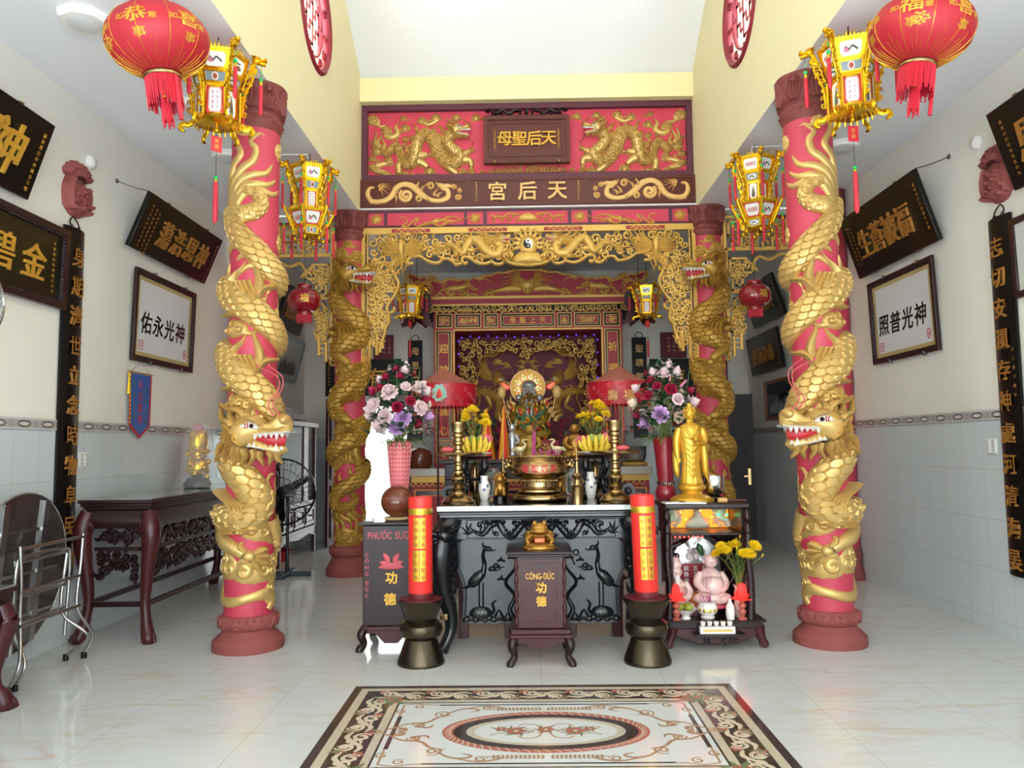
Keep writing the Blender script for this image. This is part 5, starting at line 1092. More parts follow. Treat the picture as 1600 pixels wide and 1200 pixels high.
pot('glass_jar', -.36, 6.95, [(.08, 0), (.09, .01), (.09, .16), (.07, .2), (.05, .21), (.05, .24), (.0001, .25)], GLS, 'round clear glass jar between the left fruit stand and burner', 'jar'); pot('glass_jar', .36, 7.0, [(.07, 0), (.08, .01), (.08, .16), (.06, .2), (.04, .21), (.04, .24), (.0001, .25)], GLS, 'round clear glass jar between the burner and right fruit stand', 'jar')
for sg in (-1, 1):
    b = MB(MATS['dark_blue_black_roll']); d = Vector((sg * -.06, .75, 0)).normalized(); p0 = Vector((sg * .74 + .03, 6.42, ZT + .065)); side = d.cross(Vector((0, 0, 1)))
    b.tube([p0 + (side * cos(a * pi / 10) + Vector((0, 0, 1)) * sin(a * pi / 10)) * 0 for a in range(1)] + [p0 + d * .6], [.062, .062], 24); b.ball(p0, .035, 8)
    o = b.build('rolled_mat', ang=50); tag(o, 'dark rolled mat lying at the ' + ('left end of the altar, behind the upright candle' if sg < 0 else 'right end of the altar, behind the leaning candle'), 'mat')
o = MB(PINKR); o.ball((0, 0, 0), .05, 14, 1.2, .7, .45); o = o.build('red_cloth_pouch'); o.location = (.7, 6.18, ZT + .42); tag(o, 'small red pouch lying on the dish of the right brass candlestick', 'pouch')
o = MB(PINKR); o.ball((0, 0, 0), .045, 14, 1.2, .7, .5); o = o.build('red_cloth_pouch'); o.location = (-.7, 6.2, ZT + .42); tag(o, 'small red pouch lying on the dish of the left brass candlestick', 'pouch')
# ---------------------------------------------------------------- tall rose arrangements
def bouquet(x, y, z, vase_m, H, label, seed, woven):
    rr = random.Random(seed); t = thing('rose_arrangement', label, 'flower arrangement', (x, y, z)); b = MB(vase_m)
    b.lathe([(.075, 0), (.08, .02), (.085, .06), (.075, .1), (.06, .12), (.062, .15), (.07, .2), (.085, .38), (.1, H - .02), (.106, H), (.095, H), (.085, .38), (.0001, .3)], 32, lob=lambda a, zz, r: 1 + .03 * abs(sin(6 * a)) * (zz < .1)); b.build('vase', t)
    if woven:
        b = MB(mat('pale_coral_weave', '#E79A98', .6)); M = lambda u, v, h: Vector(((.0655 + .095 * (v - .16) / (H - .16) * .38 + h) * sin(u), -(.0655 + .095 * (v - .16) / (H - .16) * .38 + h) * cos(u), v))
        for k in range(13): v = .18 + (H - .2) * k / 12; b.rib(M, [(q * 2 * pi / 24, v + .004 * (-1) ** q) for q in range(25)], .005, .005, 24, 3, sm=False)
        for k in range(20): u = k * 2 * pi / 20; b.rib(M, [(u, .17 + (H - .19) * q / 12) for q in range(13)], .03, .004, 12, 3, 0, sm=False)
        b.build('weave', t)
    b = MB(SILVER)
    for k in range(26): a = k * 2 * pi / 26; b.tube([(.063 * cos(a), .063 * sin(a), .115), (.07 * cos(a + .1), .07 * sin(a + .1), .13), (.066 * cos(a + .2), .066 * sin(a + .2), .15)], .005, 5)
    b.build('silver_ruff', t)
    lf = MB(LEAF); gr = MB(LEAFL); st = MB(STEM)
    for k in range(60): a = rr.uniform(0, 6.28); p = Vector((.06 * cos(a), .06 * sin(a), H)); leaf(gr, p, (cos(a), sin(a), rr.uniform(.1, .6)), (0, 0, 1), rr.uniform(.18, .28), .008, .5)
    keys = ['pale', 'peach', 'lilac', 'blush', 'lilac', 'blush', 'peach', 'pale', 'crim']
    spots = []
    for i in range(900):
        a = rr.uniform(0, 6.28); h = rr.random(); R = .27 * (1 - h) ** .55 * (.55 + .9 * min(h, .35) / .35) * .8 + .02; r = R * rr.uniform(.8, 1); p = Vector((r * cos(a), r * sin(a), H + .1 + .5 * h))
        need = .095 if h < .55 else .07
        if all((p - q).length > need for q, _ in spots): spots.append((p, h))
        if len(spots) > 42: break
    for i, (p, h) in enumerate(spots):
        d = Vector((p.x, p.y, (p.z - H - .2) * .7)); k = rr.choice(keys) if h < .55 else rr.choice(['crim', 'bud', 'pale', 'blush'])
        put_flower(t, k, {'lilac': 'peony', 'blush': 'peony', 'bud': 'rosebud'}.get(k, 'rose'), p, d, rr.uniform(1.1, 1.4) * (1 if h < .6 else .8), rr.random() * 6); st.tube([(0, 0, H * .8), (p.x * .4, p.y * .4, H + (p.z - H) * .6), tuple(p)], .003, 4, 6)
    for k in range(420):
        h = rr.random(); a = rr.uniform(0, 6.28); R = .25 * (1 - h) ** .6 * .9 + .03; r = R * rr.uniform(.5, 1.05); p = Vector((r * cos(a), r * sin(a), H + .05 + .58 * h)); leaf(lf, p, (cos(a) + rr.uniform(-.6, .6), sin(a) + rr.uniform(-.6, .6), rr.uniform(-.2, .9)), (0, 0, 1), rr.uniform(.06, .1), rr.uniform(.018, .03), .2)
    for k in range(8): a = k * .8; p = Vector((.2 * cos(a), .2 * sin(a), H + .2 + .05 * (k % 4))); st.tube([(0, 0, H), tuple(p * 1.0), tuple(p * 1.25)], .0018, 4, 8); [leaf(lf, p * (1 + .06 * q), (cos(a + q), sin(a + q), .5), (0, 0, 1), .03, .008) for q in range(4)]
    st.build('stems', t); lf.build('leaves', t); gr.build('grass_collar', t)
CORAL = mat('coral_vase', '#C9545F', .45); REDV = mat('red_vase', '#96202C', .3, coat=.3)
bouquet(-1.11, 6.33, .967, CORAL, .62, 'tall arrangement of pink and lilac roses in a coral woven vase', 11, True); bouquet(1.1, 6.52, 1.078, REDV, .52, 'tall arrangement of pink and crimson roses in a plain red vase', 12, False)
t = thing('wooden_fish_drum', 'round brown polished wooden fish drum on the lotus donation box', 'drum', (-1.09, 6.1, .967)); WFISH = mat('polished_brown_wood', '#6B3320', .18, 0, .15, 5, coat=.5)
b = MB(mat('straw_cushion', '#B79A6A', .8)); b.lathe([(.09, 0), (.1, .01), (.09, .025), (.0001, .02)], 24); b.build('cushion', t); b = MB(WFISH); b.ball((0, 0, .145), .128, 28, 1, 1, .98); b.build('drum_body', t)
b = MB(WFISH); Mf = flat((0, -.125, .14)); b.blob(Mf, [(-.05, 0), (-.03, .03), (.03, .03), (.05, 0), (.03, -.02), (-.03, -.02)], .012, -.008); b.build('carved_mouth', t)
o = MB(WHITE); o.bx(-.03, .03, -.02, .02, 0, .02); o = o.build('tissue_pack', bev=.003); o.location = (-1.29, 6.02, .967); tag(o, 'small white and pink packet near the front left corner of the lotus box lid', 'packet')

# ---------------------------------------------------------------- small lit shrine on the floor
def seated_figure(name, x, y, z, s, m, label, red=None, rz=0.):
    """plump seated figure in robes with folded legs, arms to the lap, head with face"""
    t = thing(name, label, 'figurine', (x, y, z), rz); b = MB(m)
    b.lathe([(.0001, 0), (.13 * s, .0), (.155 * s, .03 * s), (.15 * s, .07 * s), (.12 * s, .11 * s), (.115 * s, .16 * s), (.12 * s, .21 * s), (.1 * s, .27 * s), (.06 * s, .3 * s), (.04 * s, .315 * s)], 28, sy=.8, lob=lambda a, zz, r: 1 + .03 * sin(7 * a) * (zz < .12 * s))
    for sg in (-1, 1):
        b.tube([(sg * .085 * s, 0, .27 * s), (sg * .125 * s, -.02 * s, .19 * s), (sg * .09 * s, -.09 * s, .14 * s), (sg * .04 * s, -.12 * s, .135 * s)], [.038 * s, .042 * s, .032 * s, .02 * s], 10, 14); b.tube([(sg * .05 * s, -.02 * s, .06 * s), (sg * .13 * s, -.07 * s, .05 * s), (sg * .05 * s, -.125 * s, .04 * s)], [.05 * s, .045 * s, .03 * s], 10, 10)
        for k in range(4): b.ball((sg * (.02 + .01 * k) * s, -.135 * s, (.14 - .006 * k) * s), .008 * s, 6)
        for k in range(4): b.rib(lambda u, v, h: Vector((sg * u, -.075 * s - h, v)), [(.02 * s + .02 * k * s, .25 * s), (.05 * s + .015 * k * s, .19 * s), (.03 * s + .01 * k * s, .14 * s)], .004 * s, .025 * s, 8)
    b.build('robe_and_body', t); b = MB(m); h = .375 * s
    b.lathe([(.02 * s, -.06 * s), (.04 * s, -.05 * s), (.056 * s, -.02 * s), (.06 * s, .01 * s), (.05 * s, .045 * s), (.025 * s, .062 * s), (.0001, .066 * s)], 20, (0, -.01 * s, h), sy=.95)
    b.ball((0, -.066 * s, h - .002 * s), .011 * s, 8, 1, 1, 1.3)
    for sg in (-1, 1): b.ball((sg * .022 * s, -.058 * s, h + .016 * s), .008 * s, 6, 1.3, .6, .6); b.ball((sg * .061 * s, -.005 * s, h - .005 * s), .013 * s, 6, .5, .8, 1.8); b.ball((sg * .03 * s, -.055 * s, h - .02 * s), .016 * s, 8)
    b.tube([(-.018 * s, -.058 * s, h - .028 * s), (0, -.064 * s, h - .034 * s), (.018 * s, -.058 * s, h - .028 * s)], .004 * s, 5, 6)
    hd = b.build('head', t)
    if red: b = MB(red); b.lathe([(.16 * s, -.035 * s), (.175 * s, -.025 * s), (.17 * s, -.001 * s), (.15 * s, .002 * s)], 24, sy=.8); b.build('base', t)
    return t, hd
SX, SY = 1.33, 6.02
t = thing('floor_shrine', 'dark rosewood shrine cabinet with lit picture box, right of the altar table', 'shrine', (SX, SY, 0))
b = MB(WOODD); b.bx(-.34, .37, -.08, .55, .145, .2); b.bx(-.32, .35, -.05, .52, .12, .145); b.bx(-.36, .39, -.1, .56, .195, .21); b.build('platform', t, bev=.006)
b = MB(WOODR); b.prism(flat((0, -.07, 0)), [(-.33, .15), (.36, .15), (.36, .1), (.22, .06), (.15, .035), (-.12, .035), (-.19, .06), (-.33, .1)], -.02, .0); b.build('apron', t, bev=.004)
g = MB(BLACKW); filigree(g, flat((0, -.092, 0)), -.15, .18, .045, .14, .03, .007, .008, 6)
g.build('apron_carving', t)
for x in (-.31, .34):
    for y in (-.05, .5): b = MB(WOODR); b.tube([(x, y, .16), (x * 1.02, y, .1), (x * 1.08, y - .01, .05), (x * 1.1, y - .01, .03)], [.045, .04, .03, .032], 10, 10); b.lathe([(.034, -.02), (.036, 0), (.034, .02)], 16, T=lambda p: Vector((x * 1.09 + p.x, y - .012 + p.z, .036 + p.y))); b.build('leg', t)
b = MB(WOODD); b.bx(-.3, .27, .4, .42, .2, .85); b.bx(-.3, -.28, .0, .42, .2, .85); b.bx(.25, .27, .0, .42, .2, .85); b.bx(-.32, .29, .0, .46, .83, .85); b.bx(-.34, .3, -.06, .47, 1.045, 1.075); b.bx(-.32, .28, -.0, .46, 1.03, 1.045); b.bx(-.31, .27, .4, .44, .85, 1.03); b.bx(-.31, -.29, .0, .4, .85, 1.03); b.bx(.25, .27, .0, .4, .85, 1.03); b.build('cabinet', t, bev=.005)
for x in (-.33, .285):
    b = MB(WOODD); turned_post(b, x, -.04, .84, 1.045, .03)
    b.tube([(x, -.04, .2), (x + .01, -.04, .45), (x - .005, -.04, .65), (x, -.04, .85)], [.035, .03, .03, .032], 10, 12)
    for k in range(16): a = k * 1.3; b.ball((x + .025 * cos(a), -.04 + .025 * sin(a), .25 + k * .037), .014, 6)
    b.build('carved_post', t)
EM = mat('backlit_orange_glow', '#F5A526', .5, emit=.8, ecol='#E5811A')
b = MB(EM); b.bx(-.285, .245, .36, .37, .855, 1.028); b.build('backlight', t, smooth=False)
FIG = mat('pale_jade_figures', '#D8D2B8', .5, 0, .1, 20); b = MB(FIG); Mf = flat((-.02, .3, .86))
b.blob(Mf, [(-.09, 0), (-.08, .06), (-.035, .1), (-.03, .14), (.03, .14), (.035, .1), (.08, .06), (.09, 0)], .05, back=.03); b.dome(Mf, 0, .13, .03, .033, .05, 0)
for sg in (-1, 1):
    Mm = sub(Mf, sg * .19, .06, 1, 0, sg > 0); b.rib(Mm, [(-.06, -.05), (-.04, .0), (.02, .02), (.0, .06)], .025, .03, 12, 4, 0, 0, True); dragon_head(b, b, b, b, sub(Mm, .0, .06), .1, 0)
    for k in range(6): cloud(b, Mm, -.05 + .02 * k, -.04 + .025 * (k % 3), .04, k, False, .05)
b.build('display_figures', t)
def bulb_mat(n, c, e): return mat(n, c, .4, emit=e)
RB = bulb_mat('red_led', '#FF2A1E', 5); GB = bulb_mat('green_led', '#2BE88A', 2.5); OB = bulb_mat('orange_led', '#FF8A2A', 4); BB = bulb_mat('blue_led', '#4A38FF', 1.2); WB = bulb_mat('white_led', '#FFF6E8', 5)
b = MB(RB)
for x, z in ((.1, .9), (.06, .93)): b.ball((x, .26, z), .01, 8)
b.use(GB)
for x, z in ((.14, .965), (.21, .965), (-.26, .95)): b.ball((x, .26, z), .011, 8)
b.use(OB)
for x, z in ((.09, .95), (-.16, .99), (-.12, .93), (.0, 1.0)): b.ball((x, .26, z), .009, 8)
b.build('display_bulbs', t)
o = MB(mat('thin_glass_pane', '#FFFFFF', .02, trans=1.)); MATS['thin_glass_pane'].node_tree.nodes['Principled BSDF'].inputs['IOR'].default_value = 1.05; o.bx(-.285, .245, .012, .015, .853, 1.03); o.build('glass_pane', t)
b = MB(mat('mirror_backing', '#D4DADB', .12, .6)); M = flat((-.02, .39, 0)); b.blob(M, [(-.17, .28), (-.2, .5), (-.15, .7), (0, .78), (.15, .7), (.2, .5), (.17, .28)], .004, 0, 2); b.build('mirror', t)
b = MB(REDD); b.mbx(M, -.13, .11, .3, .56, 0, .01); b.use(WHITE)
for k, s in enumerate(('招財進寶', '五方五土龍神', '前後地主財神')): b.text(M, s, .065 - .075 * k, .525, .045, .012, .004, .01, True, .048 if k else .06)
b.build('red_tablet', t, smooth=False)
b = MB(CREAMW); M2 = flat((-.02, .375, 0))
for k in (-1, 0, 1): b.dome(M2, k * .06, .62, .025, .03, .015); b.dome(M2, k * .06, .665, .014, .016, .015)
b.build('three_star_figures', t)
b = MB(RB)
for k in range(14): b.ball((-.25 + .035 * (k % 7), .05 + .3 * (k // 7), .815), .008, 6)
for k in range(7): b.ball((-.265, .1 + .03 * k, .3 + .07 * k), .009, 6)
b.build('string_lights', t)
b = MB(WOODD); Md = flat((0, .2, 0))
for sg in (-1, 1):
    Mm = sub(Md, -.02, 0, 1, 0, sg > 0); b.rib(Mm, [(-.24, .3), (-.2, .4), (-.25, .5), (-.19, .6), (-.25, .7), (-.15, .76), (-.08, .8)], [.02, .025, .025, .025, .025, .02, .01], .03, 30, 4, 0, 0, True)
    for k in range(7): b.spiral(Mm, -.22 + .02 * (k % 2), .35 + .06 * k, .025, 1.2, k, .008, .02, 1, None, 0, True)
b.build('carved_dragons', t)
o, hd = seated_figure('earth_god_figurine', SX + .03, SY + .12, .27, .85, PINKP, 'laughing seated porcelain figure with bare belly at the right of the shrine', PINKR)
b = MB(PINKP); b.ball((0, -.07, .14), .075, 16, 1.15, .8, 1); b.build('belly', o); o.location.z = .3
b = MB(LEAF); b.tube([(-.05, .02, .36), (-.08, 0, .42), (-.09, 0, .46)], [.01, .03, .004], 8, 8); b.build('fan_leaf', o)
o, hd = seated_figure('wealth_god_figurine', SX - .24, SY + .14, .245, .8, PINKP, 'bearded seated porcelain figure with tall hat at the left of the shrine', PINKR); b = MB(PINKP); b.lathe([(.05, .34), (.055, .37), (.035, .39), (.03, .41), (.0001, .42)], 14); b.build('hat', hd); b = MB(CREAMW); b.tube([(0, -.05, .27), (0, -.08, .22), (0, -.075, .15)], [.025, .02, .004], 8, 8); b.build('beard', hd); o.location.z = .237
def lotus_lamp(x, y, z, label):
    t = thing('lotus_lamp', label, 'lamp', (x, y, z)); b = MB(MATS['pink_lamp_stem']); b.lathe([(.035, 0), (.036, .01), (.015, .02), (.028, .05), (.03, .065), (.015, .08), (.028, .095), (.03, .11), (.012, .125), (.02, .14)], 20); b.build('stem', t)
    b = MB(LOTM)
    for ring, (n, L, cup) in enumerate(((6, .06, 2.0), (8, .07, .8), (8, .075, .15))):
        for i in range(n): a = 2 * pi * i / n + ring * .4; petal(b, (.012 * cos(a), .012 * sin(a), .14), (0, 0, 1), (cos(a), sin(a), 0), L, .024, cup, 4)
    b.build('lotus_petals', t); b = MB(WB); b.ball((0, -.0, .185), .02, 10, 1, 1, 1.3); b.build('bulb', t)
LIME = mat('green_lime', '#8FA33A', .4, 0, .2, 14)
LOTM = mat('glowing_red_petal', '#E8322E', .4, emit=.5)
mat('pink_lamp_stem', '#B5604F', .3)
lotus_lamp(SX - .28, SY - .06, .21, 'glowing red lotus lamp at the left front of the shrine platform'); lotus_lamp(SX + .22, SY - .055, .21, 'glowing red lotus lamp at the right front of the shrine platform')
t = thing('incense_pot', 'white porcelain incense pot with pink sticks on the shrine platform', 'incense burner', (SX - .03, SY - .0, .21)); b = MB(CREAMW); b.lathe([(.05, 0), (.055, .01), (.045, .02), (.075, .05), (.078, .08), (.065, .11), (.07, .125), (.078, .13), (.065, .13), (.06, .1), (.0001, .1)], 28); b.build('pot', t)
b = MB(GOLDL)
for k in range(5): b.dome(cyl(.077), -.08 + .04 * k, .065, .014, .014, .003)
b.build('gold_ornament', t); b = MB(STK)
for i in range(22): a = RND.uniform(0, 6.28); r = .04 * sqrt(RND.random()); b.tube([(r * cos(a), r * sin(a), .1), (r * 1.6 * cos(a), r * 1.6 * sin(a), .165)], .002, 4)
for i in range(4): b.tube([(-.01 + .012 * i, 0, .1), (.0 + .014 * i, .0, .38)], .0014, 4)
b.build('incense_sticks', t)
t = thing('cup_rack', 'white porcelain rack at the front edge of the shrine platform', 'rack', (SX + .005, SY - .16, .128)); b = MB(CREAMW); b.bx(-.13, .13, .0, .055, 0, .05); b.use(GOLDL); b.mbx(flat(), -.11, .11, .018, .03, 0, .001); b.build('rack_body', t, bev=.004); b = MB(WOODD); b.bx(-.17, .2, -.02, .09, -.02, 0); b.build('shelf_board', t)
for k in range(5): o = MB(CREAMW); o.lathe([(.012, 0), (.018, .01), (.021, .032), (.018, .032), (.0001, .012)], 16); o = o.build('offering_cup'); o.location = (SX - .098 + .05 * k, SY - .132, .179); tag(o, 'small white offering cup, %s from the left on the porcelain rack' % ('first', 'second', 'third', 'fourth', 'fifth')[k], 'cup', 'offering cups on the shrine rack')
o = MB(CREAMW); o.lathe([(.04, 0), (.03, .02), (.035, .03), (.085, .07), (.09, .075), (.075, .068), (.0001, .045)], 28); o = o.build('footed_bowl'); o.location = (SX - .2, SY - .015, .21); tag(o, 'white footed bowl of limes beside the left lotus lamp', 'bowl')
for k, (dx, dy) in enumerate(((.02, -.02), (-.04, .01), (.02, .03))): o = MB(LIME); o.ball((0, 0, 0), .033, 14, 1, 1, .9); o = o.build('lime'); o.location = (SX - .2 + dx, SY - .015 + dy, .21 + .085); tag(o, ('greenest lime at the front', 'yellowish lime at the left', 'lime at the back')[k] + ' of the white footed bowl', 'lime', 'limes in the white bowl')
o = MB(mat('brown_glazed_jar', '#8A5228', .15, coat=.5)); o.lathe([(.04, 0), (.06, .04), (.062, .07), (.05, .1), (.03, .115), (.0001, .12)], 24); o = o.build('brown_jar'); o.location = (SX - .1, SY + .12, .27); tag(o, 'round brown glazed jar between the two seated figures', 'jar')
o = MB(WOODR); o.bx(-.1, .1, -.08, .08, 0, .06); o = o.build('wooden_riser', bev=.004); o.location = (SX - .1, SY + .14, .21); tag(o, 'small red wooden riser under the brown glazed jar', 'riser')
mum_vase(SX + .225, SY + .03, .21, PINKP, .24, 'yellow chrysanthemums in a pink vase at the right of the lit shrine', .2, .4, 17, 8, .045, 1.05)
o = MB(CREAMW); o.lathe([(.03, 0), (.035, .05), (.03, .1), (.012, .13), (.012, .15), (.0001, .155)], 18); o = o.build('white_bottle'); o.location = (SX + .13, SY - .05, .21); tag(o, 'small white bottle between the seated figure and right lotus lamp', 'bottle')
# ---------------------------------------------------------------- on the shrine roof
ZS = 1.076
t = thing('golden_buddha_statue', 'golden standing robed statue on a lotus base atop the lit shrine', 'statue', (SX - .075, SY + .22, ZS)); GB2 = mat('satin_gold_statue', '#D9A93A', .3, .55, .08, 14)
b = MB(GB2); b.lathe([(.17, 0), (.172, .012), (.16, .03), (.12, .05), (.08, .065), (.075, .08), (.1, .095), (.11, .11), (.1, .13), (.08, .14), (.0001, .14)], 40, lob=lambda a, z, r: 1 + .03 * abs(sin(8 * a)))
for ring, (r, z, L) in enumerate(((.085, .1, .05), (.1, .085, .045))):
    for k in range(12): a = k * pi / 6 + ring * .26; petal(b, (r * cos(a) * .8, r * sin(a) * .8, z), (0, 0, 1), (cos(a), sin(a), 0), L, .026, .9, 4)
b.build('lotus_base', t); b = MB(GB2)
b.lathe([(.085, .135), (.088, .16), (.075, .22), (.07, .3), (.078, .38), (.085, .45), (.092, .52), (.098, .57), (.085, .605), (.05, .625), (.028, .635), (.026, .66)], 48, sy=.72, lob=lambda a, z, r: 1 + (.04 * sin(14 * a) * (z < .4)))
for k in range(7): b.tube([(-.055 + .004 * k, -.055, .52 - .045 * k), (0, -.075, .49 - .05 * k), (.055 - .004 * k, -.055, .52 - .045 * k)], .0055, 6, 10)
b.tube([(-.05, -.05, .6), (-.01, -.07, .52), (.05, -.05, .47)], .012, 8, 10); b.tube([(.05, -.05, .6), (.02, -.07, .54), (-.02, -.075, .5)], .01, 8, 10)
b.build('robe', t); b = MB(GB2)
b.tube([(-.085, 0, .585), (-.11, .0, .5), (-.112, -.01, .4), (-.108, -.025, .34)], [.03, .032, .026, .014], 12, 16); b.tube([(-.11, .0, .48), (-.118, .01, .36), (-.115, .01, .24), (-.1, .01, .19)], [.02, .03, .026, .004], 10, 16)
b.tube([(.085, 0, .585), (.112, -.005, .52), (.1, -.04, .465), (.05, -.085, .47)], [.03, .032, .026, .016], 12, 16); b.tube([(.1, -.02, .46), (.108, -.01, .35), (.115, .0, .24), (.13, .0, .17)], [.022, .032, .028, .004], 10, 16)
for k in range(4): b.tube([(-.115 + .006 * k, -.03, .345), (-.117 + .007 * k, -.036, .31 - .004 * (k in (1, 2)))], [.0045, .0035], 6)
b.tube([(-.095, -.03, .345), (-.088, -.038, .32)], [.005, .004], 6)
for k in range(4): b.tube([(.045, -.09, .475 - .006 * k), (.02, -.1, .472 - .006 * k)], [.0045, .004], 6)
b.build('arms_and_sleeves', t); b = MB(GB2); b.lathe([(.012, 0), (.026, .012), (.03, .03), (.026, .03), (.0001, .012)], 16, (.02, -.1, .48)); b.build('alms_bowl', t)
b = MB(GB2); hz = .695; b.lathe([(.018, -.045), (.034, -.032), (.043, -.005), (.044, .02), (.036, .045), (.02, .06), (.016, .063), (.02, .075), (.016, .09), (.0001, .096)], 24, (0, 0, hz), sy=1.05); b.ball((0, -.047, hz - .002), .008, 8, .9, 1, 1.6)
for sg in (-1, 1): b.ball((sg * .016, -.043, hz + .01), .006, 6, 1.6, .5, .6); b.ball((sg * .045, 0, hz - .01), .01, 8, .5, .8, 2.4); b.tube([(sg * .006, -.047, hz + .02), (sg * .018, -.044, hz + .024), (sg * .03, -.035, hz + .018)], .0025, 5, 6)
b.tube([(-.012, -.043, hz - .021), (0, -.047, hz - .023), (.012, -.043, hz - .021)], .0035, 5, 6)
for i in range(60): a = i * 2.4; z = .02 + .07 * i / 60; r = (.045 if z < .06 else .02) * sqrt(max(.05, 1 - ((z - .02) / .085) ** 2)); (b.ball((r * cos(a), r * sin(a) * 1.05, hz + z), .006, 5) if sin(a) > -.6 or z > .04 else 0)
b.build('head', t)
t = thing('singing_bowl', 'silver metal bowl gong on a dark cushion beside the golden statue', 'bowl', (SX + .12, SY + .3, ZS)); b = MB(BLK); b.lathe([(.06, 0), (.07, .02), (.05, .045), (.0001, .04)], 20); b.build('cushion', t); b = MB(SILVER); b.lathe([(.03, .04), (.065, .06), (.085, .1), (.09, .15), (.088, .2), (.08, .2), (.08, .12), (.0001, .06)], 32); b.build('bowl', t)
t = thing('wooden_mallet', 'red wooden mallet lying on the shrine roof before the silver bowl', 'mallet', (SX + .12, SY + .0, ZS + .022)); b = MB(mat('pale_wood', '#C49A5E', .5)); b.tube([(-.04, .02, 0), (.03, .01, 0)], .02, 12); b.build('head', t); b = MB(WOODR); b.tube([(.03, .01, 0), (.17, -.015, 0)], [.009, .011], 8); b.build('handle', t)
for k, (x, y, w, rz) in enumerate(((-.25, .02, .09, .1), (-.12, .0, .1, -.15))): o = MB(WHITE); o.bx(-w, w, -.05, .06, 0, .012); o = o.build('prayer_booklet', bev=.002); o.location = (SX + x, SY + y, ZS); o.rotation_euler = (0, 0, rz); tag(o, ('thin pale booklet at the left end of the shrine roof', 'thin pale booklet under the statue base edge on the shrine roof')[k], 'booklet', 'booklets on the shrine roof')

# ---------------------------------------------------------------- inner shrine at the back
MARO = mat('maroon_shrine_back', '#6E1F35', .6); YA = 11.8
t = thing('inner_altar_shrine', 'large red and gold built-in shrine with carved pediment at the back of the hall', 'altar', (0, YA, 0), kind='thing')
Ms = flat((0, 0, 0)); b = MB(REDD)
b.mbx(Ms, -1.46, 1.46, 3.34, 3.6, -.9, 0); b.mbx(Ms, -1.46, -1.15, 1.0, 3.34, -.9, 0); b.mbx(Ms, 1.15, 1.46, 1.0, 3.34, -.9, 0); b.mbx(Ms, -1.6, 1.6, 3.72, 3.82, -.9, .1); b.build('frame_body', t, smooth=False)
b = MB(MARO); b.bx(-1.16, 1.16, .86, .9, 1.0, 3.36); b.build('back_panel', t, smooth=False)
def inset(u0, u1, v0, v1, nm='inset_panel'):
    b = MB(GOLDF); b.frame(Ms, u0, u1, v0, v1, .012, 0, .012); b.use(BLK); b.mbx(Ms, u0 + .012, u1 - .012, v0 + .012, v1 - .012, 0, .003); b.use(GOLDF); b.frame(Ms, u0 + .04, u1 - .04, v0 + .04, v1 - .04, .008, .003, .014); b.use(REDD); b.mbx(Ms, u0 + .048, u1 - .048, v0 + .048, v1 - .048, .003, .006); return b
for i, (u0, u1) in enumerate(((-1.42, -1.17), (-1.13, -.72), (-.68, -.46), (-.42, .42), (.46, .68), (.72, 1.13), (1.17, 1.42))):
    b = inset(u0, u1, 3.37, 3.59)
    if i == 3: b.use(LETTER).text(Ms, '母聖上天', 0, 3.48, .1, .012, .008, .006, step=.155)
    else:
        b.use(GOLDF); filigree(b, Ms, u0 + .06, u1 - .06, 3.43, 3.53, .028, .008, .018, i + 30); b.dome(Ms, (u0 + u1) / 2, 3.48, .03, .03, .025)
    b.build('lintel_panel', t)
for sg, s in ((-1, '迎神 誠心'), (1, '祈福常')):
    u0, u1 = (-1.43, -1.18) if sg < 0 else (1.18, 1.43); b = inset(u0, u1, 1.62, 3.33); b.use(LETTER); m = (u0 + u1) / 2
    for ch, z in zip(s, (3.05, 2.72, 2.4, 2.08, 1.78)):
        if ch != ' ': b.text(Ms, ch, m, z, .15, .012, .008, .006)
    b.build('side_panel', t); b = inset(u0, u1, 1.3, 1.6); b.use(GOLDF); filigree(b, Ms, u0 + .06, u1 - .06, 1.36, 1.54, .03, .008, .018, 44); b.build('lower_panel', t)
b = MB(GOLDF); b.frame(Ms, -1.16, 1.16, 1.0, 3.35, .03, 0, .02)
b.build('gilt_border', t, bev=.004)
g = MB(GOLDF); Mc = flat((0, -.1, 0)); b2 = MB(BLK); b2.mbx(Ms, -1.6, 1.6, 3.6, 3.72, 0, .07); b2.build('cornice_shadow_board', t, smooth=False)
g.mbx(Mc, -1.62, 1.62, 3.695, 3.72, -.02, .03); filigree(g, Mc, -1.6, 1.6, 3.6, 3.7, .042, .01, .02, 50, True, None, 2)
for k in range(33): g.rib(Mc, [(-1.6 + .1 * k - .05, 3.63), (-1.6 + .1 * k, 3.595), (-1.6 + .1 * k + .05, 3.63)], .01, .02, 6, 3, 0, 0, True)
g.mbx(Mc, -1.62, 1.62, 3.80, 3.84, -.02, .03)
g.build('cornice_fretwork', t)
Mp2 = flat((0, -.06, 0))
half = [(-1.58, 3.82), (-1.86, 4.2), (-1.8, 4.21), (-1.74, 4.19), (-1.66, 4.15), (-1.6, 4.17), (-1.54, 4.14), (-1.5, 4.17), (-1.43, 4.17), (-1.4, 4.11), (-1.33, 4.07), (-1.26, 4.08), (-1.24, 4.12), (-1.17, 4.14), (-1.07, 4.1), (-1.0, 4.12), (-.9, 4.1), (-.84, 4.15), (-.76, 4.13), (-.66, 4.18), (-.56, 4.17), (-.46, 4.22), (-.36, 4.21), (-.2, 4.25), (0, 4.255)]
poly = half + [(-u, v) for u, v in half[::-1][1:]]
b = MB(REDD); b.prism(Mp2, poly, -.04, 0); b.build('pediment', t, smooth=False)
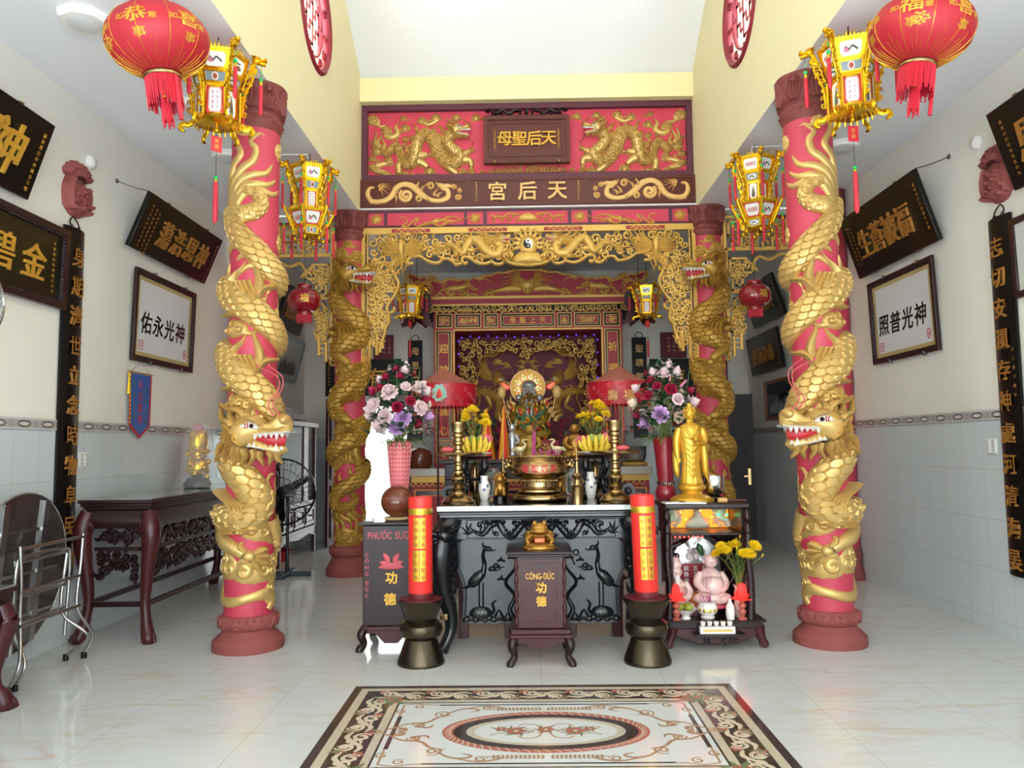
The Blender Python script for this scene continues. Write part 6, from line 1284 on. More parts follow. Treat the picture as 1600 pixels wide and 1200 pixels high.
g = MB(GOLDF); g.rib(Mp2, half[1:] + [(-u, v) for u, v in half[::-1][1:-1]], .018, .025, None, 4, 0, 0, False, False); g.rib(Mp2, [half[1], half[0]], .014, .02, 4); g.rib(Mp2, [(-half[1][0], half[1][1]), (-half[0][0], half[0][1])], .014, .02, 4); g.build('pediment_edge', t)
g = MB(GOLDF)
g.blob(Mp2, [(-.12, 3.98), (-.13, 4.06), (-.1, 4.14), (-.04, 4.1), (.04, 4.1), (.1, 4.14), (.13, 4.06), (.12, 3.98), (.06, 3.9), (0, 3.88), (-.06, 3.9)], .1)
for sg in (-1, 1):
    g.dome(Mp2, sg * .05, 4.04, .03, .022, .12); g.dome(Mp2, sg * .03, 3.95, .03, .02, .12)
    for k in range(9): g.flame(Mp2, sg * .1, 4.08 - .012 * k, .4 - .02 * k, pi / 2 - sg * (.55 + .17 * k), .018, .035, .15 * sg)
    for k in range(3): g.rib(Mp2, [(sg * .1, 3.95), (sg * (.3 + .06 * k), 3.98 - .02 * k), (sg * (.5 + .05 * k), 3.92 - .015 * k)], [.04, .035, .02], .05, 10)
    claw(g, Mp2, sg * .6, 3.9, .08, 0 if sg > 0 else pi, False, .08)
g.build('mask_relief', t)
for sg in (-1, 1):
    Mm = sub(Mp2, 0, 0, 1, 0, sg > 0); g = MB(GOLDF)
    g.scaled(Mm, [(-1.24, 3.95), (-1.18, 3.98), (-1.1, 3.98), (-1.02, 3.99), (-.95, 4.02)], [.02, .045, .045, .045, .04], .05, .02, 5, 0, 2); g.dome(Mm, -.92, 4.04, .045, .04, .07)
    for u in (-1.2, -1.14, -1.02, -.97): g.rib(Mm, [(u, 3.96), (u - .02, 3.9), (u + .02, 3.87)], .014, .035, 6)
    g.rib(Mm, [(-1.24, 3.96), (-1.3, 3.99), (-1.28, 4.04), (-1.22, 4.05)], .01, .02); g.build('tiger_relief', t)
    g = MB(GOLDF); rr = random.Random(9)
    for k in range(26):
        u = rr.uniform(-1.7, -.35); v = rr.uniform(3.86, 4.1) if u > -1.5 else rr.uniform(4.0, 4.14)
        g.flame(Mm, u, v, rr.uniform(.2, .32), rr.uniform(-.6, .6) + (pi if k % 2 else 0), .02, .03, .25, 0, 9)
    g.rib(Mm, [(-1.5, 3.86), (-1.55, 3.95), (-1.66, 4.02), (-1.72, 4.12)], [.02, .02, .015, .005], .025); g.build('flame_relief', t)
    b = MB(WOODD); b.prism(sub(Ms, 0, 0, 1, 0, sg > 0), [(-1.62, 3.6), (-1.46, 3.6), (-1.46, 3.35), (-1.5, 3.45), (-1.56, 3.52)], -.3, .0); b.build('corner_bracket', t)
# gilt scrollwork round the opening, inside edge scalloped
Mi = flat((0, .55, 0)); kp = lambda u, v: v > 2.95 - .1 * cos(u * 5) * 0 + (.12 * abs(sin(u * 4))) or abs(u) > .86 + .04 * sin(v * 9)
g = MB(GOLDD); filigree(g, Mi, -1.13, 1.13, 1.75, 3.27, .05, .017, .035, 61, True, kp, 6); g.build('gilt_scrollwork', t)
g = MB(GOLDF)
for sg in (-1, 1): g.rib(sub(Mi, 0, 0, 1, 0, sg > 0), [(0, 3.1), (-.3, 3.1), (-.45, 3.06), (-.55, 3.0), (-.72, 2.99), (-.78, 2.9), (-.74, 2.8), (-.8, 2.7), (-.84, 2.5), (-.78, 2.3), (-.84, 2.1), (-.8, 1.9)], .016, .03, 60, 4, 0, 0, True)
g.build('inner_moulding', t)
Mw = flat((0, .86, 0))
for sg in (-1, 1):
    Mm = sub(Mw, 0, 0, 1, 0, sg > 0); g = MB(GOLDF)
    g.scaled(Mm, [(-1.0, 2.38), (-.85, 2.42), (-.68, 2.42), (-.52, 2.34), (-.47, 2.2), (-.5, 2.05), (-.42, 1.95)], [.05, .06, .065, .065, .065, .06, .06], .07, .028, 6)
    for k in range(10): q = spline([(-1.0, 2.38), (-.85, 2.42), (-.68, 2.42), (-.52, 2.34), (-.47, 2.2), (-.5, 2.05)], 10)[k]; g.flame(Mm, q[0] + .03, q[1] + .05, .09, 1.2 - .12 * k, .02, .03, .2)
    g.rib(Mm, [(-.7, 2.4), (-.62, 2.2), (-.74, 2.1)], [.05, .04, .03], .06, 10); claw(g, Mm, -.78, 2.06, .1, -2, False, .12)
    for k in range(7): g.flame(Mm, -.6, 2.72 - .015 * k, .38, 2.0 + .12 * k, .025, .04, .12)
    cloud(g, Mm, -.5, 2.92, .16, 0, False, .15); cloud(g, Mm, -.34, 2.85, .12, .1, True, .15); cloud(g, Mm, -.6, 3.05, .18, 0, True, .15)
    g.rib(Mm, [(-.3, 2.55), (-.24, 2.7), (-.3, 2.88), (-.4, 2.95), (-.44, 3.0)], .006, .02, 16)
    g.build('relief_dragon', t)
    g, w, k, r = MB(GOLDF), MB(WHITE), MB(BLK), MB(RB); dragon_head(g, w, k, r, sub(Mm, -.48, 2.6, 1, -.55), .3, 1); h = g.build('dragon_head', t); w.build('teeth_and_eye', h); k.build('pupil', h); r.build('glowing_mouth', h)
g = MB(GOLDF)
g.rib(Mw, [(.075 * cos(k * pi / 10), 2.86 + .075 * sin(k * pi / 10)) for k in range(21)], .022, .04, sm=False)
for k in range(14): a = k * pi / 7; g.flame(Mw, .085 * cos(a), 2.86 + .085 * sin(a), .13, a, .022, .03, .25 if k % 2 else -.25)
g.build('sun_relief', t)
b = MB(BB)
for k in range(16): b.ball((-1.05 + .14 * k, .3, 3.26 + .02 * (k % 2)), .012, 8)
for k in range(6): b.ball((-1.1, .3, 3.2 - .2 * k), .012, 8); b.ball((1.1, .3, 3.2 - .2 * k), .012, 8)
b.build('string_lights', t)
MARBT = mat('grey_marble_slab', '#B8AFA4', .2, 0, .12, 6)
b = MB(REDD); b.bx(-1.7, 1.7, -.72, 1.1, 0, 1.1); b.build('altar_base', t, smooth=False)
b = MB(MARBT); b.bx(-1.74, 1.74, -.78, 1.1, 1.12, 1.23); b.build('marble_counter', t, bev=.005)
Mf = flat((0, -.72, 0)); g = MB(GOLDF); g.mbx(Mf, -1.7, 1.7, 1.03, 1.12, 0, .02)
for k in range(42): g.rib(Mf, [(-1.68 + .08 * k - .035, 1.03), (-1.68 + .08 * k - .03, 1.0), (-1.68 + .08 * k, .975), (-1.68 + .08 * k + .03, 1.0), (-1.68 + .08 * k + .035, 1.03)], .008, .012, 8, 3)
g.build('lotus_trim', t)
for u0, u1 in ((-1.66, -.9), (-.84, -.05), (.05, .84), (.9, 1.66)):
    b = MB(GOLDF); b.frame(Mf, u0, u1, .3, .93, .015, 0, .012); b.use(BLK); b.frame(Mf, u0 + .03, u1 - .03, .33, .9, .04, 0, .006); b.use(GOLDF); b.frame(Mf, u0 + .08, u1 - .08, .38, .85, .012, 0, .012); b.build('base_panel', t, smooth=False)
# enthroned goddess
GREY = mat('silvery_beads', '#B9B9BC', .3, .6); GREEN = mat('green_enamel', '#3F6B46', .4, .2); ROBE = mat('gold_green_brocade', '#A9852F', .5, .3, .35, 60); DARKF = mat('dark_face_lacquer', '#5E3A2C', .35)
o, hd = seated_figure('goddess_statue', 0, 11.0, 1.62, 1.75, ROBE, 'enthroned goddess statue in gold and green robes before a light halo disc', REDD)
b = MB(DARKF); b.lathe([(.03, .55), (.07, .6), (.095, .67), (.085, .74), (.03, .78)], 18, (0, -.035, 0)); b.build('face', o)
b = MB(GREY); b.lathe([(.08, .73), (.1, .75), (.105, .78), (.085, .82), (.04, .845), (.0001, .85)], 20, (0, -.02, 0))
for k in range(24): a = k * pi / 12; b.ball((.1 * cos(a), -.02 + .1 * sin(a), .765), .012, 6)
for k in range(9): b.tube([(-.08 + .02 * k, -.125, .75), (-.08 + .02 * k, -.13, .7 - .02 * abs(k - 4))], .005, 5)
for sg in (-1, 1): b.ball((sg * .15, -.05, .6), .05, 10); b.tube([(sg * .04, -.12, .56), (sg * .03, -.2, .4), (sg * .02, -.21, .3)], [.03, .025, .01], 8, 8)
b.build('beaded_crown', o)
b = MB(GREEN); Mg = flat((0, -.2, 0))
for k in range(9): a = pi + .3 + k * (pi - .6) / 8; petal(b, (0, -.2, .42), (0, -1, 0), (cos(a), 0, sin(a)), .2, .04, .1, 3)
for k in range(7): a = pi + .4 + k * (pi - .8) / 6; petal(b, (0, -.215, .25), (0, -1, 0), (cos(a), 0, sin(a)), .16, .04, .1, 3)
b.build('cloud_collar', o); b = MB(GOLDL, SCARL, GREEN)
for k in range(70):
    b.use((GOLDL, SCARL, GREEN, GOLDL)[k % 4]); u = RND.uniform(-.26, .26); v = RND.uniform(.06, .56); b.flame(flat((0, -.12 - .1 * cos(u * 4), 0)), u, v, .09, RND.uniform(-2.4, -.7), .02, .025, .2, 0, 5)
b.build('brocade_ornaments', o)
for sg in (-1, 1):
    b = MB(LETTERP); b.tube([(sg * .25, -.12, .2), (sg * .33, -.15, .42), (sg * .37, -.15, .6)], .012, 6); b.blob(flat((sg * .39, -.15, .66)), [(-.06, 0), (-.04, .08), (.02, .1), (.06, .04), (.04, -.06), (-.03, -.06)], .03, back=.03)
    for k in range(5): b.flame(flat((0, -.1, 0)), sg * (.2 + .04 * k), .5 - .06 * k, .16, pi / 2 - sg * .7, .03, .04, .2, 0, 8, 0, True)
    b.build('raised_fan', o)
t = thing('halo_disc', 'round golden disc with radiating colour lights behind the goddess statue', 'halo', (-.015, 11.3, 2.4)); b = MB(mat('amber_disc', '#A67A1E', .35, .4)); Mh = flat(); b.prism(Mh, [(.265 * cos(k * pi / 20), .265 * sin(k * pi / 20)) for k in range(40)], -.02, 0); b.build('disc', t)
EMC = [bulb_mat('halo_light_%s' % n, c, 3) for n, c in (('white', '#FFFFFF'), ('red', '#FF5A4A'), ('green', '#7AFF9A'), ('yellow', '#FFE27A'))]
b = MB(*EMC)
for k in range(36):
    a = k * 2 * pi / 36 + .05; b.use(EMC[k % 4])
    for r0, r1 in (((.11, .15), (.175, .2)) if k % 2 else ((.13, .17),)): b.add([Mh(r0 * cos(a - .02), r0 * sin(a - .02), .003), Mh(r1 * cos(a - .012), r1 * sin(a - .012), .003), Mh(r1 * cos(a + .012), r1 * sin(a + .012), .003), Mh(r0 * cos(a + .02), r0 * sin(a + .02), .003)], [(0, 1, 2, 3)])
b.use(BB)
for k in range(30): a = k * 2 * pi / 30; b.ball(Mh(.255 * cos(a), .255 * sin(a), .004), .004, 5)
b.build('led_rays', t); b = MB(BLACKW); b.bx(-.02, .02, -.0, .03, -1.17, -.2); b.bx(-.12, .12, -.05, .08, -1.17, -1.14); b.build('stand', t)
b = MB(REDD); b.bx(-.4, .4, -.25, .3, 1.23, 1.62); o = thing('statue_plinth', 'red block plinth carrying the goddess statue', 'plinth', (0, 11.0, 0)); b.build('block', o, bev=.01); g = MB(GOLDF); filigree(g, flat((0, -.25, 0)), -.36, .36, 1.27, 1.58, .05, .012, .025, 70); g.build('gilt_carving', o)
# table between altar and goddess
t = thing('middle_altar_table', 'dark table behind the front altar carrying figurines and flags', 'table', (0, 8.2, 0)); b = MB(WOODD); b.bx(-.95, .95, -.35, .45, 1.36, 1.4); b.bx(-.9, .9, -.3, .4, 1.2, 1.36); b.build('table_top', t, bev=.006)
for x in (-.86, .86):
    for y in (-.26, .36): b = MB(WOODD); b.bx(x - .04, x + .04, y - .04, y + .04, 0, 1.2); b.build('leg', t, bev=.006)
def crane(x, y, z, m, label, f):
    t = thing('crane_figurine', label, 'figurine', (x, y, z)); b = MB(m); b.lathe([(.06, 0), (.062, .012), (.03, .02), (.0001, .02)], 16)
    b.tube([(-.012, 0, .02), (-.012, 0, .07)], .006, 6); b.tube([(.015, 0, .02), (.012, 0, .07)], .006, 6); b.ball((0, 0, .1), .04, 12, 1.4, .8, .8); b.tube([(f * .04, 0, .11), (f * .06, 0, .15), (f * .03, 0, .18), (f * .05, 0, .2)], [.02, .012, .01, .014], 8, 12); b.tube([(f * .05, 0, .2), (f * .095, 0, .195)], [.01, .002], 6); b.tube([(-f * .04, 0, .11), (-f * .09, 0, .08)], [.03, .006], 8); b.build('crane', t)
WG = mat('white_gold_glaze', '#EFE0B0', .25, .2); crane(-.13, 7.98, 1.4, WG, 'white and gold crane figurine behind the left rim of the burner', 1); crane(.26, 7.98, 1.4, WG, 'white and gold crane figurine behind the right rim of the burner', -1)
for k, (x, y, m, l) in enumerate(((-.62, 8.2, TO, 'small gilt seated guardian at the left end of the middle table'), (.45, 8.1, TO, 'small gilt seated guardian right of the goddess on the middle table'), (.66, 8.25, DARKF, 'small dark seated guardian at the right end of the middle table'), (-.02, 8.35, ROBE, 'small olive gold seated attendant before the goddess on the middle table'))): seated_figure('guardian_figurine', x, y, 1.4, .72 + .1 * (k % 2), m, l, REDD)
t = thing('attendant_figurine', 'small grey standing attendant beside the folded flags on the middle table', 'figurine', (-.21, 8.12, 1.4)); b = MB(GREY); b.lathe([(.05, 0), (.055, .02), (.04, .1), (.05, .2), (.045, .26), (.015, .285), (.03, .3), (.035, .33), (.025, .36), (.0001, .37)], 16, sy=.8); b.build('robe', t)
for sg in (-1, 1): b = MB(GREY); b.tube([(sg * .045, 0, .25), (sg * .07, -.02, .18), (sg * .03, -.05, .16)], [.018, .016, .01], 6, 8); b.tube([(sg * .03, .01, .35), (sg * .045, .01, .42)], [.008, .003], 5); b.build('arm', t)
for k, (x, y, h, r, l) in enumerate(((-.47, 8.05, .52, .1, 'broad folded red and yellow flag cone left of the burner'), (-.29, 8.0, .55, .065, 'narrow yellow and red flag cone nearest the burner'))):
    t = thing('folded_flag', l, 'flag', (x, y, 1.4)); b = MB(YEL, REDD); YF2 = mat('orange_yellow_silk', '#E0A21E', .6) if k == 0 else MATS['orange_yellow_silk']; b = MB(YF2, SCARL); n = 20
    for j in range(n):
        b.use(SCARL if j % 5 in (0, 1) else YF2); a0, a1 = 2 * pi * j / n, 2 * pi * (j + 1) / n; p = lambda a, q, z: (q * cos(a), q * sin(a), z); b.add([p(a0, r, 0), p(a1, r * .93, 0), p(a1, r * .5, h * .55), p(a0, r * .55, h * .55), p(a1, .008, h), p(a0, .008, h)], [(0, 1, 2, 3), (3, 2, 4, 5)])
    b.build('silk', t); b = MB(WOODR); b.tube([(0, 0, 0), (0, 0, h + .03)], .007, 6); b.build('pole', t)
for k in range(26):
    if k == 0: lfb = MB(LEAF, MATS['crimson_petals'])
    a = RND.uniform(0, 6.28); x = RND.choice((-1, 1)) * RND.uniform(.3, .8); lfb.use(LEAF if k % 3 else MATS['crimson_petals']); 
    for q in range(8): leaf(lfb, (x, 8.4, 1.42 + .05 * q), (cos(a + q), sin(a + q) * .5, .8), (0, 0, 1), .12, .02, .2)
o = lfb.build('artificial_foliage'); o['kind'] = 'stuff'; tag(o, 'dark artificial leaves filling the back of the middle table', 'leaves', None, 'stuff')
# processional parasols
def parasol(x, y, label, sg):
    t = thing('ceremonial_parasol', label, 'parasol', (x, y, 0)); R = .38
    b = MB(mat('faded_rose_cloth', '#A5614F', .85, 0, .15, 40) if sg < 0 else MATS['faded_rose_cloth']); b.lathe([(R + .01, 2.26), (R * .62, 2.33), (R * .3, 2.4), (.02, 2.46), (.0001, 2.465)], 40); b.build('canopy_top', t)
    SILK = mat('red_satin', '#C4182B', .35) if sg < 0 else MATS['red_satin']; b = MB(SILK); b.lathe([(R, 2.27), (R * 1.0, 2.15), (R * .95, 2.0), (R * .94, 2.0), (R * .98, 2.15), (R * .98, 2.27)], 48); b.build('skirt', t, ang=60)
    M = cyl(R * 1.004); b = MB(PINKR)
    for k in range(20): a = k * 2 * pi * R / 20 - 1.1; b.rib(M, [(a, 2.02), (a + .03, 2.03), (a + .06, 2.015)], .006, .004, 4, 3, -.012)
    for k in range(40): b.spiral(M, -1.1 + .056 * k, 2.06 + .17 * ((k * 7) % 4) / 4, .03, 1.3, k, .006, .006, 1 if k % 2 else -1)
    b.use(mat('sea_green_embroidery', '#9CC7B4', .6) if sg < 0 else MATS['sea_green_embroidery']); cx = -.02 if sg < 0 else .45
    b.blob(M, [(cx + .08 * cos(k * pi / 8) * (1 + .2 * (k % 2)), 2.14 + (.1 if sin(k * pi / 8) > 0 else .08) * sin(k * pi / 8) * (1 + .2 * (k % 2))) for k in range(16)], .003, .002, 2, 0); b.use(SCARL).blob(M, [(cx - .035, 2.12), (cx, 2.2), (cx + .035, 2.12), (cx, 2.09)], .004, .007, 2)
    if sg > 0:
        b.use(LETTERP)
        for u in (-.12, .06): b.text(M, '壽' if u < 0 else '福', u, 2.1, .13, .004, .004, .002)
        b.use(SCARL)
        for u in (-.16, -.02, .15, .28):
            for q in range(5): a = pi * (.1 + .2 * q); b.blob(M, [(u + .01 * cos(a), 2.205), (u + .035 * cos(a) - .01, 2.21 + .03 * sin(a)), (u + .05 * cos(a), 2.205 + .045 * sin(a)), (u + .035 * cos(a) + .01, 2.21 + .03 * sin(a))], .003, .003, 2)
    b.build('embroidery', t); b = MB(WOODR); b.tube([(-.08, 0, 0), (-.08, 0, 2.2), (0, 0, 2.44)], .012, 8); b.lathe([(.12, 0), (.12, .02), (.03, .05), (.0001, .06)], 20, (-.08, 0, 0)); b.build('pole', t)
    b = MB(SCARL, LETTERO)
    for k in range(48):
        a = k * 2 * pi / 48; b.use((SCARL, LETTERO)[k % 2]); L = .1 + .12 * (k % 4 == 0); b.tube([(R * .95 * cos(a), R * .95 * sin(a), 2.0), (R * .95 * cos(a), R * .95 * sin(a), 2.0 - L)], .004, 4)
        if k % 4 == 0: b.tube([(R * .95 * cos(a), R * .95 * sin(a), 2.0 - L), (R * .95 * cos(a), R * .95 * sin(a), 1.92 - L)], [.006, .012], 6)
    b.build('tasselled_fringe', t)
parasol(-1.02, 9.1, 'red embroidered parasol with a flame-shaped drop, left of the goddess', -1); parasol(1.05, 9.1, 'red embroidered parasol with gold characters, right of the goddess', 1)
# things on the marble counter
t = thing('brown_wooden_drum', 'brown rounded wooden drum on the left of the marble counter', 'drum', (-1.6, 11.25, 1.23)); b = MB(WFISH); b.lathe([(.15, 0), (.18, .06), (.18, .18), (.15, .25), (.06, .29), (.0001, .3)], 28); b.build('body', t)
t = thing('steel_pot', 'large grey steel pot on the right of the marble counter', 'pot', (1.53, 11.3, 1.29)); b = MB(STEEL); b.lathe([(.12, 0), (.15, .02), (.17, .08), (.175, .22), (.185, .225), (.165, .22), (.0001, .1)], 32); b.build('body', t)
o = MB(mat('yellow_straw_ring', '#C9A24E', .7)); o.tube([(.16 * cos(k * pi / 12), .16 * sin(k * pi / 12), .03) for k in range(25)], .03, 8); o = o.build('straw_ring'); o.location = (1.53, 11.3, 1.23); tag(o, 'yellow straw ring under the grey steel pot', 'pot rest')
# boards on the back wall
def wall_board(x, z, w, h, s, label, m=BLACK, tm=LETTER, size=.3, name='inscribed_board', cat='sign', step=None, y=YB - .05):
    t = thing(name, label, cat, (x, y, z)); M = flat(); b = MB(m); b.mbx(M, -w / 2, w / 2, -h / 2, h / 2, -.03, 0); b.build('board', t, bev=.006); b = MB(tm); b.text(M, s, 0, 0, size, .01, .012, 0, step=step or size * 1.25)
    for sx in (-1, 1): b.text(M, '癸巳年仲秋吉旦', sx * (w / 2 - .06), h * .32, h * .06, .004, .004, 0, True, h * .085)
    b.build('lettering', t, smooth=False); return t
wall_board(-2.78, 2.72, 1.28, .62, '求有', 'black board with two gold characters above the bright back doorway', size=.33, step=.45); wall_board(2.7, 2.65, 1.3, .64, '應必', 'black board with gold characters behind the right rose arrangement', size=.33, step=.45)
for x, z, w, h, l in ((-2.44, 3.23, .34, .42, 'small maroon framed notice above the left black board'), (2.46, 3.2, .44, .44, 'small maroon framed notice above the right black board')): t = thing('framed_notice', l, 'framed notice', (x, YB - .04, z)); M = flat(); b = MB(MARO); b.mbx(M, -w / 2, w / 2, -h / 2, h / 2, -.02, 0); b.build('sheet', t, smooth=False); b = MB(WOOD); b.frame(M, -w / 2, w / 2, -h / 2, h / 2, .025, -.02, .012); b.build('frame', t); b = MB(LETTERP); [b.text(M, '天上聖母', .1 - .09 * k, .12, .045, .004, .003, 0, True, .07) for k in range(3)]; b.build('lettering', t, smooth=False)
for x, s, l in ((-1.9, '母恩浩蕩', 'narrow black hanging board at the left of the inner shrine'), (1.88, '聖蹟顯靈', 'narrow black hanging board at the right of the inner shrine')):
    t = thing('hanging_couplet_board', l, 'sign', (x, YB - .05, 2.6)); M = flat(); b = MB(BLACK); b.mbx(M, -.12, .12, -.95, .74, -.03, 0); b.build('board', t, bev=.005); b = MB(LETTERP); b.text(M, s, 0, .55, .14, .01, .008, 0, True, .24); b.build('lettering', t, smooth=False); b = MB(BLK); b.tube([(-.05, 0, .74), (-.06, 0, .79), (0, 0, .83), (.06, 0, .79), (.05, 0, .74)], .006, 6, 12); b.build('hanger', t)
# open door leaves
def door_leaf(p0, p1, m, label, h=2.3, knob=1):
    p0, p1 = Vector((*p0, 0)), Vector((*p1, 0)); d = (p1 - p0); w = d.length; t = thing('door_leaf', label, 'door', tuple(p0), atan2(d.y, d.x), kind='thing'); b = MB(m); b.bx(0, w, -.02, .02, .015, h)
    for s in (-1, 1):
        M = flat((0, s * .02, 0), (1, 0, 0), (0, 0, 1), (0, s, 0))
        for u0, u1 in ((.08, w / 2 - .04), (w / 2 + .04, w - .08)):
            for v0, v1 in ((.15, .95), (1.05, 1.45), (1.55, h - .12)): b.frame(M, u0, u1, v0, v1, .03, 0, .016); b.mbx(M, u0 + .05, u1 - .05, v0 + .05, v1 - .05, 0, .01)
    b.build('leaf', t, bev=.003); b = MB(BRASS); b.bx(w - .1, w - .06, -.04, -.02, .9, 1.15); b.bx(w - .16, w - .06, -.055, -.04, 1.02, 1.045); b.build('handle', t); return t
door_leaf((-2.88, 12.9), (-3.16, 12.0), WOODR, 'red-brown panelled door leaf standing open left of the bright doorway'); door_leaf((2.55, 12.2), (3.47, 11.98), mat('dark_dull_wood', '#1E0F10', .55), 'dark panelled door leaf standing open behind the right rear column')

# ---------------------------------------------------------------- palace lanterns
PANE = mat('white_painted_glass', '#E9EAE6', .35); PINKT = mat('pink_ink', '#C77A95', .6); INK = mat('dark_ink', '#4A4B44', .6); GREYP = mat('grey_blue_pane', '#7F9196', .4); ORG = mat('orange_seal', '#D2582A', .5); LRED = mat('lantern_red', '#C22130', .45); TASS = mat('red_silk_tassel', '#C71F35', .55); BEAD = mat('jade_green_bead', '#18B257', .2); ROSEP = mat('rose_pane', '#D9A6B6', .4); FIGP = mat('painted_figure', '#7D5A45', .6)
def hexring(r0, z0, r1, z1):
    return [[(r * sin(a), -r * cos(a), z) for r, z in ((r0, z0), (r1, z1)) for a in (k * pi / 3 - pi / 6, k * pi / 3 + pi / 6)] for k in range(6)]
def face_map(q):           # u -1..1 across, v 0..1 down->up, h outward metres
    a, b2, c, d = [Vector(p) for p in q]; n = (b2 - a).cross(c - a).normalized()
    ctr = (a + b2 + c + d) / 4
    if n.x * ctr.x + n.y * ctr.y < 0: n = -n
    return lambda u, v, h: (a * (1 - u) / 2 + b2 * (1 + u) / 2) * (1 - v) + (c * (1 - u) / 2 + d * (1 + u) / 2) * v + n * h
def palace_lantern(name, label, loc, lower, s=1., rz=0., drop=True):
    t = thing(name, label, 'lantern', loc, rz)
    tiers = [('crown', .145, -.155, .18, -.035), ('band', .125, -.225, .145, -.165), ('body', .118, -.44, .118, -.24)]
    if lower: tiers = [('crown', .15, -.14, .185, -.03), ('band', .12, -.205, .145, -.15), ('body', .105, -.36, .11, -.215), ('skirt', .125, -.5, .2, -.385), ('base', .105, -.56, .12, -.51)]
    fr = MB(GOLDP)
    for nm, r0, z0, r1, z1 in tiers:
        for i, q in enumerate(hexring(r0, z0, r1, z1)):
            m = face_map(q); fr.mbx(m, -1.02, 1.02, -.09, .06, -.008, .006); fr.mbx(m, -1.02, 1.02, .94, 1.09, -.008, .006); fr.mbx(m, -1.03, -.86, 0, 1, -.008, .006); fr.mbx(m, .86, 1.03, 0, 1, -.008, .006)
            for k in range(9): fr.blob(m, [(-.95 + .24 * k - .1, 1.05), (-.95 + .24 * k, 1.05 + (.35 if nm == 'crown' and k in (3, 4, 5) else .22)), (-.95 + .24 * k + .1, 1.05)], .006, 0, 2, 0, .006); fr.dome(m, -.95 + .24 * k, -.06, .1, .09 * .03 / max(.03, abs(z1 - z0)), .008, .004, 6, 2)
            p = MB(PANE)
            if nm == 'body':
                p.use(LRED).mbx(m, -.86, .86, .0, 1, -.004, .0); P8 = [(-.5, .08), (.5, .08), (.68, .2), (.68, .8), (.5, .92), (-.5, .92), (-.68, .8), (-.68, .2)]
                p.use(GOLDP).rib(m, P8 + [P8[0]], .05, .004, 8, 2, 0, sm=False); p.use(PANE if i % 2 else ROSEP); p.prism(m, P8, 0, .002)
                if i % 2 == 0: p.use(PANE).prism(m, [(u * .8, .5 + (v - .5) * .86) for u, v in P8], .002, .003)
                if i % 2 == 0:
                    p.use(PINKT)
                    for cxx in (-.25, .25):
                        for k in range(4): p.text(lambda u, v, h: m(u, .5 + (v - .5) * .5, h), '天降吉祥福祿壽喜'[k + (4 if cxx < 0 else 0)], cxx, .98 - .32 * k, .26, .004, .001, .003)
                else: p.use(FIGP).blob(m, [(-.3, .2), (-.22, .5), (-.12, .62), (0, .78), (.12, .62), (.22, .5), (.3, .2)], .003, .002, 2); p.use(GREEN).blob(m, [(-.12, .2), (-.08, .5), (.08, .5), (.12, .2)], .004, .003, 2)
            elif nm in ('band', 'base'):
                p.use(GREYP).mbx(m, -.86, .86, .06, .94, -.004, 0)
                if i % 2 == 0: p.use(PANE).dome(m, 0, .5, .3, .42, .002, .001, 14, 2); p.use(ORG).dome(m, 0, .5, .22, .32, .003, .002, 14, 2); p.use(INK).text(lambda u, v, h: m(u, v, h), '福', 0, .5, .3, .004, .001, .005)
                else: p.use(PANE).dome(m, 0, .5, .7, .34, .002, .001, 12, 2); p.use(INK).rib(m, [(-.4, .4), (-.1, .6), (.3, .4)], .08, .002, 8, 2, .003)
            else:
                P8 = [(-.62, .14), (.62, .14), (.76, .3), (.76, .7), (.62, .86), (-.62, .86), (-.76, .7), (-.76, .3)]; p.use(GOLDP if nm == 'crown' else LRED).mbx(m, -.86, .86, .04, .96, -.004, 0); p.use(PANE).prism(m, P8, 0, .002)
                if i % 3 == 0: p.use(PINKT).blob(m, [(-.5, .35), (-.4, .6), (-.2, .55), (-.1, .35)], .002, .002, 2); p.use(INK).rib(m, [(-.4, .6), (-.1, .45), (.1, .6), (.5, .4)], .05, .002, 10, 2, .002)
                elif i % 3 == 1: p.use(INK).rib(m, [(-.6, .5), (-.2, .6), (.3, .66)], .04, .002, 8, 2, .002); p.use(FIGP).blob(m, [(-.1, .3), (.0, .5), (.3, .55), (.5, .35)], .002, .002, 2)
                else: p.use(LRED); [p.text(m, c, -.45 + .3 * k, .5, .3, .004, .001, .002) for k, c in enumerate('福祿壽喜')]
            p.build('picture_pane', t)
    for k in range(6):         # corner posts, brackets, filigree
        a = k * pi / 3 + pi / 6; c, sn = sin(a), -cos(a); P = lambda r, z: (r * c, r * sn, z); Mb = lambda u, v, h: Vector((u * c + h * -sn, u * sn + h * c, v))
        for nm, r0, z0, r1, z1 in tiers: fr.tube([P(r0 * 1.155 * 1, z0), P(r1 * 1.155, z1)], .007, 6)
        zb = -.46 if not lower else -.58
        for u, v, r in ((.2, -.1, .025), (.185, -.16, .028), (.165, -.22, .025), (.16, -.28, .02), (.158, -.33, .02), (.16, -.38, .02)) if not lower else ((.205, -.1, .025), (.185, -.15, .028), (.16, -.2, .025), (.148, -.25, .018), (.15, -.3, .018), (.17, -.36, .02), (.2, -.43, .022), (.17, -.49, .022), (.15, -.54, .022)): fr.spiral(Mb, u, v, r, 1.3, v * 40, .006, .008, 1, None, 0, True, 3); fr.flame(Mb, u, v, r * 1.8, .6 + v * 9, .007, .008, .2, 0, 5, 0, True)
        fr.rib(Mb, [(.2, -.06), (.21, -.14), (.175, -.22), (.155, -.3), (.15, -.4)] if not lower else [(.2, -.05), (.21, -.12), (.17, -.2), (.14, -.28), (.16, -.36)], .008, .008, 16, 4, 0, 0, True)
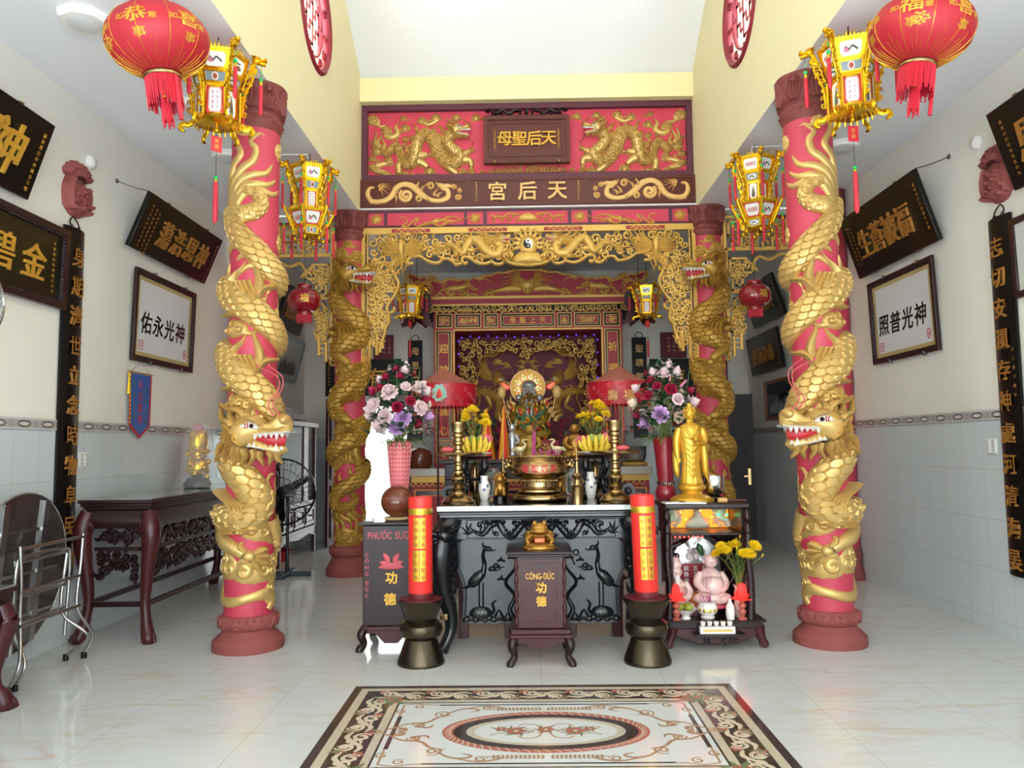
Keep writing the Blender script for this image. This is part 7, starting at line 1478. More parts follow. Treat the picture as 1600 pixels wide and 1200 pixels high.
        if lower: fr.tube([P(.245, -.37), P(.2, -.45), P(.15, -.53)], [.01, .013, .012], 6, 8); fr.ball(P(.14, zb - .02), .02, 8); fr.flame(Mb, .235, -.375, .06, .9, .014, .014, .2, 0, 6, 0, True)
        else: fr.rib(Mb, [(.14, -.45), (.17, -.475), (.2, -.47), (.215, -.5), (.19, -.52)], [.016, .02, .018, .016, .008], .014, 14, 4, 0, 0, True)
    zb = -.445 if not lower else -.565; fr.lathe([(.14 if not lower else .11, zb), (.15 if not lower else .12, zb - .008), (.14 if not lower else .11, zb - .016)], 6, T=lambda p: Matrix.Rotation(pi / 6, 3, 'Z') @ p)
    for k in range(24): a = k * pi / 12; fr.tube([(.135 * cos(a), .135 * sin(a), zb - .01), (.14 * cos(a), .14 * sin(a), zb - .04)], [.008, .002], 5) if not lower else None
    fr.ball((0, 0, zb - .05), .016, 8); fr.tube([(0, 0, zb - .01), (0, 0, zb - .05)], .006, 6); fr.build('gilt_frame', t)
    b = MB(LRED); b.lathe([(.13 if not lower else .1, zb + .005), (.0001, zb - .006)], 6, T=lambda p: Matrix.Rotation(pi / 6, 3, 'Z') @ p); b.lathe([(.17, -.04), (.0001, -.02)], 6, T=lambda p: Matrix.Rotation(pi / 6, 3, 'Z') @ p); b.build('floor_panel', t)
    for k in range(6):
        a = k * pi / 3 + pi / 6; c, sn = sin(a), -cos(a); Mb = lambda u, v, h: Vector((u * c + h * -sn, u * sn + h * c, v)); g = MB(GOLDP)
        dragon_head(g, g, g, g, sub(Mb, .235, -.025), .085, 0, True, False, 0); g.rib(Mb, [(.19, -.1), (.225, -.085), (.21, -.05), (.225, -.03)], .016, .016, 10, 4, 0, 0, True); g.build('dragon_finial', t)
        tz = [(.262, -.03)] + ([(.245, -.38)] if lower else [])
        for r, z in tz:
            b = MB(BLK); p = lambda dz: (r * c, r * sn, z - dz); b.tube([p(0), p(.1)], .0018, 4); b.use(BEAD).ball(p(.11), .014, 8); b.use(GOLDP).ball(p(.128), .01, 8); b.ball(p(.141), .011, 8); b.use(TASS).tube([p(.145), p(.16), p(.33), p(.345)], [.009, .012, .013, .006], 8); b.use(BEAD).ball(p(.06), .007, 6, .6, .6, 2.2); b.build('tassel', t)
    b = MB(BLK); b.tube([(0, 0, -.02), (0, 0, loc_top)], .004, 5); b.ball((0, 0, -.02), .01, 6); b.build('hanging_cord', t)
    if drop:
        z = zb - .05; b = MB(BLK); b.tube([(0, 0, z), (0, 0, z - .3)], .0018, 4); b.use(LRED).mbx(flat((0, 0, 0), (cos(.5), sin(.5), 0), (0, 0, 1), (sin(.5), -cos(.5), 0)), -.035, .035, z - .14, z - .04, -.0015, .0015); b.use(LETTER).text(flat((0, 0, 0), (cos(.5), sin(.5), 0), (0, 0, 1), (sin(.5), -cos(.5), 0)), '恭喜', .0, z - .07, .03, .004, .001, .002, True, .036); b.use(BEAD).ball((0, 0, z - .31), .015, 8); b.use(GOLDP).ball((0, 0, z - .328), .011, 8); b.use(TASS).tube([(0, 0, z - .335), (0, 0, z - .36), (0, 0, z - .58), (0, 0, z - .6)], [.01, .014, .015, .006], 8); b.build('centre_tassel', t)
    return t
loc_top = (4.48 - 4.345) / 1.12
lanA = palace_lantern('palace_lantern', 'gilt six-sided lantern by the top of the left front column, behind the red globe', (-2.235, 5.26, 4.345), False, rz=.25); lanA.scale = (1.12, 1.12, 1.12)
dup(lanA, (2.25, 5.27, 4.345), -.35, 'gilt six-sided lantern by the top of the right front column, behind the red globe', None)
loc_top = (4.48 - 4.35) / 1.26
lanB = palace_lantern('palace_lantern', 'gilt lantern with flared lower gallery hanging just right of the left front column', (-2.19, 7.46, 4.35), True, rz=.5, drop=False); lanB.scale = (1, 1, 1.26)
dup(lanB, (2.23, 7.42, 4.345), .45, 'gilt lantern with flared lower gallery hanging just left of the right front column')
for sg in (-1, 1): o = MB(WHITE); o.tube([(0, 0, 0), (sg * .34, -.02, 0)], .008, 8); o.tube([(0, 0, 0), (0, 0, -.045)], .005, 6); o = o.build('lantern_rod'); o.location = (sg * 2.21, 7.45, 4.462); tag(o, 'thin white rod under the %s aisle ceiling carrying the gilt lantern' % ('left' if sg < 0 else 'right'), 'rod')
farA = dup(lanA, (-1.62, 10.4, 3.74), .4, 'small dim gilt lantern hanging left of the inner shrine', None, (.9, .9, .9)); farB = dup(lanA, (1.62, 10.4, 3.7), -.2, 'small dim gilt lantern hanging right of the inner shrine', None, (.9, .9, .9))
for q in (farA, farB): o = MB(BLK); o.tube([(0, 0, .05), (0, 0, (4.5 - q.location.z) / .9)], .004, 5); o.build('long_cord', q)
for sg in (-1, 1):
    t = thing('wooden_lantern', 'dark maroon wooden lantern hanging behind the dim gilt one, %s of the shrine' % ('left' if sg < 0 else 'right'), 'lantern', (sg * 1.62, 11.1, 3.3)); b = MB(mat('dark_maroon_wood', '#4B1620', .4) if sg < 0 else MATS['dark_maroon_wood'])
    for k in range(6):
        a = k * pi / 3; Mb = lambda u, v, h: Vector((u * cos(a) - h * sin(a), u * sin(a) + h * cos(a), v)); b.prism(Mb, [(0, .5), (.2, .46), (.22, .3), (.17, .2), (.2, .05), (.24, .04), (.22, -.02), (.14, .0), (0, .06)], -.008, .008)
    b.build('carved_wings', t); b = MB(BLK); b.tube([(0, 0, .5), (0, 0, 1.2)], .004, 5); b.build('cord', t)
# red globe lanterns
def globe(x, y, z, label, R=.3):
    t = thing('globe_lantern', label, 'lantern', (x, y, z), -.1 if x < 0 else .25); t.rotation_euler = (radians(4), radians(-7 if x < 0 else 7), -.1 if x < 0 else .3); b = MB(mat('red_lantern_cloth', '#B01D2C', .55, 0, .04, 3) if x < 0 else MATS['red_lantern_cloth'])
    prof = [(.1, -.205)] + [(max(.1, R * cos(a)) if abs(a) < 1.2 else .1, .205 * sin(a) / sin(1.25)) for a in [-1.2 + 2.4 * k / 24 for k in range(25)]] + [(.1, .205)]
    b.lathe(prof, 120, lob=lambda a, zz, r: 1 - .014 * abs(cos(5 * a)) ** 6 if r > .12 else 1); b.build('cloth_globe', t, ang=60)
    M = lambda u, v, h: Vector(((R * cos(v) + h) * sin(u), -(R * cos(v) + h) * cos(u), (.205 / sin(1.25) + h) * sin(v))); g = MB(GOLDL)
    for k in range(10):
        a = k * pi / 5 + .12; g.rib(M, [(a, -1.18 + .235 * q) for q in range(11)], .008, .004, 20, 3, 0, sm=False)
        for d, L in ((.2, .55), (.32, .75), (.44, .5)): g.rib(M, [(a + d, -1.2), (a + d, -1.2 + L)], [.004, .007, .002], .003, 8, 3)
    g.build('gold_ribs', t); g = MB(LETTER); fs = lambda u0, v0: (lambda u, v, h: M(u0 + u / (R * cos(v0)), v0 + v / .3, h))
    for u0, c in ((-.95, '福'), (.12, '恭' if x < 0 else '喜'), (1.15, '喜' if x < 0 else '恭'), (-2.0, '發'), (2.2, '財')):
        g.text(fs(u0, .12), c, 0, 0, .14, .014, .002, .001)
        for du, dv, c2, sz in ((-.32, .1, '如', .055), (.32, .04, '意', .055), (.03, -.36, '事', .08)): g.text(fs(u0 + du, dv), c2, 0, 0, sz, .008, .002, .001)
    for u0 in (-.75,):
        m = fs(u0, -.3)
        for k in range(16): a = k * 2.4; r = .012 * sqrt(k); g.dome(m, r * cos(a), r * sin(a), .012, .009, .003, 0, 6, 2)
    g.build('gold_print', t, smooth=False)
    b = MB(BRASS); b.lathe([(.1, .19), (.112, .195), (.112, .225), (.1, .23), (.09, .225), (.0001, .22)], 32); b.build('top_collar', t); b = MB(BRASS); b.lathe([(.09, -.215), (.105, -.215), (.11, -.235), (.105, -.24), (.0001, -.235)], 32); b.build('bottom_collar', t)
    b = MB(TASS)
    for k in range(70): a = k * 2 * pi / 70; L = RND.uniform(.13, .19); b.tube([(.1 * cos(a), .1 * sin(a), -.235), (.1 * cos(a + RND.uniform(-.05, .05)), .1 * sin(a), -.24 - L)], .0045, 4)
    for k in range(16): a = k * 2 * pi / 16; b.tube([(.022 * cos(a), .022 * sin(a), -.36), (.03 * cos(a), .03 * sin(a), -.5 - .02 * (k % 3))], .006, 4)
    b.tube([(.1, -.03, -.24), (.1, -.03, -.52)], [.012, .014], 6); b.use(GOLDP).ball((0, 0, -.345), .024, 10); b.tube([(0, 0, -.24), (0, 0, -.34)], .006, 6); b.build('fringe', t)
    b = MB(BLK); b.tube([(0, 0, .22), (.0, 0, 4.48 - z)], .004, 5); b.build('cord', t)
globe(-2.3, 4.5, 4.035, 'large red cloth globe lantern with gold characters at the upper left'); globe(2.4, 4.6, 4.06, 'large red cloth globe lantern with gold characters at the upper right')
REDG = mat('dark_red_glass', '#8E1420', .12, coat=.6)
def small_globe(x, y, z, label):
    t = thing('glass_lantern', label, 'lantern', (x, y, z)); b = MB(REDG); b.lathe([(.07 + .115 * cos(k * pi / 14), .13 * sin(k * pi / 14)) for k in range(-7, 8)], 64, lob=lambda a, z, r: 1 - .03 * abs(cos(8 * a)) ** 8); b.build('ribbed_globe', t)
    b = MB(REDG); b.lathe([(.075, .13), (.085, .15), (.075, .18), (.0001, .185)], 20); b.build('top_cap', t); b = MB(REDG); b.lathe([(.08, -.13), (.085, -.15), (.08, -.17), (.0001, -.17)], 20); b.build('bottom_cap', t); b = MB(TASS)
    for k in range(26): a = k * 2 * pi / 26; b.tube([(.078 * cos(a), .078 * sin(a), -.165), (.078 * cos(a), .078 * sin(a), -.25)], .006, 4)
    b.build('fringe', t); b = MB(BLK); b.tube([(0, 0, .18), (0, 0, 4.48 - z)], .003, 4); b.build('cord', t); b = MB(LETTER); b.text(cyl(.184), '福', .05, 0, .1, .01, .002, .002); b.build('gold_print', t, smooth=False)
small_globe(-2.53, 8.5, 3.19, 'small dark red ribbed lantern beside the left gold fretwork screen'); small_globe(2.63, 8.9, 3.25, 'small dark red ribbed lantern beside the right gold fretwork screen')
# ceiling lights and detectors
def ceil_light(x, y, label, n=32):
    t = thing('ceiling_light', label, 'ceiling light', (x, y, 4.48)); b = MB(WHITE); b.lathe([(.17, 0), (.17, -.035), (.155, -.06), (.13, -.065)], n); b.build('rim', t, ang=30); b = MB(mat('frosted_diffuser', '#DADCDC', .6) if 'frosted_diffuser' not in MATS else MATS['frosted_diffuser']); b.lathe([(.13, -.062), (.08, -.075), (.0001, -.08)], n); b.build('diffuser', t)
ceil_light(-3.03, 4.96, 'white eight-sided ceiling light at the upper left corner', 8); ceil_light(-2.97, 6.3, 'white round ceiling light behind the left red globe lantern'); ceil_light(-3.0, 7.45, 'white round ceiling light beside the left front column capital'); ceil_light(3.1, 7.45, 'white round ceiling light right of the right front column')
for x, y, z, sg in ((XW, 6.39, 4.01, 1), (XE, 6.26, 4.0, -1)): o = MB(WHITE); o.lathe([(.06, 0), (.06, .02), (.045, .04), (.0001, .045)], 24, T=lambda p: Vector((sg * p.z, p.x, p.y))); o = o.build('smoke_detector'); o.location = (x, y, z); tag(o, 'small white round detector high on the %s wall' % ('left' if sg > 0 else 'right'), 'detector')

# ---------------------------------------------------------------- things on the side walls
def wallM(sg, y, z, tilt=0., off=.02):
    """frame on a side wall: u runs to the right as seen from the hall, v up, h out of the wall; tilt leans the top out"""
    X = XW if sg < 0 else XE; o = Vector((X - sg * off, y, z)); ux = Vector((0, 1, 0)) if sg < 0 else Vector((0, -1, 0)); n0 = Vector((-sg, 0, 0)); uz = Vector((0, 0, 1)) * cos(tilt) + n0 * sin(tilt); n = n0 * cos(tilt) - Vector((0, 0, 1)) * sin(tilt)
    return lambda u, v, h: o + ux * u + uz * v + n * h
def plaque(sg, y0, y1, z0, L, tilt, s, label, lm=LETTERO, left_cols=3, size=.34, group=None, ring=True):
    y = (y0 + y1) / 2; w = abs(y1 - y0); M = wallM(sg, y, z0, tilt, .03); t = thing('inscribed_plaque', label, 'sign', (0, 0, 0), group=group); b = MB(BLACK); b.mbx(M, -w / 2, w / 2, 0, L, -.0, .045); b.build('board', t, bev=.006)
    b = MB(lm); b.text(M, s, .08 if left_cols == 3 else 0, L * .47, size, .006, .02, .045, step=w * .185, sx=.9, slant=.12)
    for k in range(left_cols): b.text(M, '風調雨順國泰民安四時吉慶'[k:k + 10], -w / 2 + .12 + .075 * k, L * .82 - .02 * k, .032, .004, .004, .045, True, .045)
    b.text(M, '歲次癸巳年仲秋吉日敬立'[:10], w / 2 - .07, L * .82, .034, .004, .004, .045, True, .046); b.build('lettering', t, smooth=False)
    b = MB(STEEL)
    for u in (-w * .27, w * .27): b.mbx(M, u - .02, u + .02, -.012, .01, .0, .05); b.mbx(M, u - .02, u + .02, L - .01, L + .015, .01, .03)
    b.build('clips', t)
    if ring: b = MB(BLK); e = M(-w / 2 * (1 if sg < 0 else -1) * .0 - (w / 2 + .0) * 1, L, .02) if sg < 0 else M(w / 2, L, .02); X = XW if sg < 0 else XE; e2 = Vector((X - sg * .01, e.y - .12, e.z + .06)); b.tube([e, (e + e2) / 2 + Vector((0, 0, -.01)), e2], .004, 5, 8); b.tube([(e2.x, e2.y + .02 * cos(k), e2.z + .02 * sin(k)) for k in range(8)], .004, 5); b.build('hanging_wire', t)
    return t
TL = math.atan2(.2, .5)
plaque(-1, 6.94, 8.64, 3.44, .545, TL, '蕩浩恩神', 'black tilted plaque with four bronze characters on the left wall above the white frame', left_cols=3, size=.29)
plaque(1, 6.79, 8.42, 3.335, .68, .3, '生蒼被福', 'black tilted plaque with four bronze characters on the right wall above the white frame', left_cols=2, size=.32)
t = plaque(-1, 3.9, 5.49, 3.395, .59, .32, '恩浩聖神', 'black tilted plaque with large gilt flourishes cut off at the upper left edge', LETTER, 1, .4); plaque(1, 4.3, 5.72, 3.42, .62, .3, '恩浩聖神', 'black plaque whose corner shows at the upper right edge', LETTERO, 1, .34)
plaque(1, 10.85, 12.3, 3.38, .62, .3, '德恩沐共', 'dim black tilted plaque high on the far right wall', LETTERO, 1, .27, ring=False); plaque(1, 11.0, 12.5, 2.62, .6, .15, '應有求必', 'dim dark plaque below the tilted one on the far right wall', LETTERO, 1, .27, ring=False); plaque(-1, 11.2, 12.4, 3.37, .65, .3, '佑默靈神', 'dim black tilted plaque on the far left wall behind the front column', LETTERO, 1, .27, ring=False)
PAPER = mat('white_scroll_paper', '#D9D9DC', .7, 0, .03, 3); MATB = mat('olive_gold_mat', '#BDA974', .6, 0, .1, 60); SEAL = mat('red_seal_ink', '#C2485A', .7); FRAMEW = mat('dark_frame_wood', '#2A1518', .3)
def calligraphy(sg, y0, y1, z0, z1, s, label, lean=.03):
    y, w, h = (y0 + y1) / 2, abs(y1 - y0), z1 - z0; M = wallM(sg, y, z0, lean, .01); t = thing('framed_calligraphy', label, 'picture', (0, 0, 0)); b = MB(FRAMEW); b.frame(M, -w / 2, w / 2, 0, h, .045, 0, .035); b.frame(M, -w / 2 + .04, w / 2 - .04, .04, h - .04, .02, 0, .022); b.build('frame', t, bev=.004)
    b = MB(MATB); b.mbx(M, -w / 2 + .04, w / 2 - .04, .04, h - .04, 0, .008); b.build('gold_mat', t, smooth=False); b = MB(PAPER); b.mbx(M, -w / 2 + .12, w / 2 - .12, .1, h - .1, 0, .01); b.use(BLK).text(M, s, -.02, h * .44, .225, .02, .0012, .01, step=.245, sx=1.0, slant=.1)
    b.text(M, '癸巳年春月吉日敬題於天后宮前', w / 2 - .085, h - .16, .022, .002, .001, .008, True, .043); b.text(M, '歲次癸巳弟子', -w / 2 + .085, h - .25, .022, .002, .001, .008, True, .043)
    b.use(SEAL).frame(M, -w / 2 + .14, -w / 2 + .23, .12, .21, .008, .01, .0115); b.text(M, '印', -w / 2 + .185, .165, .06, .002, .001, .01); cx = w / 2 - .18
    b.rib(M, [(cx + .03 * cos(k * pi / 8), .18 + .045 * sin(k * pi / 8)) for k in range(17)], .006, .001, 16, 2, .01, sm=False); b.text(M, '福', cx, .18, .05, .002, .001, .01); b.build('scroll_sheet', t, smooth=False)
    b = MB(STEEL); [b.mbx(M, u - .008, u + .008, v - .02, v + .02, .0, .04) for u in (-w * .22, w * .3) for v in (0, h)]; b.build('clips', t)
calligraphy(-1, 7.12, 8.44, 2.385, 3.275, '佑永光神', 'white framed calligraphy on the left wall above the blue pennant'); calligraphy(1, 6.95, 8.255, 2.355, 3.23, '照普光神', 'white framed calligraphy on the right wall under the tilted plaque')
t = thing('framed_board', 'dark framed board with large gold characters, cut off at the left edge', 'sign', (0, 0, 0)); M = wallM(-1, 5.1, 2.66, .03, .01); b = MB(FRAMEW); b.frame(M, -.93, .93, 0, .64, .05, 0, .05)
for k in range(60): b.dome(M, -.88 + .03 * k, .055, .012, .01, .012, .03, 6, 2); b.dome(M, -.88 + .03 * k, .585, .012, .01, .012, .03, 6, 2)
for k in range(18): b.dome(M, .875, .06 + .03 * k, .01, .012, .012, .03, 6, 2)
b.build('carved_frame', t); b = MB(mat('dark_green_lacquer', '#1A1810', .25)); b.mbx(M, -.9, .9, .04, .6, 0, .015); b.use(LETTER).text(M, '煌輝碧金', .0, .31, .29, .008, .012, .015, step=.36, slant=.08); b.text(M, '天運癸巳年仲秋之吉日', .78, .5, .028, .003, .003, .015, True, .042); b.build('panel', t, smooth=False)
def couplet(sg, y, z0, z1, s, label, lean):
    M = wallM(sg, y, z0, lean, .012); t = thing('couplet_board', label, 'sign', (0, 0, 0)); h = z1 - z0; b = MB(BLACK); n = 8; arc = [(-.135 + .27 * k / n, .02 + .03 * sin(pi * k / n)) for k in range(n + 1)]
    vs = [M(u, v, hh) for v in (0, h) for u, hh in arc + [(.135, 0), (-.135, 0)]]; k = n + 3; b.add(vs, [tuple(range(k))[::-1], tuple(range(k, 2 * k))] + [(i, (i + 1) % k, k + (i + 1) % k, k + i) for i in range(k)]); b.build('board', t, ang=30)
    b = MB(LETTERO); b.text(M, s, .0, h - .24, .17, .008, .014, .045, True, .2425); b.text(M, '信士弟子敬奉', .1 if sg > 0 else -.1, h * .62 if sg > 0 else .5, .03, .004, .004, .036, True, .07); b.build('lettering', t, smooth=False)
    b = MB(BLK); b.tube([M(-.05, h, .02), M(-.06, h + .05, .01), M(0, h + .1, .0), M(.06, h + .05, .01), M(.05, h, .02)], .006, 6, 14)
    for u in (-.05, .05): b.tube([M(u + .018 * cos(q), h + .01 + .018 * sin(q), .02) for q in range(8)], .004, 5)
    b.build('hanger', t)
couplet(-1, 6.16, .5, 3.36, '身期濟世立念時物阜民康', 'tall black couplet board on the left wall behind the folded table', .0); couplet(1, 6.0, .5, 3.29, '志切安瀾存神處河清海晏', 'tall black couplet board on the right wall near the picture edge', .0)
def wall_carving(sg, y, z, label):
    M = wallM(sg, y, z, 0, .0); t = thing('wall_carving', label, 'wall carving', (0, 0, 0)); b = MB(PLINTH); b.blob(M, [(-.13, -.12), (-.14, .05), (-.1, .13), (.0, .15), (.12, .1), (.15, 0), (.14, -.12), (.08, -.19), (-.06, -.19)], .09); [b.dome(M, .02 - .0 * k, -.12 + .07 * k, .1, .05, .11) for k in range(3)]
    b.rib(M, [(-.12, -.14), (-.14, 0), (-.1, .1)], .03, .09, 8); b.rib(M, [(.13, -.14), (.15, 0), (.12, .08)], .035, .08, 8); b.build('figure', t); b = MB(PLINTH)
    for k in range(7): a = pi * (.15 + .117 * k); b.rib(M, [(.08 * cos(a), .1 + .05 * sin(a)), (.15 * cos(a), .1 + .14 * sin(a)), (.13 * cos(a), .12 + .13 * sin(a))], [.025, .03, .02], .08, 8); b.spiral(M, .15 * cos(a), .1 + .12 * sin(a), .028, 1.2, a, .014, .08, 1)
    for k in range(10): b.spiral(M, -.1 + .025 * k, -.14 + .06 * (k % 4), .025, 1.2, k, .01, .11, 1)
    b.build('flames', t)
wall_carving(-1, 6.17, 3.66, 'red-brown carved plaster emblem above the left couplet board'); wall_carving(1, 5.99, 3.6, 'red-brown carved plaster emblem above the right couplet board')
def far_picture(sg, y0, y1, z0, z1, tilt, fm, pm, label, inner=None):
    y, w, h = (y0 + y1) / 2, abs(y1 - y0), z1 - z0; M = wallM(sg, y, z0, tilt, .01); t = thing('framed_picture', label, 'picture', (0, 0, 0)); b = MB(fm); b.frame(M, -w / 2, w / 2, 0, h, .05, 0, .03); b.build('frame', t, bev=.003); b = MB(pm); b.mbx(M, -w / 2 + .04, w / 2 - .04, .04, h - .04, 0, .012); b.use(inner or INK)
    for k in range(7): u = -w * .3 + w * .1 * k; b.blob(M, [(u - .08, h * .2), (u - .03, h * (.45 + .05 * (k % 3))), (u + .03, h * (.4 + .06 * (k % 2))), (u + .08, h * .2)], .001, .012, 2)
    b.build('picture_sheet', t, smooth=False)
far_picture(1, 10.7, 12.0, 1.88, 2.48, .02, mat('amber_wood_frame', '#8C5A2E', .35), mat('dark_picture_glass', '#23282B', .06), 'amber framed dark picture on the right wall behind the front dragon column', GREYP); far_picture(-1, 11.2, 12.3, 2.57, 3.26, .25, GREYP, mat('grey_green_landscape', '#A9AFA4', .3), 'grey tilted landscape picture on the far left wall'); far_picture(1, 4.9, 5.86, 2.61, 3.22, .02, FRAMEW, mat('pale_picture_sheet', '#C9CFC8', .3), 'ornate dark framed pale picture at the right picture edge', GREYP)
for sg, y, z in ((-1, 6.42, 1.465), (1, 6.3, 1.49)): t = thing('switch_plate', 'white double switch plate on the tiles beside the %s couplet board' % ('left' if sg < 0 else 'right'), 'switch', (0, 0, 0)); M = wallM(sg, y, z, 0, .008); b = MB(WHITE); b.mbx(M, -.065, .065, -.06, .06, 0, .01); b.build('plate', t, bev=.003); b = MB(mat('switch_grey', '#BFC0BC', .4) if sg < 0 else MATS['switch_grey']); [b.mbx(M, u - .012, u + .012, v - .014, v + .014, .01, .016) for u in (-.035, .035) for v in (-.035, 0, .035)]; b.build('rockers', t)
t = thing('blue_pennant', 'small blue pennant with red and yellow border hanging under the white frame', 'pennant', (0, 0, 0)); M = wallM(-1, 7.3, 1.66, .0, .035); BLU = mat('blue_satin', '#2F5DA8', .45, 0, .08, 30); b = MB(BLU); W = .2
P5 = [(-W, .6), (W, .6), (W * .93, .12), (0, 0), (-W * .93, .12)]; b.prism(M, P5, 0, .004); b.build('cloth', t); b = MB(LRED); b.rib(M, [(-W, .6), (-W * .93, .12), (0, .0), (W * .93, .12), (W, .6)], .018, .004, 4, 2, .003, sm=False); b.use(YEL)
for k in range(12): q = k / 11; u = -W * .98 + .01; b.dome(M, -W + .012 * q, .58 - .44 * q, .012, .014, .003, .006, 6, 2)
b.use(LRED).text(M, '天后聖母', .0, .5, .09, .008, .002, .004, True, .11); b.use(GREEN)
for k in range(8): b.spiral(M, (-.12, .12)[k % 2], .5 - .05 * k, .03, 1.2, k, .006, .002, 1, None, .004)
b.build('embroidery', t); b = MB(LETTERO); b.tube([M(-W - .03, .61, .005), M(W + .02, .61, .005)], .008, 6); b.tube([M(-W, .61, .005), M(0, .72, .0), M(W, .61, .005)], .002, 4); b.use(YEL).tube([M(-W - .03, .6, .008), M(-W - .03, .4, .008)], [.005, .016], 6); b.build('rod_and_tassel', t)
# ---------------------------------------------------------------- long dark wall table and its low neighbour
def wall_table(name, y0, y1, H, label, top_m, x0=XW + .1, x1=-3.08):
    w = x1 - x0; L = y1 - y0; t = thing(name, label, 'table', ((x0 + x1) / 2, y0, 0)); hw = w / 2; b = MB(WOODD); b.bx(-hw, hw, 0, L, H - .05, H - .02); b.bx(-hw + .015, hw - .015, .015, L - .015, H - .075, H - .05); b.bx(-hw + .03, hw - .03, .03, L - .03, H - .1, H - .075); b.build('moulded_edge', t, bev=.006); b = MB(top_m); b.bx(-hw + .01, hw - .01, .01, L - .01, H - .02, H - .012); b.build('table_top', t)
    b = MB(WOODD); z1, z0 = H - .1, H - .25
    for a, c in ((((-hw + .05), .05), ((hw - .05), .05)), ((hw - .05, .05), (hw - .05, L - .05)), ((hw - .05, L - .05), (-hw + .05, L - .05))):
        d = Vector((c[0] - a[0], c[1] - a[1], 0)); n = Vector((d.y, -d.x, 0)).normalized(); Mx = flat((a[0], a[1], 0), d.normalized(), (0, 0, 1), n); l = d.length; prof = [(z1, .0), (z1 - .05, .03), (z1 - .1, .045), (z0, .03)]
        b.add([Mx(u, v, h) for u in (0, l) for v, h in prof], [(i, i + 1, 5 + i, 4 + i) for i in range(3)])
    b.build('bombe_apron', t)
    for a, c, sd in (((-hw + .06, .07), (hw - .06, .07), 7), ((hw - .06, .07), (hw - .06, L - .07), 8)):
        d = Vector((c[0] - a[0], c[1] - a[1], 0)); n = Vector((d.y, -d.x, 0)).normalized(); Mx = flat((a[0], a[1], 0), d.normalized(), (0, 0, 1), n); l = d.length; k = H / 1.15; g = MB(WOODD)
        g.mbx(Mx, .06, l - .06, H - .43 * k, H - .40 * k, -.015, .015); filigree(g, Mx, .07, l - .07, H - .39 * k, H - .25, .042, .014, .025, sd, True, None, 2.2)
        dr = lambda u: .13 * k + .17 * k * max(0, 1 - min(u, l - u) / .18) + .02 * sin(u * 14); filigree(g, Mx, .07, l - .07, H - .85 * k, H - .43 * k, .036, .013, .025, sd + 20, True, lambda u, v: v > H - .45 * k - dr(u), 6); g.build('pierced_apron', t)
    for x, sx in ((-hw + .06, -1), (hw - .06, 1)):
        for y, sy in ((.07, -1), (L - .07, 1)):
            b = MB(WOODR); ox = sx; q = lambda d, z: (x + sx * d * .75, y + sy * d * .5, z)
            b.tube([q(.0, H - .12), q(.035, H - .22), q(.045, H - .32 * H / 1.15), q(.01, H * .5), q(-.02, H * .3), q(-.005, H * .18), q(.03, .08), q(.05, .035), q(.05, .0)], [.06, .075, .075, .055, .042, .04, .055, .06, .05], 8, 24)
            for j in (-1, 0, 1): b.tube([q(.05, .1 - .0 * j), (q(.07, .05)[0] + .03 * j * (1), q(.07, .05)[1] + sy * -.0, .05), (q(.08, 0)[0] + .035 * j, q(.08, 0)[1] + sy * .01, .012)], [.012, .02, .014], 6, 6)
            for j in range(7): b.flame(lambda u, v, h: Vector((x + u, y + sy * (.05 + h) * .9, v)), -.04 + .013 * j, H - .2, .1, -1.9 + .12 * j, .014, .03, .2)
            b.build('leg', t)
    b = MB(WOODD); zs = .3 * H / 1.15
    for x in (-hw + .06, hw - .06): b.bx(x - .015, x + .015, .07, L - .07, zs - .02, zs + .02)
    for y in (.07, L - .07): b.bx(-hw + .06, hw - .06, y - .015, y + .015, zs - .02, zs + .02)
    b.build('stretchers', t); return t
wall_table('carved_side_table', 6.2, 8.98, 1.16, 'long dark carved table along the left wall with a wrapped figurine on it', mat('grey_glass_table_top', '#7E8484', .08)); wall_table('carved_side_table', 3.1, 4.74, .74, 'low dark table with glass top cut off at the lower left corner', MATS['grey_glass_table_top'], XW + .1, -3.19)
t = thing('wrapped_figurine', 'gold figurine with pink top wrapped in clear plastic on the long wall table', 'figurine', (-3.46, 7.95, 1.152)); b = MB(BLK); b.lathe([(.13, 0), (.14, .03), (.1, .1), (.0001, .1)], 24); b.build('black_base', t); b = MB(GOLDP); b.ball((0, 0, .2), .11, 18, 1.0, .9, 1.0); b.ball((0, -.0, .34), .075, 16); b.lathe([(.13, .36), (.1, .39), (.06, .4)], 24); b.lathe([(.085, .38), (.1, .44), (.095, .52), (.07, .58), (.0001, .6)], 24)
for k in range(14): a = k * 2.4; b.ball((.1 * cos(a), .1 * sin(a), .1 + .02 * k), .03, 8)
b.build('gold_body', t); b = MB(mat('pink_glass_top', '#B06A7C', .15)); b.ball((-.0, -.02, .6), .06, 16, 1, 1, .8); b.build('pink_top', t)
pm = mat('clear_plastic_film', '#F2F5F5', .08, alpha=.16); b = MB(pm); b.lathe([(.25, .005), (.24, .04), (.19, .1), (.165, .25), (.15, .45), (.12, .6), (.05, .66), (.0001, .665)], 40, lob=lambda a, z, r: 1 + .05 * sin(9 * a + z * 14) + .03 * sin(17 * a)); b.build('plastic_wrap', t)
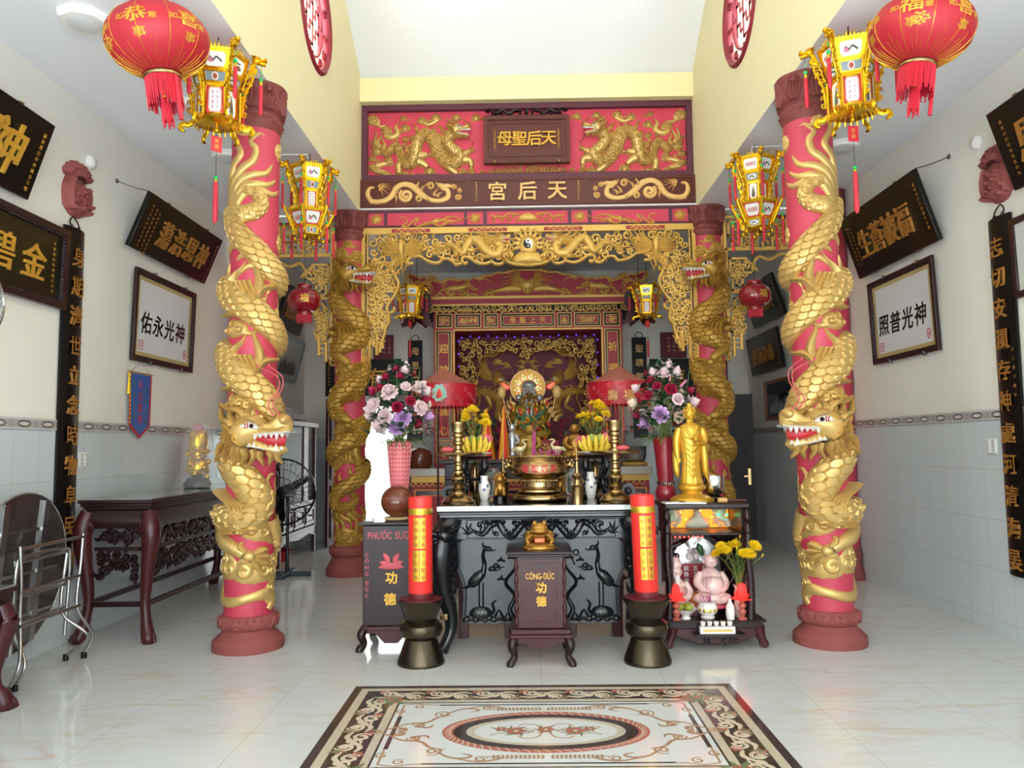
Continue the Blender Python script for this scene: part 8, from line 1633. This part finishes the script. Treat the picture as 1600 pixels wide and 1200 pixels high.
# ---------------------------------------------------------------- folded round table, fans, cabinet
t = thing('folding_table', 'folded round table with dark top and steel legs leaning against the left wall', 'table', (-3.54, 5.4, 0)); lean = .1; b = MB(mat('dark_brown_laminate', '#3A3230', .15, coat=.4)); R = .56
Mt = lambda u, v, h: Vector((-.14 + (v + R) * .09 + h, u, .12 + R + v)); b.prism(Mt, [(R * cos(k * pi / 32), R * sin(k * pi / 32)) for k in range(64)], -.02, 0.); b.build('round_top', t, bev=.004); b = MB(STEEL); b.rib(Mt, [(R * cos(k * pi / 32), R * sin(k * pi / 32)) for k in range(65)], .008, .012, 64, 4, -.008, sm=False)
for u in (-.22, .22): b.mbx(Mt, u - .03, u + .03, -.5, .5, 0, .022)
for v in (-.3, .0, .3): b.mbx(Mt, -.45, .45, v - .012, v + .012, 0, .012)
b.build('steel_rails', t)
def tubes(nm, paths, r=.0125):
    b = MB(STEEL)
    for p in paths: b.tube(p, r, 10, 30)
    return b.build(nm, t)
for k, (dx, ys) in enumerate(((.06, .36), (-.02, .3))):
    f = .14 + .08 * k; tubes('leg_frame', [[(dx + .1, ys, .92 - .1 * k), (dx + .1, ys - .02, .7), (dx + .09, ys - .04, .45), (dx + .11, ys - .02, .33), (dx + f + .02, ys + .06, .17), (dx + f - .04 - .1 * k, ys + .06, .03)], [(dx + .1, -ys, .92 - .1 * k), (dx + .1, -ys + .02, .7), (dx + .09, -ys + .04, .45), (dx + .11, -ys + .02, .33), (dx + f + .02, -ys - .06, .17), (dx + f - .04, -ys - .06, .03)], [(dx + .1, ys, .9 - .1 * k), (dx + .1, -ys, .9 - .1 * k)], [(dx + .1, ys - .02, .62 - .05 * k), (dx + .1, -ys + .02, .62 - .05 * k)], [(dx + .1, ys - .02, .4), (dx + .1, -ys + .02, .4)]])
    for sy in (1, -1): b = MB(BLK); b.lathe([(.02, 0), (.02, .045), (.0001, .045)], 14, (dx + f - .04 - (.1 * k if sy > 0 else 0), sy * (ys + .06), 0)); b.build('rubber_foot', t)
tubes('swing_bar', [[(.08, .3, .2), (.1, .3, .75), (.1, .2, .83), (.1, -.2, .83), (.1, -.3, .75), (.08, -.3, .2)]])
def wire_cage(b, T, R, d, n=28, rings=6):
    for k in range(n): a = k * 2 * pi / n; b.tube([T(Vector((R * q * cos(a + .5 * q), R * q * sin(a + .5 * q), d * (1 - q ** 3)))) for q in (.18, .4, .6, .8, 1)], .0016 * R / .2, 4); b.tube([T(Vector((R * q * cos(a), R * q * sin(a), -d * (1 - q ** 3)))) for q in (.18, .5, .8, 1)], .0016 * R / .2, 4)
    for q in (.18, .45, .7, 1): b.tube([T(Vector((R * q * cos(k * pi / 20), R * q * sin(k * pi / 20), d * (1 - q ** 3)))) for k in range(41)], (.002 if q < 1 else .006) * R / .2, 5)
t = thing('wall_fan', 'wire caged wall fan cut off at the left edge above the folded table', 'fan', (-3.42, 4.6, 2.46)); F = lambda p: Vector((p.z + .02, p.x, p.y)); b = MB(STEEL); wire_cage(b, F, .215, .06); b.build('wire_cage', t); b = MB(mat('grey_fan_plastic', '#8E9396', .4)); b.tube([F(Vector((0, 0, -.02))), F(Vector((0, 0, -.16)))], [.05, .06], 16); b.tube([(-.12, 0, 0), (-.2, 0, -.08), (-.37, 0, -.1)], .025, 8, 8); b.bx(-.37, -.34, -.06, .06, -.2, .0); b.build('motor_and_bracket', t); b = MB(mat('translucent_blue_blade', '#9FB6C4', .3))
for k in range(3): a = k * 2.1; b.blob(lambda u, v, h: F(Vector((u * cos(a) - v * sin(a), u * sin(a) + v * cos(a), h + .15 * v))), [(.03, -.02), (.1, -.06), (.18, -.05), (.18, .05), (.1, .06), (.03, .02)], .004, 0, 2)
b.build('blades', t)
t = thing('pedestal_fan', 'large black pedestal fan standing behind the left front column', 'fan', (-2.98, 9.3, 0)); F = lambda p: Vector((p.x, -p.z - .05, p.y + 1.02)); b = MB(BLK); wire_cage(b, F, .39, .1, 30); b.build('wire_cage', t); b = MB(BLK)
for k in range(3):
    a = .55 + k * 2.094; b.blob(lambda u, v, h: F(Vector((u * cos(a) - v * sin(a), u * sin(a) + v * cos(a), h + .2 * v))), [(.04, -.02), (.15, -.06), (.32, -.05), (.35, .0), (.3, .03), (.04, .025)], .008, 0, 2, 2, .004)
b.build('blades', t); b = MB(BLK); b.tube([F(Vector((0, 0, .03))), F(Vector((0, 0, -.25)))], [.06, .09], 16); b.tube([(0, .15, 1.0), (0, .16, .5), (0, .16, .05)], [.025, .02, .025], 10); b.build('motor_and_post', t); b = MB(mat('dark_teal_iron', '#2B3A42', .5)); b.bx(-.28, .3, .1, .2, 0, .05); b.bx(-.05, .05, -.15, .45, 0, .05); b.build('cross_base', t, bev=.008)
t = thing('display_cabinet', 'dark wood glass display cabinet with three drawers by the far left wall', 'cabinet', (-3.5, 9.98, 0)); CW = mat('greyish_rosewood', '#4A2B2C', .45, 0, .3, 6); L = 1.7
b = MB(CW); X0, X1 = -.26, .26
for y in (0, L - .05): [b.bx(x, x + .05, y, y + .05, 0, 1.85) for x in (X0, X1 - .05)]
b.bx(X0, X1, 0, L, .72, .78); b.bx(X0, X1, 0, L, .36, .4); b.bx(X0 - .02, X1 + .03, -.03, L + .03, 1.85, 1.92); b.bx(X0, X0 + .02, 0, L, .36, 1.85); b.bx(X0, X1 - .02, .0, .02, .4, .74); b.bx(X0, X1 - .02, L - .02, L, .4, .74); b.bx(X1 - .04, X1, L * .62, L * .62 + .24, .78, 1.85); b.build('carcass', t, bev=.005)
b = MB(CW); Mq = flat((X1, 0, 0), (0, 1, 0), (0, 0, 1), (1, 0, 0)); b.prism(Mq, [(0, .36), (L, .36), (L, .24), (L * .8, .3), (L * .5, .26), (L * .2, .3), (0, .24)], -.03, 0); b.build('scalloped_apron', t)
for k in range(3):
    u0 = .07 + k * (L - .1) / 3; u1 = u0 + (L - .1) / 3 - .05; b = MB(CW); b.mbx(Mq, u0, u1, .42, .7, -.3, .0); b.frame(Mq, u0 + .03, u1 - .03, .45, .67, .03, 0, .015); d = b.build('drawer', t, bev=.004); b = MB(BLK); b.ball(Mq((u0 + u1) / 2, .56, .02), .018, 8); b.ball(Mq((u0 + u1) / 2 - .04, .56, .02), .014, 8); b.ball(Mq((u0 + u1) / 2 + .04, .56, .02), .014, 8); b.build('knob', d)
b = MB(mat('cabinet_glass', '#E8F0EE', .03, trans=.95, spec=.04)); MATS['cabinet_glass'].node_tree.nodes['Principled BSDF'].inputs['IOR'].default_value = 1.03; b.mbx(Mq, .06, L * .62, .79, 1.84, -.02, -.014); b.bx(X0 + .02, X1 - .05, .01, .016, .8, 1.84); b.build('glass_door', t, smooth=False); b = MB(MATS['cabinet_glass']); b.bx(X0 + .03, X1 - .06, .06, L - .06, 1.3, 1.31); b.build('glass_shelf', t)
rr = random.Random(4)
for k in range(7):
    o = MB((CREAMW, MATS['grey_marble_slab'], BRASS, PALEP)[k % 4]); s = rr.uniform(.8, 1.2); o.lathe([(.05 * s, 0), (.08 * s, .05), (.06 * s, .14), (.03 * s, .18), (.05 * s, .2), (.0001, .21)], 16); o = o.build('stored_vase'); o.location = (-3.52 + rr.uniform(-.08, .08), 10.15 + .22 * k if k < 5 else 10.3 + .4 * (k - 5), .781 if k < 5 else 1.311); tag(o, ('white', 'grey', 'brass', 'pink')[k % 4] + ' vase kept in the glass cabinet, ' + ('lower shelf, %s from the front' % ('first', 'second', 'third', 'fourth', 'fifth')[k] if k < 5 else 'upper shelf, %s from the front' % ('first', 'second')[k - 5]), 'vase', 'vases in the glass cabinet')
FILM = mat('crumpled_white_film', '#D8D8DA', .25, alpha=.75); BRN = mat('brown_bundle', '#7A4A34', .6)
for k, (y, s, m) in enumerate(((10.12, .14, FILM), (10.44, .15, BRN), (10.76, .14, FILM), (11.08, .15, BRN), (11.4, .14, FILM))):
    t = thing('plastic_bundle', ('first', 'second', 'third', 'fourth', 'fifth')[k] + ' plastic wrapped bundle from the front on the display cabinet', 'bundle', (-3.48, y, 1.922), group='wrapped bundles on the cabinet'); b = MB(m); n = 24; vs = []
    b.lathe([(s * .7, 0), (s, s * .2), (s * .9, s * .7), (s * .4, s * 1.1), (.0001, s * 1.2)], 24, lob=lambda a, z, r: 1 + .12 * sin(5 * a + z * 30 + k) + .08 * sin(11 * a - z * 40)); b.build('contents', t)
    b = MB(FILM); b.lathe([(s * .8, 0), (s * 1.08, s * .2), (s * .98, s * .75), (s * .45, s * 1.2), (s * .2, s * 1.45)], 28, lob=lambda a, z, r: 1 + .1 * sin(9 * a + z * 30) + .06 * sin(17 * a - z * 50)); b.build('plastic_wrap', t)
o = MB(mat('red_plastic', '#C8262E', .35)); o.lathe([(.14, 0), (.2, .14), (.215, .145), (.19, .14), (.13, .01), (.0001, .01)], 32); o = o.build('red_basin'); o.location = (-3.5, 10.7, 0); tag(o, 'red plastic basin on the floor under the display cabinet', 'basin')
# ---------------------------------------------------------------- decorative tile carpet in the floor
CX, CY0, CY1, HX = .011, 3.489, 5.089, 1.2
DKB = mat('dark_brown_inlay', '#4A3C38', .12, 0, .25, 12); BEI = mat('beige_stone_inlay', '#C2B7A2', .12, 0, .15, 25); CREAMI = mat('cream_scroll_inlay', '#CDBFA8', .14); ROSEI = mat('rose_flower_inlay', '#B06A5C', .14, 0, .15, 20); GRNI = mat('green_leaf_inlay', '#6E7B5C', .14); LIN = mat('brown_line_inlay', '#A58468', .14); WHI = mat('pale_marble_inlay', '#D3D6D4', .09, 0, .03, 4)
Mfl = flat((CX, (CY0 + CY1) / 2, 0), (1, 0, 0), (0, 1, 0), (0, 0, 1)); HY = .8
def fl(name): return name
t = thing('floor_inlay', 'patterned marble tile carpet with oval medallion set in the floor', 'floor pattern', (0, 0, 0), kind='structure')
b = MB(WHI); b.mbx(Mfl, -HX, HX, -HY, HY, 0, .0008); b.build('ground_tiles', t, smooth=False)
b = MB(DKB); b.frame(Mfl, -HX, HX, -HY, HY, .05, 0, .0012); b.frame(Mfl, -HX + .1, HX - .1, -HY + .1, HY - .1, .18, 0, .0012); b.frame(Mfl, -HX + .35, HX - .35, -HY + .35, HY - .35, .0, 0, .0011); b.use(BEI).frame(Mfl, -HX + .05, HX - .05, -HY + .05, HY - .05, .05, 0, .0013); b.frame(Mfl, -HX + .28, HX - .28, -HY + .28, HY - .28, .045, 0, .0013); b.use(DKB).frame(Mfl, -HX + .325, HX - .325, -HY + .325, HY - .325, .012, 0, .0014)
for sg in (-1, 1): b.mbx(Mfl, -.62, .62, sg * .425 - .008, sg * .425 + .008, 0, .0012); b.mbx(Mfl, sg * .825 - .012, sg * .825 + .012, -.24, .24, 0, .0012)
b.build('border_bands', t, smooth=False)
b = MB(CREAMI, ROSEI, GRNI, LIN); rr = random.Random(2)
def seg(u, v, ang):
    m = sub(Mfl, u, v, 1, ang, False, .01)
    b.use(CREAMI); b.spiral(m, -.07, .03, .05, 1.4, 2, .012, .2, 1, None, .12); b.spiral(m, .07, -.03, .05, 1.4, 5, .012, .2, 1, None, .12); b.rib(m, [(-.14, -.03), (-.07, -.05), (0, 0), (.07, .05), (.14, .03)], [.006, .016, .012, .016, .006], .2, 14, 2, .12)
    for q in range(4): b.flame(m, .02 * q - .03, 0, .08, .9 + q * 1.5, .014, .2, .3, .12, 6)
    b.use(GRNI); [b.flame(m, .12, -.05, .06, q * 1.3, .014, .15, .1, .12, 5) for q in range(5)]; b.use(ROSEI); [b.dome(m, .12 + .022 * cos(q * 1.26), -.05 + .022 * sin(q * 1.26), .016, .016, .1, .15, 8, 2) for q in range(5)]; [b.dome(m, -.12 + .02 * cos(q * 1.26), .055 + .02 * sin(q * 1.26), .014, .014, .1, .15, 8, 2) for q in range(5)]
for k in range(7):
    for sg in (-1, 1): seg(-.87 + .29 * k, sg * .61, 0 if sg > 0 else pi)
for k in range(4):
    for sg in (-1, 1): seg(sg * 1.01, -.42 + .28 * k, pi / 2 * sg)
for su in (-1, 1):
    for sv in (-1, 1):
        m = sub(Mfl, su * .93, sv * .53, 1, 0, False, .01); b.use(GRNI); [b.flame(m, 0, 0, .13, q * .7, .026, .2, .1, .13, 6) for q in range(9)]; b.use(ROSEI); [b.dome(m, .055 * cos(q * 1.05), .045 * sin(q * 1.05), .034, .03, .15, .16, 10, 2) for q in range(6)]; b.dome(m, 0, 0, .03, .03, .2, .18, 10, 2); b.use(LIN); m2 = sub(Mfl, su * .83, sv * .43, 1, 0, su < 0, .01)
        for kx, ky, tx, ty in ((.0, .0, -.2, 0), (.0, 0, 0, -.16)): m3 = sub(Mfl, su * .83, sv * .43, 1, 0, False, .01); b.rib(m3, [(0, 0), (su * tx * .4, sv * (ty * .4 + .02)), (su * tx * .8, sv * ty * .8), (su * tx * 1.1, sv * ty * 1.2)], .006, .12, 12, 2, .1); b.spiral(m3, su * tx * .5 - .0, sv * (ty * .5) - .03 * sv, .035, 1.3, 1, .006, .12, 1, None, .1)
b.build('border_flowers', t)
b = MB(DKB, BEI, ROSEI, LIN, GRNI, CREAMI); el = lambda rx, ry, n=72: [(rx * cos(2 * pi * k / n), ry * sin(2 * pi * k / n)) for k in range(n + 1)]
b.use(ROSEI).strip(Mfl, el(.56, .3), el(.50, .255), .0011); b.use(CREAMI)
for k in range(64): a = 2 * pi * k / 64; b.rib(sub(Mfl, .53 * cos(a), .278 * sin(a), 1, a + .7, False, .01), [(-.024, -.004), (.0, .006), (.024, .004)], .004, .1, 6, 2, .12)
b.use(DKB).strip(Mfl, el(.50, .255), el(.43, .205), .0012); b.use(BEI).strip(Mfl, el(.43, .205), el(.385, .175), .0012)
b.use(LIN)
for su in (-1, 1):
    for sv in (-1, 1):
        m = sub(Mfl, 0, 0, 1, 0, su < 0, .01); q = lambda *p: [(u, v * sv) for u, v in p]
        for pts in (q((.9, .0), (.82, .06), (.76, .02), (.8, -.0)), q((.84, .05), (.76, .12), (.66, .14), (.6, .22), (.52, .25)), q((.66, .14), (.7, .08), (.64, .06), (.62, .1)), q((.6, .22), (.5, .34), (.42, .36), (.38, .33), (.43, .3)), q((.5, .34), (.36, .4), (.26, .38), (.24, .35), (.3, .34))): b.rib(m, pts, [.005, .01, .01, .004], .1, 18, 2, .1)
        for u, v, r in ((.7, .09, .04), (.58, .27, .05), (.33, .37, .035), (.78, .03, .03)): b.spiral(m, u, v * sv, r, 1.4, u * 9, .007, .1, sv, None, .1)
        b.flame(m, .9, .01 * sv, .09, .35 * sv, .012, .1, .1, .1, 6)
        for k in range(12): b.rib(m, [(.02 + .022 * k, sv * .345), (.03 + .022 * k, sv * .37)], .007, .1, 4, 2, .1); b.rib(m, [(.02 + .022 * k, sv * .345), (.03 + .022 * k, sv * .325)], .007, .1, 4, 2, .1)
        for pts in (q((.06, .0), (.14, .05), (.24, .03), (.3, .06)), q((.02, .02), (.05, .09), (.12, .1), (.15, .07))): b.rib(m, pts, .005, .1, 12, 2, .1)
for u, v, r in ((-.16, .0, .06), (.0, .02, .05), (.16, .0, .06), (-.24, .03, .035), (.24, .03, .035)):
    m = sub(Mfl, u, v, 1, 0, False, .01); b.use(GRNI); [b.flame(m, 0, 0, r * 1.5, q * 1.05, r * .22, .1, .2, .11, 6) for q in range(6)]; b.use(ROSEI); [b.dome(m, r * .55 * cos(q * 1.26), r * .5 * sin(q * 1.26), r * .42, r * .38, .1, .13, 10, 2) for q in range(5)]; b.use(CREAMI); b.dome(m, 0, 0, r * .25, r * .25, .1, .18, 8, 2)
b.build('oval_medallion', t)
